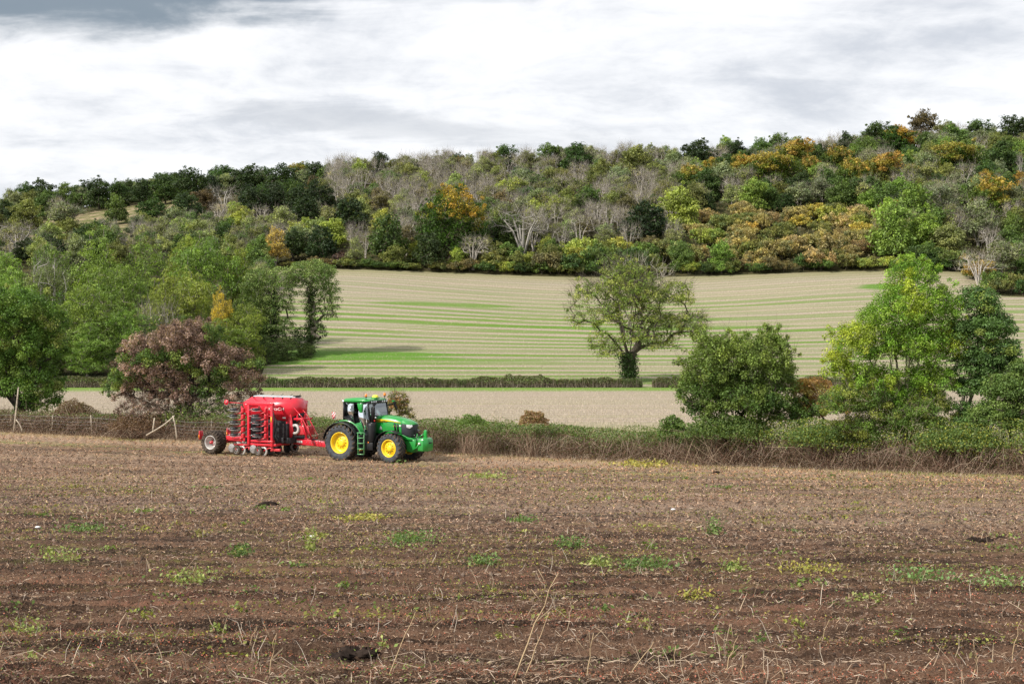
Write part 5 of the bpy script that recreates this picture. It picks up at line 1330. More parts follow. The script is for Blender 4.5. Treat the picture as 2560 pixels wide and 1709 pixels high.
pole('leaning_branch', 'pale bent branch standing right of the crooked sloping one', (405, 1008), (396, 953), 0.045, 83.2, 0.05)
pole('fence_post', 'upright weathered post just left of the crossing branches', (350, 990), (354, 958), 0.05, 84.0)
pole('fence_post', 'small pale post in the brambles near the right edge', (2250, 1040), (2244, 1020), 0.06, 64.4)
# ------------------------------------------------------------------ tractor (X forward, -Y towards the camera, origin on the ground under the rear axle)
HEAD = math.atan2(-0.474, 0.881)
TX, TY = -8.2, 73.3
tz = Hs(TX, TY)
tr = empty('tractor', (TX, TY, tz - 0.03), HEAD)
tag(tr, 'bright green farm tractor with yellow wheels pulling the red seed drill', 'tractor')

def text_mesh(s, size, name='lettering', depth=0.004):
    cu = bpy.data.curves.new(name, 'FONT'); cu.body = s; cu.size = size; cu.extrude = depth; cu.align_x = 'CENTER'; cu.align_y = 'CENTER'
    ob = bpy.data.objects.new('tmp', cu); COL.objects.link(ob)
    dg = bpy.context.evaluated_depsgraph_get(); me = bpy.data.meshes.new_from_object(ob.evaluated_get(dg))
    bpy.data.objects.remove(ob); return me
def lettering(s, size, loc, rot, mat, parent, sx=1.0):
    me = text_mesh(s, size); me.materials.clear(); me.materials.append(mat)
    o = bpy.data.objects.new('lettering', me); COL.objects.link(o); o.parent = parent; o.location = loc; o.rotation_euler = rot; o.scale = (sx, 1, 1)
    return o
def wheel(parent, x, y, zc, R_, rr, w_, side, lugs, rimmat, tyremat, yaw=0.0, dish=0.1, name='wheel', hubred=False, lugh=0.04, bulge=1.0):
    """side -1: outer face towards -Y"""
    o = empty(name, (x, y, zc)); o.parent = parent; o.rotation_euler = (0, 0, yaw)
    s = side; h = w_ / 2
    mb = MB()
    prof = [(rr, -h * .78), (rr + .03, -h * .92), (rr + (R_ - rr) * .35, -h * 1.04), (rr + (R_ - rr) * .7, -h * 1.02), (R_ - .05, -h * .93), (R_ - lugh, -h * .78), (R_ - lugh + .008, 0), (R_ - lugh, h * .78),
            (R_ - .05, h * .93), (rr + (R_ - rr) * .7, h * 1.02), (rr + (R_ - rr) * .35, h * 1.04), (rr + .03, h * .92), (rr, h * .78)]
    mb.lathe(prof, (0, 0, 0), 72)
    ty = mb.build('tyre', tyremat, o, smooth=True)
    mb = MB()
    for i in range(lugs):
        for sd in (-1, 1):
            a0 = 2 * math.pi * (i + (0.5 if sd > 0 else 0)) / lugs
            th0 = 0.085 * 20 / lugs; ring = []
            for (yy, da, r0, r1) in ((0.02 * sd, 0.30 * 20 / lugs, R_ - lugh - .01, R_), (sd * h * .55, 0.13 * 20 / lugs, R_ - lugh - .01, R_), (sd * h * .93, 0.0, R_ - .07, R_ - .012), (sd * h * 1.04, -0.01, R_ - .13, R_ - .075)):
                A = []
                for (aa, r_) in ((a0 + da - th0, r0), (a0 + da - th0 * .7, r1), (a0 + da + th0 * .7, r1), (a0 + da + th0, r0)):
                    A.append((r_ * math.cos(aa), yy, r_ * math.sin(aa)))
                ring.append(A)
            # the last ring moves outwards on the sidewall
            mb.loft(ring)
    lg = mb.build('tread', M_TYREM, ty)
    mb = MB()
    ys = s * h
    pr = [(rr + .012, ys * .80), (rr + .02, ys * .90), (rr - .015, ys * .88), (rr - .04, ys * .70), (rr - .055, ys * .35), (rr - .10, ys * .22), (rr * .72, ys * (.22 + dish)), (rr * .36, ys * (.26 + dish)), (rr * .34, ys * (.45 + dish)), (rr * .22, ys * (.5 + dish)), (0.001, ys * (.5 + dish))]
    mb.lathe(pr, (0, 0, 0), 48)
    pr2 = [(rr - .055, ys * .35), (rr - .055, -ys * .6), (rr + .01, -ys * .85), (rr + .03, -ys * .75)]
    mb.lathe(pr2, (0, 0, 0), 48)
    rm = mb.build('rim', rimmat, o, smooth=True)
    mb = MB()
    for i in range(10):
        a = 2 * math.pi * i / 10
        mb.lathe([(0.001, ys * (.29 + dish) + s * .03), (.018, ys * (.29 + dish) + s * .03), (.018, ys * (.25 + dish))], (rr * .5 * math.cos(a), 0, rr * .5 * math.sin(a)), 8)
    if hubred: mb.lathe([(0.001, ys * .8), (rr * .2, ys * .8), (rr * .26, ys * .4)], (0, 0, 0), 16)
    mb.build('hub' if hubred else 'wheel_bolts', M_REDD if hubred else M_DARK, rm)
    return o
wheel(tr, 0, -0.93, 0.90, 0.93, 0.53, 0.62, -1, 22, M_YELLOW, M_TYRE, dish=-.02)
wheel(tr, 0, 0.93, 0.90, 0.93, 0.53, 0.62, 1, 22, M_YELLOW, M_TYRE, dish=-.02)
wheel(tr, 2.95, -0.93, 0.73, 0.755, 0.43, 0.50, -1, 20, M_YELLOW, M_TYRE, yaw=rad(-4), dish=.25)
wheel(tr, 2.95, 0.93, 0.73, 0.755, 0.43, 0.50, 1, 20, M_YELLOW, M_TYRE, yaw=rad(-4), dish=.25)

# hood
def hood_ring(x, hw, zb, zs, zt, r=0.14):
    pts = [(x, -hw, zb), (x, -hw * 1.02, (zb + zs) / 2), (x, -hw, zs - .02), (x, -hw + r * .35, zs + (zt - zs) * .5), (x, -hw + r * 1.1, zt - .03), (x, -hw * .3, zt), (x, hw * .3, zt), (x, hw - r * 1.1, zt - .03), (x, hw - r * .35, zs + (zt - zs) * .5), (x, hw, zs - .02), (x, hw * 1.02, (zb + zs) / 2), (x, hw, zb)]
    return pts
mb = MB()
mb.loft([hood_ring(1.72, .44, 1.42, 2.12, 2.30), hood_ring(2.2, .46, 1.40, 2.12, 2.33), hood_ring(2.8, .46, 1.38, 2.06, 2.27), hood_ring(3.25, .45, 1.36, 1.99, 2.17)])
hood = mb.build('hood', M_GREEN, tr, smooth=False, bevel=0.012)
mb = MB()   # nose cap above the grille
mb.loft([hood_ring(3.25, .45, 1.93, 1.99, 2.17), hood_ring(3.5, .42, 1.90, 1.95, 2.10), hood_ring(3.72, .34, 1.88, 1.92, 2.02), hood_ring(3.82, .22, 1.88, 1.90, 1.95)])
mb.build('nose', M_GREEN, hood, bevel=0.015)
mb = MB()   # dark grille wrapping round the front
mb.loft([[(3.25, -.455, 1.42), (3.25, -.455, 1.95), (3.25, .455, 1.95), (3.25, .455, 1.42)], [(3.50, -.43, 1.34), (3.50, -.43, 1.92), (3.50, .43, 1.92), (3.50, .43, 1.34)],
         [(3.70, -.34, 1.28), (3.70, -.34, 1.90), (3.70, .34, 1.90), (3.70, .34, 1.28)], [(3.78, -.2, 1.26), (3.80, -.2, 1.89), (3.80, .2, 1.89), (3.78, .2, 1.26)]])
gr_ = mb.build('grille', M_GRILLE, tr, bevel=0.02)
mb = MB()
for z_ in np.arange(1.34, 1.62, 0.045): mb.box((3.80, 0, z_), (.02, .38, .015))
mb.build('grille_bars', M_BLACK, gr_)
for sd in (-1, 1):
    mb = MB(); mb.loft([[(3.52, sd * .435, 1.90), (3.76, sd * .27, 1.885), (3.78, sd * .25, 1.80), (3.68, sd * .365, 1.70), (3.54, sd * .438, 1.76)],
                        [(3.545, sd * .455, 1.90), (3.785, sd * .285, 1.885), (3.80, sd * .265, 1.80), (3.705, sd * .385, 1.70), (3.56, sd * .458, 1.76)]])
    mb.build('headlight', M_LAMP, tr, bevel=0.006)
    mb = MB(); mb.lathe([(0.001, .03), (.022, .03), (.026, 0)], (3.79, sd * .13, 1.36), 12, axis='X'); mb.build('work_lamp', M_LAMP, tr)
# yellow stripe along the hood side with its lettering
for sd in (-1, 1):
    mb = MB(); yy = sd * .482
    poly = [(1.74, 1.985), (1.76, 2.12), (2.2, 2.12), (2.8, 2.055), (3.22, 1.985), (3.22, 1.955), (2.8, 2.015), (2.45, 2.03), (2.36, 1.985)]
    mb.extrude_y(poly, yy - .004, yy + .004); st_ = mb.build('stripe', M_YELLOW, hood)
M_DKGREEN = simple('dark_green_letters', (0.02, 0.12, 0.03), 0.4)
lettering('JOHN DEERE', 0.105, (2.05, -.489, 2.052), (rad(90), 0, 0), M_DKGREEN, hood, 0.88)
lettering('6R 215', 0.075, (2.86, -.478, 1.80), (rad(90), 0, 0), M_YELLOW, hood, 0.9)
# vents, decals
mb = MB(); mb.extrude_y([(2.80, 1.96), (2.90, 1.94), (2.96, 1.56), (2.86, 1.56)], -.487, -.46); mb.extrude_y([(2.98, 1.93), (3.07, 1.91), (3.11, 1.55), (3.02, 1.55)], -.487, -.46)
mb.build('side_vents', M_BLACK, hood)
mb = MB(); mb.extrude_y([(3.13, 1.87), (3.24, 1.86), (3.24, 1.78), (3.13, 1.79)], -.478, -.46); mb.build('white_label', M_WHITE, hood)
mb = MB(); mb.extrude_y([(1.93, 1.60), (2.11, 1.60), (2.03, 1.80)], -.488, -.46); mb.build('triangle_decal', M_WHITE, hood)
# front frame, cheek plates and side sweep under the hood
mb = MB()
mb.extrude_y([(1.9, 1.42), (3.35, 1.36), (3.75, 1.22), (3.95, 1.12), (3.95, .95), (3.5, .85), (3.3, 1.0), (2.6, 1.18), (1.9, 1.2)], -.30, .30)
mb.extrude_y([(3.25, 1.38), (3.32, 1.38), (3.82, 1.20), (3.80, 1.12), (3.3, 1.18)], -.46, -.40); mb.extrude_y([(3.25, 1.38), (3.32, 1.38), (3.82, 1.20), (3.80, 1.12), (3.3, 1.18)], .40, .46)
mb.extrude_y([(3.45, 1.12), (4.0, 1.12), (4.02, .7), (3.85, .5), (3.5, .55)], -.36, .36)
mb.build('front_frame', M_GREEN, tr, bevel=0.015)
mb = MB(); mb.box((2.95, 0, .72), (.34, 1.4, .26)); mb.box((2.5, 0, .95), (2.6, .42, .5)); mb.box((1.1, 0, .95), (1.7, .75, .7)); mb.box((0, 0, .92), (.5, 1.3, .45)); mb.box((1.3, -.42, .85), (1.2, .5, .5))
mb.build('chassis', M_DARK, tr, bevel=0.02)
# front linkage arms
mb = MB()
for sd in (-1, 1):
    mb.tube([(3.85, sd * .36, .62), (4.15, sd * .42, .78), (4.32, sd * .44, .98)], [.05, .05, .045], 8)
    mb.tube([(4.0, sd * .30, 1.12), (3.98, sd * .34, .66)], .035, 8)
mb.tube([(3.95, 0, 1.22), (4.12, 0, 1.32), (4.34, 0, 1.46)], .032, 8)
mb.tube([(3.92, -.15, 1.0), (4.0, -.15, 1.38), (3.95, -.1, 1.42)], .03, 8)
mb.build('front_linkage', M_GREEN, tr)
mb = MB(); mb.lathe([(0.001, -.05), (.05, -.05), (.05, .05), (.001, .05)], (4.32, -.47, .98), 14); mb.build('link_pin', M_WHITE, tr)
mb = MB(); mb.lathe([(0.001, -.06), (.09, -.06), (.09, .06), (.001, .06)], (4.08, -.08, .92), 16); mb.build('power_shaft_guard', M_YELLOW, tr)
mb = MB(); mb.tube([(3.95, .1, 1.15), (4.15, .15, 1.25), (4.3, .1, 1.12), (4.2, .0, 1.02)], .018, 6); mb.tube([(3.95, .2, 1.1), (4.2, .3, 1.3), (4.36, .2, 1.2)], .018, 6); mb.build('hydraulic_hoses', M_BLACK, tr)
# ballast block
wb = empty('ballast_weight', (0, 0, 0)); wb.parent = tr
rings = []
for (zz_, k_) in ((.58, .90), (.64, 1.0), (1.14, 1.0), (1.24, .86)):
    rings.append([(4.20 + (1 - k_) * .2, -.44 * k_, zz_), (4.50, -.44 * k_, zz_), (4.68 - (1 - k_) * .5, -.24 * k_, zz_), (4.68 - (1 - k_) * .5, .24 * k_, zz_), (4.50, .44 * k_, zz_), (4.20 + (1 - k_) * .2, .44 * k_, zz_)])
mb = MB(); mb.loft(rings); mb.build('block', M_GREEN, wb, bevel=0.015)
mb = MB(); mb.extrude_y([(4.30, 1.2), (4.48, 1.2), (4.47, 1.58), (4.42, 1.64), (4.36, 1.64), (4.31, 1.58)], -.06, .06); mb.build('lifting_eye', M_GREEN, wb, bevel=0.02)
mb = MB(); mb.box((4.686, -.02, 1.0), (.01, .26, .06)); mb.build('slot', M_BLACK, wb)
# fenders
def arc_fender(xc, zc, R0, y0, y1, a0, a1, th, mat, name, n=16, parent=tr, lip=0.0):
    mb = MB(); rings = []
    for i in range(n + 1):
        a = rad(a0 + (a1 - a0) * i / n)
        c, s = math.cos(a), math.sin(a)
        rings.append([(xc + (R0) * c, y0, zc + R0 * s - lip), (xc + (R0 + th) * c, y0 + .02, zc + (R0 + th) * s), (xc + (R0 + th) * c, y1, zc + (R0 + th) * s), (xc + R0 * c, y1, zc + R0 * s)])
    mb.loft(rings); return mb.build(name, mat, parent, smooth=False, bevel=0.01)
for sd in (-1, 1):
    ya, yb = (-1.24, -.86) if sd < 0 else (.86, 1.24)
    f1 = arc_fender(0.02, 0.9, 1.03, ya, yb, 172, 22, .035, M_BLACK, 'rear_fender')
    ya, yb = (-.93, -.60) if sd < 0 else (.60, .93)
    f2 = arc_fender(0.10, 0.92, 1.09, ya, yb, 135, 2, .05, M_GREEN, 'fender_panel')
    ya, yb = (-1.17, -.70) if sd < 0 else (.70, 1.17)
    arc_fender(2.93, 0.73, .86, ya, yb, 178, 58, .025, M_BLACK, 'front_fender')
# cab
cab = empty('cab', (0, 0, 0)); cab.parent = tr
W_ = .84
roof = MB()
def roof_ring(x, w2, z0, z1, b=.1): return [(x, -w2, z0), (x, -w2, z0 + (z1 - z0) * .55), (x, -w2 + b, z1), (x, w2 - b, z1), (x, w2, z0 + (z1 - z0) * .55), (x, w2, z0)]
roof.loft([roof_ring(-.10, .76, 2.99, 3.08), roof_ring(.06, .86, 2.98, 3.15), roof_ring(.8, .88, 2.98, 3.19), roof_ring(1.30, .87, 2.99, 3.16), roof_ring(1.56, .80, 3.03, 3.10)])
ro = roof.build('roof', M_GREEN, cab, bevel=0.015)
mb = MB(); mb.box((.78, 0, 2.945), (1.62, 1.62, .07)); mb.box((1.54, 0, 2.99), (.16, 1.56, .10)); mb.box((-.06, 0, 2.98), (.14, 1.5, .09)); mb.build('roof_frame', M_BLACK, cab, bevel=0.01)
for yy in (-.68, -.48, -.30, .30, .48, .68):
    mb = MB(); mb.lathe([(0.001, .03), (.045, .028), (.055, 0)], (1.61, yy, 2.985), 14, axis='X'); mb.build('work_lamp', M_LAMP, cab)
for yy in (-.66, .66):
    mb = MB(); mb.lathe([(0.001, -.03), (.05, -.03), (.055, 0)], (-.13, yy, 3.0), 14, axis='X'); mb.build('work_lamp', M_LAMP, cab)
mb = MB(); mb.lathe([(0.001, -.03), (.05, -.028), (.06, 0)], (-.02, -.845, 3.005), 14); mb.build('work_lamp', M_LAMP, cab)
for sd in (-1, 1):
    y_ = sd * W_
    mb = MB()
    mb.tube([(1.62, y_ * .93, 1.35), (1.60, y_ * .98, 2.1), (1.50, y_, 2.95)], [.055, .05, .045], 6)      # A pillar
    mb.tube([(.02, y_, 2.05), (.02, y_, 2.95)], .05, 6)                                                     # rear pillar
    mb.tube([(.80, y_ * 1.01, 1.45), (.62, y_ * 1.02, 2.1), (.66, y_, 2.95)], .03, 6)
    mb.tube([(.02, y_, 2.20), (.45, y_, 2.02), (.78, y_, 1.72), (1.08, y_, 1.35), (1.2, y_, 1.1)], .055, 6)  # curved lower edge
    mb.tube([(1.2, y_, 1.12), (1.62, y_ * .93, 1.22)], .05, 6)
    mb.build('side_frame', M_BLACK, cab)
    mb = MB()
    yq = sd * (W_ - .005)
    mb.extrude_y([(.05, 2.18), (.45, 2.0), (.62, 1.88), (.66, 2.92), (.05, 2.92)], yq - .004, yq + .004)
    mb.build('rear_side_window', M_GLASS, cab)
    mb = MB(); mb.extrude_y([(.62, 1.88), (.9, 1.60), (1.2, 1.18), (1.60, 1.25), (1.58, 2.1), (1.48, 2.92), (.67, 2.92)], yq - .004, yq + .004)
    d_ = mb.build('door_glass', M_GLASS, cab)
    mb = MB(); mb.tube([(1.45, yq + sd * .03, 1.7), (1.42, yq + sd * .03, 2.15)], .014, 6); mb.build('door_handle', M_STEEL, d_)
mb = MB(); mb.add([(1.60, -.76, 1.45), (1.60, .76, 1.45), (1.66, .74, 2.1), (1.50, .78, 2.93), (1.50, -.78, 2.93), (1.66, -.74, 2.1)], Q=[[0, 1, 2, 5], [5, 2, 3, 4]]); mb.build('windscreen', M_GLASS, cab)
mb = MB(); mb.add([(.0, -.76, 1.75), (.0, .76, 1.75), (-.02, .78, 2.93), (-.02, -.78, 2.93)], Q=[[0, 1, 2, 3]]); mb.build('rear_window', M_GLASS, cab)
mb = MB(); mb.box((.8, 0, 1.28), (1.5, 1.56, .12)); mb.box((.35, 0, 1.5), (.7, 1.5, .4)); mb.box((1.5, 0, 1.65), (.22, .5, .75)); mb.build('cab_floor', M_BLACK, cab, bevel=0.02)
mb = MB(); mb.box((.62, 0, 1.78), (.5, .52, .16)); mb.box((.40, 0, 2.12), (.16, .5, .62)); mb.box((.38, 0, 2.5), (.12, .28, .16)); mb.box((.72, -.32, 2.0), (.34, .09, .07)); mb.build('seat', M_DARK, cab, bevel=0.03)
mb = MB()
th = np.linspace(0, 2 * np.pi, 25); mb.tube([(1.22 + .06 * math.cos(t_), .2 * math.sin(t_), 2.02 + .19 * math.cos(t_)) for t_ in th], .014, 6, cap=False); mb.tube([(1.22, 0, 2.02), (1.42, 0, 1.75)], .03, 6)
mb.build('steering_wheel', M_BLACK, cab)
mb = MB(); mb.box((1.12, -.52, 2.12), (.05, .26, .22)); mb.build('display', M_BLACK, cab)
# driver (seen as a dark seated shape behind the glass)
# beacons, dome, antenna
for (bx, by) in ((1.35, -.80), (1.40, .84)):
    b_ = empty('beacon', (bx, by, 3.1)); b_.parent = cab
    mb = MB(); mb.tube([(0, 0, -.05), (0, 0, .14)], .018, 8); mb.lathe([(.001, .13), (.06, .13), (.06, .17), (.001, .17)], (0, 0, 0), 14, axis='Z'); mb.build('mount', M_BLACK, b_)
    mb = MB(); mb.lathe([(.062, .17), (.065, .24), (.052, .28), (.02, .305), (.001, .31)], (0, 0, 0), 16, axis='Z'); mb.build('lens', M_ORANGE, b_, smooth=True)
mb = MB(); mb.box((1.38, 0, 3.17), (.3, .36, .06)); gb = mb.build('receiver_bracket', M_GREEN, cab, bevel=0.01)
M_DOME = simple('yellow_dome', (0.85, 0.78, 0.06), 0.35, var=0.08)
mb = MB(); mb.lathe([(.16, 3.19), (.165, 3.24), (.13, 3.30), (.07, 3.325), (.001, 3.33)], (1.38, 0, 0), 20, axis='Z'); mb.build('receiver_dome', M_DOME, cab, smooth=True)
mb = MB(); mb.tube([(.95, -.4, 3.15), (.95, -.4, 3.48)], .006, 5); mb.build('antenna', M_BLACK, cab)
# mirrors
mb = MB(); mb.tube([(1.42, -.88, 2.90), (1.36, -1.1, 2.95), (1.30, -1.2, 2.93)], .025, 6); ma = mb.build('mirror_arm', M_BLACK, cab)
mb = MB(); mb.loft([[(1.14, -1.16, 2.95), (1.44, -1.16, 2.95), (1.44, -1.30, 2.95), (1.14, -1.30, 2.95)], [(1.20, -1.15, 2.70), (1.43, -1.15, 2.70), (1.43, -1.31, 2.70), (1.20, -1.31, 2.70)], [(1.27, -1.17, 2.48), (1.42, -1.17, 2.48), (1.42, -1.28, 2.48), (1.27, -1.28, 2.48)]])
mb.build('mirror', M_GREEN, cab, bevel=0.02)
mb = MB(); mb.tube([(1.50, .85, 2.76), (1.52, 1.2, 2.80), (1.56, 1.48, 2.82)], .03, 6); mb.build('mirror_arm', M_BLACK, cab)
mb = MB(); mb.loft([[(1.50, 1.44, 2.92), (1.58, 1.44, 2.92), (1.58, 1.56, 2.92), (1.50, 1.56, 2.92)], [(1.60, 1.50, 2.52), (1.68, 1.50, 2.52), (1.68, 1.64, 2.52), (1.60, 1.64, 2.52)]]); mr = mb.build('mirror', M_BLACK, cab, bevel=0.01)
mb = MB(); mb.box((1.52, 1.48, 2.95), (.12, .14, .07)); mb.build('mirror_cap', M_GREEN, mr, bevel=0.01)
# air intake / exhaust on the right of the hood
mb = MB(); mb.tube([(1.76, -.78, 1.95), (1.76, -.78, 2.72), (1.78, -.76, 2.84), (1.88, -.70, 2.98)], [.10, .10, .09, .07], 14); mb.tube([(1.76, -.78, 1.85), (1.76, -.78, 1.98)], .17, 14); mb.build('exhaust_stack', M_BLACK, tr, smooth=False)
mb = MB(); mb.lathe([(.001, .95), (.2, .97), (.22, 1.05), (.22, 1.82), (.19, 1.92), (.001, 1.93)], (1.74, -.86, 0), 20, axis='Z'); mb.box((1.72, -.86, .78), (.42, .42, .38)); mb.build('exhaust_canister', M_BLACK, tr, bevel=0.01)
mb = MB(); mb.box((1.68, -1.085, .98), (.05, .02, .07)); mb.build('side_reflector', M_ORANGE, tr)
mb = MB(); mb.lathe([(.001, 0), (.05, 0), (.05, .03), (.001, .03)], (1.92, -.80, 2.22), 12, axis='X'); mb.build('indicator_lamp', M_LAMP, tr)
mb = MB(); mb.tube([(1.70, -.70, 2.20), (1.90, -.80, 2.22)], .012, 6); mb.tube([(1.66, -.66, 2.05), (1.86, -.78, 2.06)], .012, 6); mb.build('lamp_bracket', M_BLACK, tr)
M_TAIL = simple('red_lens', (0.6, 0.03, 0.02), 0.2, var=.1)
mb = MB(); mb.lathe([(.001, 0), (.045, 0), (.045, .03), (.001, .03)], (1.86, -.80, 2.06), 12, axis='X'); mb.build('indicator_lamp', M_TAIL, tr)
# fuel tank / steps
mb = MB(); mb.box((1.28, -.78, .98), (.62, .5, .72)); mb.build('fuel_tank', M_BLACK, tr, bevel=0.05)
lad = empty('ladder', (0, 0, 0)); lad.parent = tr
M_LGREEN = paint('light_green_rail', (0.10, 0.34, 0.13), 0.4, dirt=.3)
mb = MB()
for xx in (1.12, 1.48): mb.box((xx, -1.16, .92), (.028, .10, 1.12))
mb.build('rails', M_LGREEN, lad)
for zz_ in (.38, .65, .93, 1.20, 1.46):
    mb = MB(); mb.box((1.30, -1.16, zz_), (.34, .20 if zz_ < 1.4 else .3, .035)); mb.build('step', M_LGREEN, lad)
# warning board on the rear fender
wbd = empty('warning_board', (-.42, -1.1, 2.12)); wbd.parent = tr
mb = MB(); mb.box((0, 0, .16), (.22, .02, .34)); mb.build('board', M_WHITE, wbd)
mb = MB()
for (a_, b_, c_, d_) in (((-.11, .22), (-.11, .33), (-.02, .33), (-.11, .22)), ((-.11, .05), (-.11, .16), (.06, .33), (.11, .33)), ((-.11, -.01), (.0, -.01), (.11, .16), (.11, .24))):
    poly = [a_, b_, c_, d_] if a_ != d_ else [a_, b_, c_]
    mb.extrude_y(poly, -.016, -.0105)
mb.build('red_stripes', M_RED, wbd)
mb = MB(); mb.tube([(0, 0, 0), (.0, .0, -.1), (.25, .12, -.14)], .015, 6); mb.build('bracket', M_BLACK, wbd)
mb = MB(); mb.tube([(-.3, -.35, .6), (-.9, -.45, .55)], .04, 6); mb.tube([(-.3, .35, .6), (-.9, .45, .55)], .04, 6); mb.tube([(-.2, 0, 1.5), (-.35, 0, .6), (-.85, 0, .56)], .06, 8); mb.build('rear_linkage', M_DARK, tr)

# ------------------------------------------------------------------ seed drill (same axes, origin under its transport wheels)
off = np.array([-8.1, 0.0])
DX = TX + off[0] * 0.881; DY = TY + off[0] * -0.474
dr = empty('seed_drill', (DX, DY, Hs(DX, DY)), HEAD)
tag(dr, 'red trailed seed drill with folded disc wings, hopper and large transport tyres', 'seed drill')
wheel(dr, 0, -1.28, .61, .63, .355, .70, -1, 24, M_RIMG, M_TYREM, dish=-.5, hubred=True, lugh=.03)
wheel(dr, 0, 1.28, .61, .63, .355, .70, 1, 24, M_RIMG, M_TYREM, dish=-.5, hubred=True, lugh=.03)
mb = MB(); mb.box((0, 0, .61), (.2, 2.2, .2)); mb.box((.9, 0, .75), (1.9, .5, .25)); mb.build('axle', M_REDD, dr, bevel=.02)
for sd in (-1, 1):
    t_ = empty('tail_board', (-1.0, sd * 1.15, .95)); t_.parent = dr
    mb = MB(); mb.box((0, 0, 0), (.06, .3, .46)); mb.build('board', M_RED, t_, bevel=.01)
    mb = MB(); mb.box((-.01, -.155 * 1.0, -.08), (.05, .012, .2)); mb.build('reflector', M_ORANGE, t_)
mb = MB(); mb.tube([(-1.0, -1.1, .9), (-.2, -.7, .75), (.2, -.5, .75)], .04, 6); mb.tube([(-1.0, 1.1, .9), (-.2, .7, .75)], .04, 6); mb.build('tail_arms', M_REDD, dr)
# hopper
hp = empty('hopper', (0, 0, 0)); hp.parent = dr
low = [(1.65, -.60, 2.0), (4.33, -.66, 1.83), (4.93, -.25, 2.27), (4.93, .30, 2.27), (4.33, .66, 1.83), (1.65, .60, 2.0)]
mid = [(1.47, -.70, 2.72), (4.72, -.70, 2.78), (4.97, -.27, 2.50), (4.97, .32, 2.50), (4.72, .70, 2.78), (1.47, .70, 2.72)]
top = [(1.80, -.33, 3.04), (4.62, -.30, 3.03), (4.74, -.18, 2.99), (4.74, .18, 2.99), (4.62, .30, 3.03), (1.80, .33, 3.04)]
mb = MB(); mb.loft([low, mid, top]); mb.build('body', M_RED, hp)
fun = [(2.3, -.35, 1.15), (3.8, -.35, 1.15), (4.0, -.2, 1.3), (4.0, .2, 1.3), (3.8, .35, 1.15), (2.3, .35, 1.15)]
low2 = [(p[0] * 1.0, p[1] * .98, p[2] + .01) for p in low]
mb = MB(); mb.loft([fun, low2]); mb.build('funnel', M_DARK, hp)
mb = MB(); mb.loft([[(1.85, -.30, 3.045), (4.62, -.27, 3.045), (4.62, .27, 3.045), (1.85, .30, 3.045)], [(1.87, -.26, 3.10), (4.58, -.23, 3.10), (4.58, .23, 3.10), (1.87, .26, 3.10)], [(2.0, -.1, 3.13), (4.5, -.1, 3.13), (4.5, .1, 3.13), (2.0, .1, 3.13)]])
cv = mb.build('cover', M_COVER, hp, bevel=.01)
mb = MB()
for xx in (1.95, 2.6, 3.25, 3.85, 4.4): mb.box((xx, -.345, 3.01), (.05, .08, .08)); mb.tube([(xx, .25, 3.1), (xx + .1, .4, 3.2)], .014, 5)
mb.build('cover_latches', M_DARK, cv)
mb = MB(); mb.box((4.55, 0, 3.12), (.25, .4, .05)); mb.build('cover_end', M_BLACK, cv)
mb = MB(); mb.box((2.0, -.712, 2.66), (.7, .012, .02)); mb.build('trim', M_WHITE, hp)
lettering('HORSCH', 0.21, (3.62, -.712, 2.45), (rad(93.5), 0, 0), M_WHITE, hp, 1.45)
mb = MB(); mb.box((4.22, -.70, 2.0), (.2, .02, .07)); mb.build('white_label', M_WHITE, hp)
# main upright frames of the folded wings
for sd in (-1, 1):
    mb = MB()
    for xx, z0_, z1_ in ((2.50, .62, 2.78), (4.02, .52, 2.80)):
        mb.box((xx, sd * 1.45, (z0_ + z1_) / 2), (.14, .14, z1_ - z0_)); mb.box((xx, sd * 1.1, 2.60), (.12, .7, .12))
    mb.box((3.27, sd * 1.45, 2.735), (1.72, .15, .13))
    mb.box((3.4, sd * 1.40, .80), (1.43, .3, .10)); mb.box((3.4, sd * 1.35, .62), (1.7, .2, .12))
    mb.box((3.74, sd * 1.47, 1.75), (.05, .06, 1.9)); mb.box((2.02, sd * 1.45, 1.65), (.06, .08, 1.9)); mb.box((3.58, sd * 1.42, 1.6), (.05, .06, 1.9))
    for zz_ in (1.05, 1.72, 2.12): mb.box((3.4, sd * 1.42, zz_), (1.41, .035, .035))
    for zz_ in (1.0, 2.3): mb.box((2.3, sd * 1.46, zz_), (.6, .045, .05))
    mb.build('wing_frame', M_RED, dr, bevel=.012)
mb = MB(); mb.box((3.2, 0, .82), (3.0, 1.6, .3)); mb.box((3.4, -.6, 1.3), (1.5, .25, .9)); mb.box((4.35, -.5, 1.25), (.3, .6, .9)); mb.box((2.2, 0, 1.3), (.6, 1.2, .7)); mb.build('chassis', M_DARK, dr, bevel=.02)
mb = MB(); mb.extrude_y([(4.25, 1.0), (4.6, .9), (4.75, 1.3), (4.6, 2.2), (4.3, 2.0)], -.62, -.56); mb.build('front_plate', M_REDD, dr)
mb = MB()
for k_ in range(7):
    xx = 4.13 + .03 * k_; mb.tube([(xx, -1.50 + .03 * k_, 2.4 - .1 * k_), (xx + .08, -1.55 + .02 * k_, 1.8), (xx - .02, -1.50, 1.1), (xx + .1, -1.4, .7)], .013, 5)
mb.tube([(4.07, -1.5, 2.5), (4.2, -1.52, 2.2), (4.12, -1.5, 1.6)], .012, 5)
mb.build('hydraulic_hoses', M_DARK, dr)
mb = MB(); mb.box((4.02, -1.527, 1.95), (.05, .01, .28)); mb.build('yellow_label', M_YELLOW, dr)
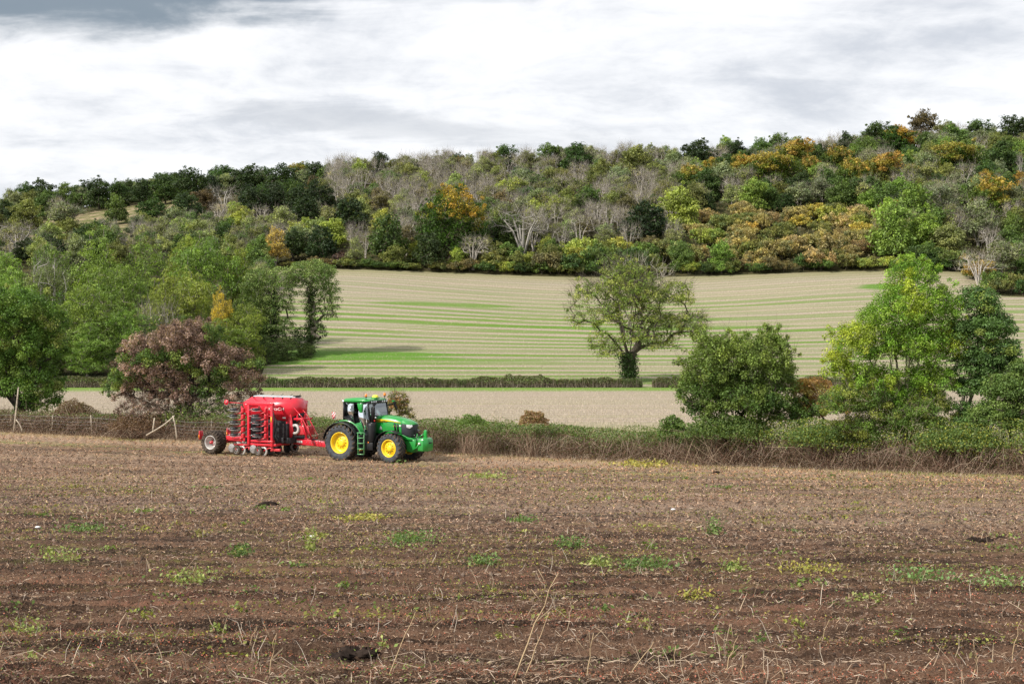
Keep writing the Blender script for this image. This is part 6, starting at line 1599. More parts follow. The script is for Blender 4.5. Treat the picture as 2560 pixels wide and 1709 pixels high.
# rows of disc coulters, stacked as the wing is folded up
def coulter(x, z, sd, seed):
    R2 = rng(seed)
    c = empty('disc_coulter', (x, sd * 1.5, z)); c.parent = dr
    mb = MB(); mb.box((0, 0, .02), (.13, .15, .24)); mb.lathe([(.001, .13), (.05, .13), (.075, .10), (.075, -.10), (.05, -.13), (.001, -.13)], (0, sd * .04, .02), 10, axis='Z'); mb.build('holder', M_RED, c, bevel=.01)
    mb = MB(); mb.tube([(-.02, sd * .02, -.08), (-.2, sd * .04, -.13), (-.38, sd * .05, -.16), (-.62, sd * .05, -.18)], [.045, .04, .028, .02], 7); mb.build('arm', M_REDD, c)
    mb = MB(); dz = .07; xd = -.60 + .02 * R2.normal()
    tl = .06 * R2.normal()
    mb.lathe([(.001, dz + .055), (.10, dz + .055), (.20, dz + .045), (.215, dz), (.20, dz - .045), (.10, dz - .06), (.001, dz - .06)], (xd, sd * .06, 0), 22, axis='Z')
    mb.build('gauge_wheel', M_DISC, c, smooth=True)
    mb = MB(); mb.lathe([(.001, dz - .06), (.27, dz - .085), (.272, dz - .093), (.001, dz - .075)], (xd + .05, sd * .06, 0), 26, axis='Z'); mb.tube([(xd, sd * .06, dz + .04), (xd, sd * .06, dz - .16)], .018, 6)
    mb.tube([(xd - .2, sd * .1, dz - .02), (xd - .42, sd * .1, dz - .05)], [.03, .015], 6)
    mb.build('disc_blade', M_STEEL, c)
    return c
si = 0
for xx in (2.18, 3.66):
    for k_ in range(5):
        for sd in (-1, 1):
            coulter(xx, 2.40 - .335 * k_ - (0.04 if xx < 3 else 0), sd, 700 + si); si += 1
# spring tines behind the rear coulter stack
mb = MB(); R2 = rng(720)
for k_ in range(26):
    z_ = .9 + 1.3 * R2.random(); mb.tube([(1.75, -1.5, z_), (1.55 + .1 * R2.random(), -1.55, z_ + .1), (1.38 + .1 * R2.random(), -1.5, z_ - .18 - .1 * R2.random())], .007, 4)
mb.build('spring_tines', M_STEEL, dr)
# marker disc on its arm at the rear top
mb = MB(); mb.lathe([(.001, -.02), (.14, -.02), (.15, 0), (.14, .02), (.001, .02)], (.62, -1.0, 2.74), 20); md = mb.build('marker_disc', M_REDD, dr)
mb = MB(); mb.tube([(.62, -.97, 2.74), (1.55, -.68, 2.70)], .025, 6); mb.build('marker_arm', M_REDD, md)
mb = MB(); mb.lathe([(.001, -.04), (.04, -.035), (.04, 0)], (.62, -1.0, 2.74), 12); mb.build('hub', M_STEEL, md)
# lower row: depth wheels and discs on the ground
def ground_unit(x, sd):
    c = empty('packer_unit', (x, sd * 1.35, 0)); c.parent = dr
    mb = MB(); mb.lathe([(.10, -.05), (.17, -.06), (.245, -.05), (.25, 0), (.245, .05), (.17, .06), (.10, .05)], (0, sd * .12, .27), 26); mb.build('wheel', M_TYREM, c, smooth=True)
    mb = MB(); mb.lathe([(.17, -.062), (.12, -.03), (.05, -.05), (.001, -.06)], (0, sd * .12, .27), 20) if sd < 0 else mb.lathe([(.17, .062), (.12, .03), (.05, .05), (.001, .06)], (0, sd * .12, .27), 20)
    mb.build('rim', M_STEEL, c)
    mb = MB(); mb.lathe([(.001, -.015), (.20, -.006), (.23, 0), (.20, .006), (.001, .015)], (-.33, sd * .16, .36), 24); mb.build('disc_blade', M_STEEL, c)
    mb = MB(); mb.lathe([(.17, -.035), (.262, -.03), (.268, 0), (.262, .03), (.17, .035), (.17, -.035)], (.22, 0, .27), 26); mb.build('press_ring', M_RIMG, c)
    mb = MB(); mb.tube([(.0, sd * .2, .27), (-.1, sd * .1, .55), (.3, 0, .62)], .03, 6); mb.tube([(-.33, sd * .12, .36), (-.15, sd * .1, .6)], .025, 6); mb.tube([(.22, 0, .27), (.6, 0, .45), (.9, 0, .42)], .04, 6); mb.box((.35, 0, .55), (.8, .12, .09)); mb.build('arm', M_REDD, c)
    return c
for xx in (1.72, 3.15):
    for sd in (-1, 1): ground_unit(xx, sd)
for xx, yy in ((2.2, -1.1), (2.45, -.8), (3.62, -1.1), (3.88, -.8), (2.2, -.4), (3.62, -.4), (2.3, .1), (3.8, .1)):
    mb = MB(); mb.lathe([(.001, -.012), (.24, -.005), (.25, 0), (.24, .005), (.001, .012)], (xx, yy, .33), 22); mb.build('disc_blade', M_DISC, dr)
mb = MB(); mb.tube([(2.45, -1.45, .36), (2.6, -1.3, .38)], .07, 10); mb.box((2.75, -1.3, .38), (.5, .14, .14)); mb.tube([(3.92, -1.45, .33), (4.05, -1.3, .35)], .07, 10); mb.box((4.2, -1.3, .36), (.5, .14, .14)); mb.box((4.0, -.7, .6), (.25, 1.3, .12)); mb.box((2.5, -.7, .62), (.2, 1.3, .12)); mb.build('roller_frame', M_REDD, dr, bevel=.02)
# blower
bl = empty('blower', (4.82, -.55, 1.42)); bl.parent = dr
mb = MB(); mb.lathe([(.15, -.03), (.24, -.06), (.27, -.04), (.28, .12), (.22, .14)], (0, 0, 0), 28); mb.lathe([(.20, .15), (.21, .40), (.001, .42)], (0, 0, 0), 20); mb.build('housing', M_RIMG, bl, smooth=True)
mb = MB()
for k_ in range(9):
    a = 2 * math.pi * k_ / 9; mb.box((.09 * math.cos(a), .0, .09 * math.sin(a)), (.14, .02, .03), rot=('Y', -a))
mb.lathe([(.001, .05), (.2, .05), (.2, .06)], (0, 0, 0), 20); mb.build('fan_blades', M_BLACK, bl)
mb = MB(); mb.box((.45, .3, -.05), (.8, .5, .45)); mb.tube([(.25, .2, .25), (.5, .2, .55), (.6, .1, .9)], .03, 6); mb.build('bracket', M_REDD, bl, bevel=.02)
# access ladder and hand rails at the front
la = empty('ladder', (0, 0, 0)); la.parent = dr
mb = MB()
for yy in (-.62, -.22):
    mb.box((5.45, yy, 1.40), (.09, .035, 1.05), rot=('Y', rad(-22)))
mb.build('stringers', M_RED, la)
mb = MB()
for k_ in range(4): mb.box((5.30 + .11 * k_, -.42, 1.72 - .26 * k_), (.16, .38, .03))
mb.build('steps', M_REDD, la)
mb = MB()
for yy in (-.70, -.14):
    mb.tube([(4.85, yy, 2.55), (5.35, yy, 2.1), (5.75, yy, 1.45), (5.98, yy, 1.10), (5.95, yy, .98), (5.75, yy, .95), (5.55, yy, 1.0)], .02, 7)
    mb.tube([(5.25, yy, 1.78), (5.33, yy, 1.92), (5.48, yy, 1.88), (5.80, yy, 1.2), (5.78, yy, 1.04)], .02, 7)
mb.build('hand_rails', M_RED, la)
mb = MB(); mb.box((5.0, -.1, 1.95), (.55, .9, .1)); mb.box((4.78, -.30, 2.05), (.08, .08, .5)); mb.box((4.78, .30, 2.05), (.08, .08, .5)); mb.build('platform_post', M_REDD, dr, bevel=.01)
# drawbar
mb = MB()
mb.loft([[(4.2, -.26, .62), (4.2, .26, .62), (4.2, .26, .92), (4.2, -.26, .92)], [(5.6, -.20, .56), (5.6, .20, .56), (5.6, .20, .86), (5.6, -.20, .86)], [(7.25, -.12, .46), (7.25, .12, .46), (7.25, .12, .68), (7.25, -.12, .68)]])
mb.box((6.9, -.0, .42), (.5, .22, .14))
db = mb.build('drawbar', M_RED, dr, bevel=.015)
mb = MB(); mb.loft([[(4.4, -.2, .925), (4.4, .2, .925), (4.4, .2, .95), (4.4, -.2, .95)], [(5.7, -.16, .865), (5.7, .16, .865), (5.7, .16, .89), (5.7, -.16, .89)]]); mb.build('walkway', M_DARK, db)
mb = MB(); mb.add([(4.62, -.258, .70), (5.05, -.24, .685), (5.05, -.244, .80), (4.62, -.262, .82)], Q=[[0, 1, 2, 3]]); mb.build('white_label', M_WHITE, db)
mb = MB(); mb.box((4.42, -.262, .78), (.06, .02, .12)); mb.build('reflector', M_ORANGE, db)
mb = MB()
for (xx, zz_) in ((5.3, .74), (5.5, .74), (5.62, .70), (5.62, .78), (5.85, .71), (5.85, .78), (6.0, .73)): mb.lathe([(.001, -.235), (.014, -.235), (.014, -.16)], (xx, 0, zz_ - .02), 8)
mb.build('bolts', M_STEEL, db)
mb = MB()
for k_ in range(4): mb.tube([(6.2, -.06 + .04 * k_, .75), (6.9, -.06 + .04 * k_, .95 + .03 * k_), (7.4, -.05 + .04 * k_, 1.1), (7.7, -.05 + .04 * k_, 1.2)], .014, 5)
mb.build('hydraulic_hoses', M_DARK, db)
# ------------------------------------------------------------------ litter, weeds and stalks on the near field
def sample_screen(n, R, pmin=1180, pmax=1740, xm=1.06):
    """ground points spread evenly over the picture area of the near field"""
    P = pmin + R.random(n) * (pmax - pmin)
    ys = np.linspace(8, 95, 3000); rows = HOR + (ZC - H(0 * ys, ys)) / ys * F
    order = np.argsort(rows)
    Y = np.interp(P, rows[order], ys[order])
    X = (R.random(n) - .5) * 0.72 * xm * Y
    return X, Y
def inside(X, Y, m=0.4): return (Y + 0.537 * X) < 74.3 - m
R = rng(801)
# chopped straw and stems
n = 210000; X, Y = sample_screen(n, R, 1085, 1740)
k = inside(X, Y)
# fewer on the bare worked strips
dn = fbm(X * .25, Y * 1.0, 3, 61)
k &= R.random(n) < np.clip((dn - .30) * 2.6, 0.15, 1) * np.where(Y < 16, 0.6, 1)
X, Y = X[k], Y[k]; n = len(X)
Z = H(X, Y) + furrow(X, Y) + 0.012
sc = np.clip(Y / 45, .35, 1.2)
D = np.stack([R.normal(size=n), R.normal(size=n) * .8, np.abs(R.normal(size=n)) * .22], 1); D /= np.linalg.norm(D, axis=1)[:, None]
D = D * (0.02 + .11 * R.random((n, 1)) ** 2.6) * (0.45 + .9 * sc[:, None])
wd_ = 0.002 + 0.009 * sc * (0.4 + R.random(n))
V, Q = ribbons(np.stack([X, Y, Z], 1), D, wd_, R, .15)
mb = MB(); mb.add(V, Q=Q, C=np.repeat(col_rand([(0.46, 0.34, 0.24), (0.36, 0.25, 0.17), (0.56, 0.45, 0.34), (0.24, 0.16, 0.11), (0.13, 0.085, 0.06), (0.05, 0.032, 0.024), (0.40, 0.31, 0.25), (0.20, 0.13, 0.09)], n, R, .3), 6, 0))
o = mb.build('straw_litter', M_TWIG); tag(o, 'chopped straw and dead stems lying all over the brown field', 'straw', kind='stuff')
# very fine chaff and crumbs, straws too short to count
R = rng(805); n = 420000; X, Y = sample_screen(n, R, 1085, 1740); k = inside(X, Y) & (R.random(n) < np.clip((fbm(X * .15, Y * 1.4, 3, 62) - .25) * 2.4, .25, 1)); X, Y = X[k], Y[k]; n = len(X)
D = np.stack([R.normal(size=n), R.normal(size=n) * .7, np.abs(R.normal(size=n)) * .5], 1); D /= np.linalg.norm(D, axis=1)[:, None]
D *= ((0.010 + .030 * R.random(n)) * np.clip(Y / 16, .7, 4.0))[:, None]
V, T = spikes(np.stack([X, Y, H(X, Y) + furrow(X, Y) + .004], 1), D, (0.004 + .010 * R.random(n)) * np.clip(Y / 16, .7, 4.0), R)
cc_ = col_rand([(0.48, 0.35, 0.24), (0.32, 0.21, 0.14), (0.05, 0.031, 0.021), (0.03, 0.019, 0.013), (0.21, 0.135, 0.088), (0.38, 0.25, 0.165), (0.62, 0.50, 0.38)], n, R, .3)
nearh = np.clip((Y + .537 * X - 60) / 10, 0, 1)[:, None]; cc_ = cc_ * (1 - .28 * np.clip((34 - Y) / 16, 0, 1))[:, None] * np.array([1.03, .98, .95]); cc_ = cc_ * np.array([0.84, 0.76, 0.70]) * (1 + nearh * np.array([0.25, 0.12, 0.0]))
mb = MB(); mb.add(V, T=T, C=np.repeat(cc_, 3, 0))
o = mb.build('chaff', M_TWIG); tag(o, 'fine chaff and broken stubble covering the soil', 'chaff', kind='stuff')
# soil crumbs
n = 46000; X, Y = sample_screen(n, R, 1130, 1740); k = inside(X, Y); X, Y = X[k], Y[k]; n = len(X)
Z = H(X, Y) + furrow(X, Y)
mb = MB(); s_ = (0.010 + .030 * R.random(n) ** 3) * np.clip(Y / 20, .7, 1.8)
base = np.array([[1, 0, 0], [-.5, .87, 0], [-.5, -.87, 0], [0, 0, 1.0]])
rot = R.random(n) * 6.28; cs, sn = np.cos(rot), np.sin(rot)
B = base[None] * s_[:, None, None] * (0.7 + .6 * R.random((n, 4, 1)))
Vx = B[..., 0] * cs[:, None] - B[..., 1] * sn[:, None]; Vy = B[..., 0] * sn[:, None] + B[..., 1] * cs[:, None]
V = np.stack([Vx + X[:, None], Vy + Y[:, None], B[..., 2] + Z[:, None] - .004], -1).reshape(-1, 3)
b_ = np.arange(n)[:, None, None] * 4; T = (b_ + np.array([[[0, 1, 3], [1, 2, 3], [2, 0, 3]]])).reshape(-1, 3)
mb.add(V, T=T, C=np.repeat(col_rand([(0.075, 0.05, 0.036), (0.11, 0.075, 0.055), (0.05, 0.034, 0.026), (0.17, 0.125, 0.095)], n, R, .3), 4, 0))
o = mb.build('soil_crumbs', M_TWIG); tag(o, 'loose crumbs of dark soil over the worked field', 'soil', kind='stuff')
# low seedlings: yellow-green and reddish
def cover(name, label, n, pmin, pmax, cols, seed, thr, size, sx=.28, sy=1.0, ymax=99):
    R = rng(seed); X, Y = sample_screen(n, R, pmin, pmax); k = inside(X, Y) & (Y < ymax)
    k &= R.random(n) < np.clip((fbm(X * sx, Y * sy, 3, seed) - thr) * 7, 0, 1)
    X, Y = X[k], Y[k]; n = len(X)
    P = np.stack([X, Y, H(X, Y) + furrow(X, Y) + .012 + .03 * R.random(n)], 1)
    V, Q = leaf_quads(P, size * np.clip(Y / 28, .7, 2.0) * (0.6 + .8 * R.random(n)), R, .6)
    mb = MB(); mb.add(V, Q=Q, C=np.repeat(col_rand(cols, n, R, .3), 4, 0)); o = mb.build(name, M_LEAF); tag(o, label, 'seedlings', kind='stuff')
cover('yellow_seedlings', 'patchy yellow-green seedlings over the middle of the field', 120000, 1165, 1640, [(0.20, 0.20, 0.045), (0.15, 0.175, 0.04), (0.27, 0.22, 0.055), (0.11, 0.14, 0.035)], 811, .52, .017)
cover('reddish_seedlings', 'reddish seedlings between the furrows of the foreground', 50000, 1430, 1740, [(0.30, 0.10, 0.07), (0.42, 0.13, 0.095), (0.22, 0.085, 0.055)], 812, .52, .013, .3, 2.2)
cover('bright_seedlings', 'scattered bright green seedlings along the field edge and foreground', 42000, 1150, 1740, [(0.12, 0.16, 0.045), (0.19, 0.21, 0.07), (0.09, 0.13, 0.04)], 813, .64, .016)
# weed clumps one can point to
def clump(cx, cy, wpx, hpx, cols, label, seed, leaf=0.05, n=260, tall=0.0, name='weed_clump'):
    px, py = P_(cx), P_(cy); x, y, z = ray_hit(px, py, 6, 95); R = rng(seed)
    a = P_(wpx) / 2 / F * y; h = P_(hpx) / F * y
    z = z + float(furrow(np.array([x]), np.array([y]))[0])
    o = empty(name, (x, y, z)); tag(o, label, 'weed', group='weed clumps in the brown field')
    P = np.stack([R.normal(size=n) * a * .62 + .35 * a * np.sin(np.arange(n) * 2.1 + seed) , R.standard_t(3, size=n) * a * .8, R.random(n) ** 1.5 * h], 1)
    gx = P[:, 0] + x; gy = P[:, 1] + y
    P[:, 2] += H(gx, gy) + furrow(gx, gy) - z + .01
    V, Q = leaf_quads(P, leaf, R, .5); mb = MB(); mb.add(V, Q=Q, C=np.repeat(col_rand(cols, n, R, .35), 4, 0)); mb.build('leaves', M_LEAF, o)
    m = max(10, n // 6); A = np.stack([R.normal(size=m) * a * .45, R.normal(size=m) * a * .5, 0 * R.random(m)], 1)
    A[:, 2] = H(A[:, 0] + x, A[:, 1] + y) - z
    D = np.stack([R.normal(size=m) * h * .4, R.normal(size=m) * h * .4, h * (.5 + R.random(m) * (.6 + tall))], 1)
    V, T = spikes(A, D, .006 + .0002 * y, R); mb = MB(); mb.add(V, T=T, C=np.repeat(col_rand(cols, m, R, .3), 3, 0)); mb.build('stems', M_LEAF, o)
G1 = [(0.095, 0.14, 0.045), (0.13, 0.18, 0.06), (0.065, 0.105, 0.03)]; G2 = [(0.19, 0.215, 0.065), (0.14, 0.175, 0.05), (0.25, 0.26, 0.095)]; G3 = [(0.27, 0.24, 0.06), (0.20, 0.20, 0.05), (0.33, 0.27, 0.08)]
CL = [(945, 1245, 90, 26, G1, 'deep green weed clump below the tractor, its leaves broad', 420), (435, 1345, 110, 30, G2, 'yellow-green weed clump at lower left with a ragged right end', 420), (195, 1218, 95, 16, G1, 'flat dark green weed mat at the far left', 300),
      (550, 1280, 40, 30, G1, 'upright grassy green clump left of centre', 220), (1107, 1298, 56, 22, G1, 'low green clump right of the deep green broad-leaved one', 240), (1310, 1258, 60, 22, G1, 'small green clump under the lone tree line', 240),
      (1480, 1308, 100, 26, G1, 'wide dark green clump in the middle right with dead stalks beside it', 420), (1375, 1300, 60, 22, G2, 'pale clump just left of the wide dark green one', 200), (1690, 1318, 60, 18, G2, 'small pale clump right of the wide dark green one', 200),
      (2120, 1335, 110, 34, [(0.11, 0.19, 0.07), (0.16, 0.24, 0.09), (0.08, 0.14, 0.045)], 'leafy bluish-green clump at the right', 300), (2290, 1350, 120, 30, [(0.15, 0.22, 0.09), (0.19, 0.25, 0.10), (0.10, 0.16, 0.05)], 'leafy clump at the right edge, paler on its left side', 260),
      (140, 1290, 90, 30, G2, 'pale yellow-green straggly clump at the left', 200), (1860, 1320, 120, 24, G3, 'long yellowish clump left of the bluish-green one', 320), (830, 1192, 90, 10, G3, 'flat mustard-yellow patch under the tractor front', 300),
      (712, 1268, 26, 52, G2, 'tall thin light green weed left of the deep green clump', 130), (1640, 1228, 34, 38, G1, 'tall dark weed standing under the round bush', 130), (1200, 1198, 60, 12, G1, 'tiny grey-green clump right of the mustard-yellow patch', 140),
      (65, 1470, 60, 34, G2, 'pale lettuce-like weed in the lower left corner area', 170), (1600, 1380, 80, 14, G3, 'small orange-yellow mat in the lower right middle', 220), (2000, 1390, 80, 16, G2, 'low green mat below the bluish-green clump', 220),
      (1750, 1480, 40, 20, G1, 'small dark green weed low at the right', 80), (880, 1500, 24, 30, G2, 'single pale weed seedling at the bottom middle', 50), (500, 1460, 30, 18, G2, 'small limp weed with pale leaves at the bottom left of centre', 60), (70, 1530, 26, 44, G2, 'narrow pale green sprout at the bottom left corner', 60),
      (915, 1060, 30, 8, G1, 'tiny green tuft right under the tractor nose', 80), (1480, 1068, 120, 12, G3, 'long yellow-green grass patch at the field edge right of the tractor', 420), (1120, 1096, 90, 10, G2, 'thin pale grass patch below the hedge right of the tractor', 240)]
for i, c_ in enumerate(CL):
    x_, y_, z_ = ray_hit(P_(c_[0]), P_(c_[1]), 6, 95)
    clump(c_[0], c_[1], c_[2], c_[3], c_[4], c_[5], 820 + i, leaf=0.010 + .00085 * y_, n=int(c_[6] * 1.05), tall=1.0 if 'tall' in c_[5] else 0)
# dark clods
def clod(cx, cy, wpx, hpx, label, seed, black=False):
    x, y, z = ray_hit(P_(cx), P_(cy), 6, 95); R = rng(seed); a = P_(wpx) / 2 / F * y; h = P_(hpx) / F * y
    mb = MB(); n1_, n2_ = 9, 22
    for q_ in range(3):
        ox, oy = R.normal() * a * .5, R.normal() * a * .3; V = []
        for i in range(n1_):
            for j in range(n2_):
                f = i / (n1_ - 1); th_ = 2 * math.pi * j / n2_; r = math.cos(f * 1.57) * a * .65 * (0.7 + .6 * R.random()); V.append((ox + r * math.cos(th_), oy + r * .8 * math.sin(th_), -.03 + h * math.sin(f * 1.57) * (0.75 + .5 * R.random())))
        mb.add(V, Q=[[i * n2_ + j, i * n2_ + (j + 1) % n2_, (i + 1) * n2_ + (j + 1) % n2_, (i + 1) * n2_ + j] for i in range(n1_ - 1) for j in range(n2_)])
    o = mb.build('soil_clod', M_SOILCLOD); o.location = (x, y, z + float(furrow(np.array([x]), np.array([y]))[0])); tag(o, label, 'clod', group='dark clods lying on the field')
clod(2255, 1243, 50, 12, 'pair of dark soil clods side by side at the right', 901); clod(2295, 1238, 34, 9, 'dark soil clod right next to the pair of clods', 902)
clod(168, 999, 14, 10, 'small black clod at the field edge by the bramble heap', 903); clod(620, 1160, 50, 8, 'flat dark clod below the seed drill', 904); clod(1648, 1086, 14, 7, 'small dark clod by the yellow-green grass under the brambles', 905)
clod(1192, 1176, 34, 6, 'low dark clod in mid field right of the tractor', 906); clod(1600, 1290, 20, 8, 'dark clod above the small pale clump', 907); clod(820, 1520, 90, 16, 'broad dark clod in the furrows at the bottom middle', 908)
# pale stones
for i, (cx, cy, lb) in enumerate([(85, 1214, 'pale stone left of the flat dark green mat'), (1710, 1312, 'white stone beside the small pale clump'), (715, 1236, 'pale stone left of the tall thin light green weed'), (1545, 1172, 'small pale stone in mid field at the right')]):
    x, y, z = ray_hit(P_(cx), P_(cy), 6, 95); mb = MB(); R = rng(930 + i); r_ = .05; V = []
    for a_ in range(6):
        for b_2 in range(10):
            f = a_ / 5; t_ = 6.283 * b_2 / 10; r = math.sin(f * 3.14) * r_ * (0.8 + .4 * R.random()); V.append((r * math.cos(t_) * 1.4, r * math.sin(t_), r_ * .6 * math.cos(f * 3.14)))
    mb.add(V, Q=[[i_ * 10 + j_, i_ * 10 + (j_ + 1) % 10, (i_ + 1) * 10 + (j_ + 1) % 10, (i_ + 1) * 10 + j_] for i_ in range(5) for j_ in range(10)])
    o = mb.build('field_stone', M_WHITE); o.location = (x, y, z + .05); tag(o, lb, 'stone', group='pale stones on the field')
# many small untidy weeds
R5 = rng(888)
for i in range(130):
    pp = 1190 + R5.random() * 470; xx = 20 + R5.random() * 2500
    x_, y_, z_ = ray_hit(xx, pp, 6, 95)
    if not inside(x_, y_, 2.5): continue
    z_ += float(furrow(np.array([x_]), np.array([y_]))[0]); n = int(14 + 40 * R5.random()); a = (0.08 + .28 * R5.random()) * (y_ / 26) ** .7
    P = np.stack([R5.standard_t(3, size=n) * a * .6, R5.normal(size=n) * a * .7, R5.random(n) * .07], 1)
    P[:, 2] += H(P[:, 0] + x_, P[:, 1] + y_) + furrow(P[:, 0] + x_, P[:, 1] + y_) - z_ + .01
    V, Q = leaf_quads(P, .012 + .0008 * y_, R5, .5)
    if i == 0: WV = MB()
    P = P + np.array([x_, y_, z_]); V = V + np.array([x_, y_, z_])
    c0 = [(0.13, 0.17, 0.045), (0.22, 0.22, 0.06), (0.17, 0.15, 0.05), (0.09, 0.13, 0.035)][i % 4]
    WV.add(V, Q=Q, C=np.repeat(col_rand([c0], n, R5, .4), 4, 0))
o = WV.build('small_weeds', M_LEAF); tag(o, 'small dull green and yellowish weeds scattered over the brown field', 'weeds', kind='stuff')
# dry stalks standing in the foreground
def stalk(x0, y0, x1, y1, r, label, seed, fork=False):
    """from foot (photo position) to tip"""
    gx, gy, gz = ray_hit(P_(x0), P_(min(y0, 1640)), 6, 60); R = rng(seed)
    gz = gz + float(furrow(np.array([gx]), np.array([gy]))[0]) - .03
    tx = (P_(x1) - 1280) / F * gy; tz_ = ZC + (HOR - P_(y1)) / F * gy; dx, dz = tx - gx, tz_ - gz
    pts = [(dx * f + .015 * R.normal() * f, -.1 * f * dz, dz * f + 0.03 * math.sin(f * 3.1)) for f in np.linspace(0, 1, 7)]
    mb = MB(); mb.tube(pts, np.linspace(r, r * .35, 7), 6, C=(0.50, 0.37, 0.22))
    if fork:
        for q_ in range(3):
            p = np.array(pts[3 + q_]); mb.tube([p, p + np.array([R.normal() * .08, -.02, .10 + .08 * R.random()])], [r * .5, r * .25], 5, C=(0.46, 0.35, 0.22))
    o = mb.build('dry_stalk', M_TWIG); o.location = (gx, gy, gz); tag(o, label, 'stalk', group='dry stalks in the foreground')
SL = [(1180, 1567, 1280, 1310, .008, 'tallest straw-coloured stalk leaning right at the bottom centre', True), (1195, 1560, 1262, 1400, .006, 'thinner stalk leaning right beside the tallest one', False), (880, 1560, 955, 1400, .006, 'long stalk leaning right left of the tallest one', False),
      (610, 1560, 632, 1455, .006, 'upright pale stalk at the bottom left of centre', True), (556, 1500, 590, 1430, .005, 'short leaning stalk in front of the brown furrows at left', False), (1660, 1560, 1690, 1460, .006, 'leaning stalk low right of centre', True),
      (1545, 1540, 1552, 1480, .006, 'short upright stalk right of the tallest one', False), (2040, 1570, 2030, 1520, .007, 'stubby upright stalk at the bottom right', False), (1880, 1490, 1900, 1420, .005, 'thin leaning stalk on the reddish rows at right', False),
      (1700, 1570, 1706, 1500, .008, 'thick cut stalk standing low right of centre', False), (2100, 1500, 2115, 1450, .005, 'thin pale stalk left of the reddish rows at right', False), (2230, 1570, 2245, 1500, .006, 'upright stalk near the bottom right corner', True),
      (60, 1530, 130, 1480, .006, 'fallen pale stalk at the bottom left', False), (160, 1560, 172, 1500, .006, 'bent stalk at the bottom left corner area', False), (1430, 1560, 1500, 1470, .006, 'slanting stalk between the tallest one and the thick cut one', False),
      (980, 1470, 1010, 1420, .004, 'small thin stalk above the long leaning one', False), (1345, 1560, 1360, 1450, .006, 'reedy stalk just right of the tallest pair', True), (2320, 1540, 2335, 1420, .005, 'thin stalk at the right edge', False), (330, 1560, 300, 1500, .006, 'crooked stalk leaning left at the lower left', False),
      (1800, 1567, 1790, 1525, .007, 'stub of a cut stalk at the bottom right middle', False)]
for i, s_ in enumerate(SL): stalk(*s_[:5], s_[5], 950 + i, s_[6])
# rank of thin pale dead stems in mid field and a heap of litter at the very front
R = rng(990)
n = 1700; X, Y = sample_screen(n, R, 1220, 1740); k = inside(X, Y) & (fbm(X * .3, Y * .5, 2, 991) > .42); X, Y = X[k], Y[k]; n = len(X)
D = np.stack([R.normal(size=n) * .08, R.normal(size=n) * .05, .06 + .22 * R.random(n) ** 1.6], 1)
V, Q = ribbons(np.stack([X, Y, H(X, Y) + furrow(X, Y)], 1), D, .0022 + .0002 * Y, R, .02); mb = MB(); mb.add(V, Q=Q, C=np.repeat(col_rand([(0.50, 0.40, 0.28), (0.60, 0.52, 0.42), (0.34, 0.25, 0.17)], n, R, .2), 6, 0))
n = 3400; Y = 10.4 + R.random(n) ** 1.4 * 2.8; X = (R.random(n) - .5) * .78 * Y
k = fbm(X * .8, Y * 1.2, 2, 992) > .45; X, Y = X[k], Y[k]; n = len(X)
D = np.stack([R.normal(size=n) * .14, R.normal(size=n) * .10, np.abs(R.normal(size=n)) * .035], 1)
V, Q = ribbons(np.stack([X, Y, H(X, Y) + furrow(X, Y) + .015], 1), D, .0025 + .0025 * R.random(n), R, .3); mb.add(V, Q=Q, C=np.repeat(col_rand([(0.44, 0.33, 0.23), (0.27, 0.19, 0.13), (0.54, 0.43, 0.32), (0.10, 0.07, 0.05), (0.14, 0.10, 0.075)], n, R, .25), 6, 0))
o = mb.build('dead_stems', M_TWIG); tag(o, 'thin dead stems sticking up and lying across the foreground', 'dead stems', kind='stuff')
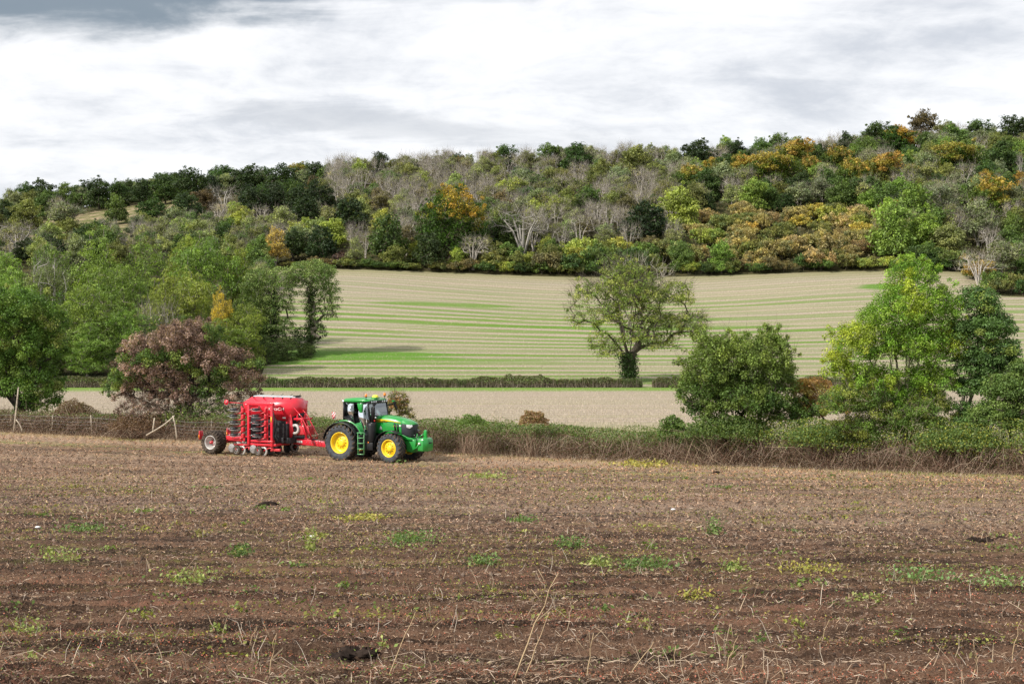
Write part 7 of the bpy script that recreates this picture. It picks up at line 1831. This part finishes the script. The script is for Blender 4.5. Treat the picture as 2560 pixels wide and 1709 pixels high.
# standing stubble of the two pale fields
for nm, lb, n, ya_, yb_, hh, ww, cols in (('strip_stubble', 'short pale stubble standing on the flat strip behind the hedge', 90000, 80, 183, .13, .028, [(0.50, 0.42, 0.33), (0.42, 0.34, 0.26), (0.56, 0.48, 0.38), (0.36, 0.32, 0.20)]),
                                         ('hill_stubble', 'short tan stubble standing on the rising field', 60000, 191, 338, .15, .05, [(0.46, 0.38, 0.28), (0.34, 0.27, 0.19), (0.54, 0.45, 0.34), (0.22, 0.18, 0.12)])):
    u = (R.random(n) - .5) * .76; Y = 1 / (1 / ya_ + R.random(n) * (1 / yb_ - 1 / ya_)) if ya_ < 100 else ya_ + R.random(n) * (yb_ - ya_); X = u * Y
    k = (Y + .537 * X > 76) & (Y < Yfield(X / Y)); 
    Y = np.round(Y / .75) * .75 + R.normal(size=n) * .1; X, Y = X[k], Y[k]; n = len(X)
    D = np.stack([R.normal(size=n) * .04, R.normal(size=n) * .03, hh * (.5 + R.random(n))], 1)
    V, T = spikes(np.stack([X, Y, H(X, Y) - .01], 1), D, ww, R); mb = MB(); mb.add(V, T=T, C=np.repeat(col_rand(cols, n, R, .25), 3, 0)); o = mb.build(nm, M_TWIG); tag(o, lb, 'stubble', kind='stuff')
# rough green and straw grass at the field edge along the hedge
n = 26000; s_ = -12 + R.random(n) * 98; t_ = -2.6 + R.random(n) * 2.6; X, Y = hline(s_, t_)
gg = fbm(s_ * .25, t_ * .8, 3, 71)
k = (R.random(n) < np.clip((t_ + 2.8) / 2.2, .1, 1)); X, Y, gg, s_, t_ = X[k], Y[k], gg[k], s_[k], t_[k]; n = len(X)
D = np.stack([R.normal(size=n) * .06, R.normal(size=n) * .05, .04 + .12 * R.random(n)], 1)
V, T = spikes(np.stack([X, Y, H(X, Y)], 1), D, .018, R)
c = np.where(((gg > .56) & (R.random(n) < .7))[:, None], col_rand([(0.20, 0.24, 0.06), (0.28, 0.28, 0.09), (0.15, 0.20, 0.05)], n, R), col_rand(STRAWC + [(0.36, 0.24, 0.17)], n, R))
mb = MB(); mb.add(V, T=T, C=np.repeat(c, 3, 0)); o = mb.build('edge_grass', M_LEAF); tag(o, 'short straw-coloured and green grass along the field edge by the hedge', 'grass', kind='stuff')
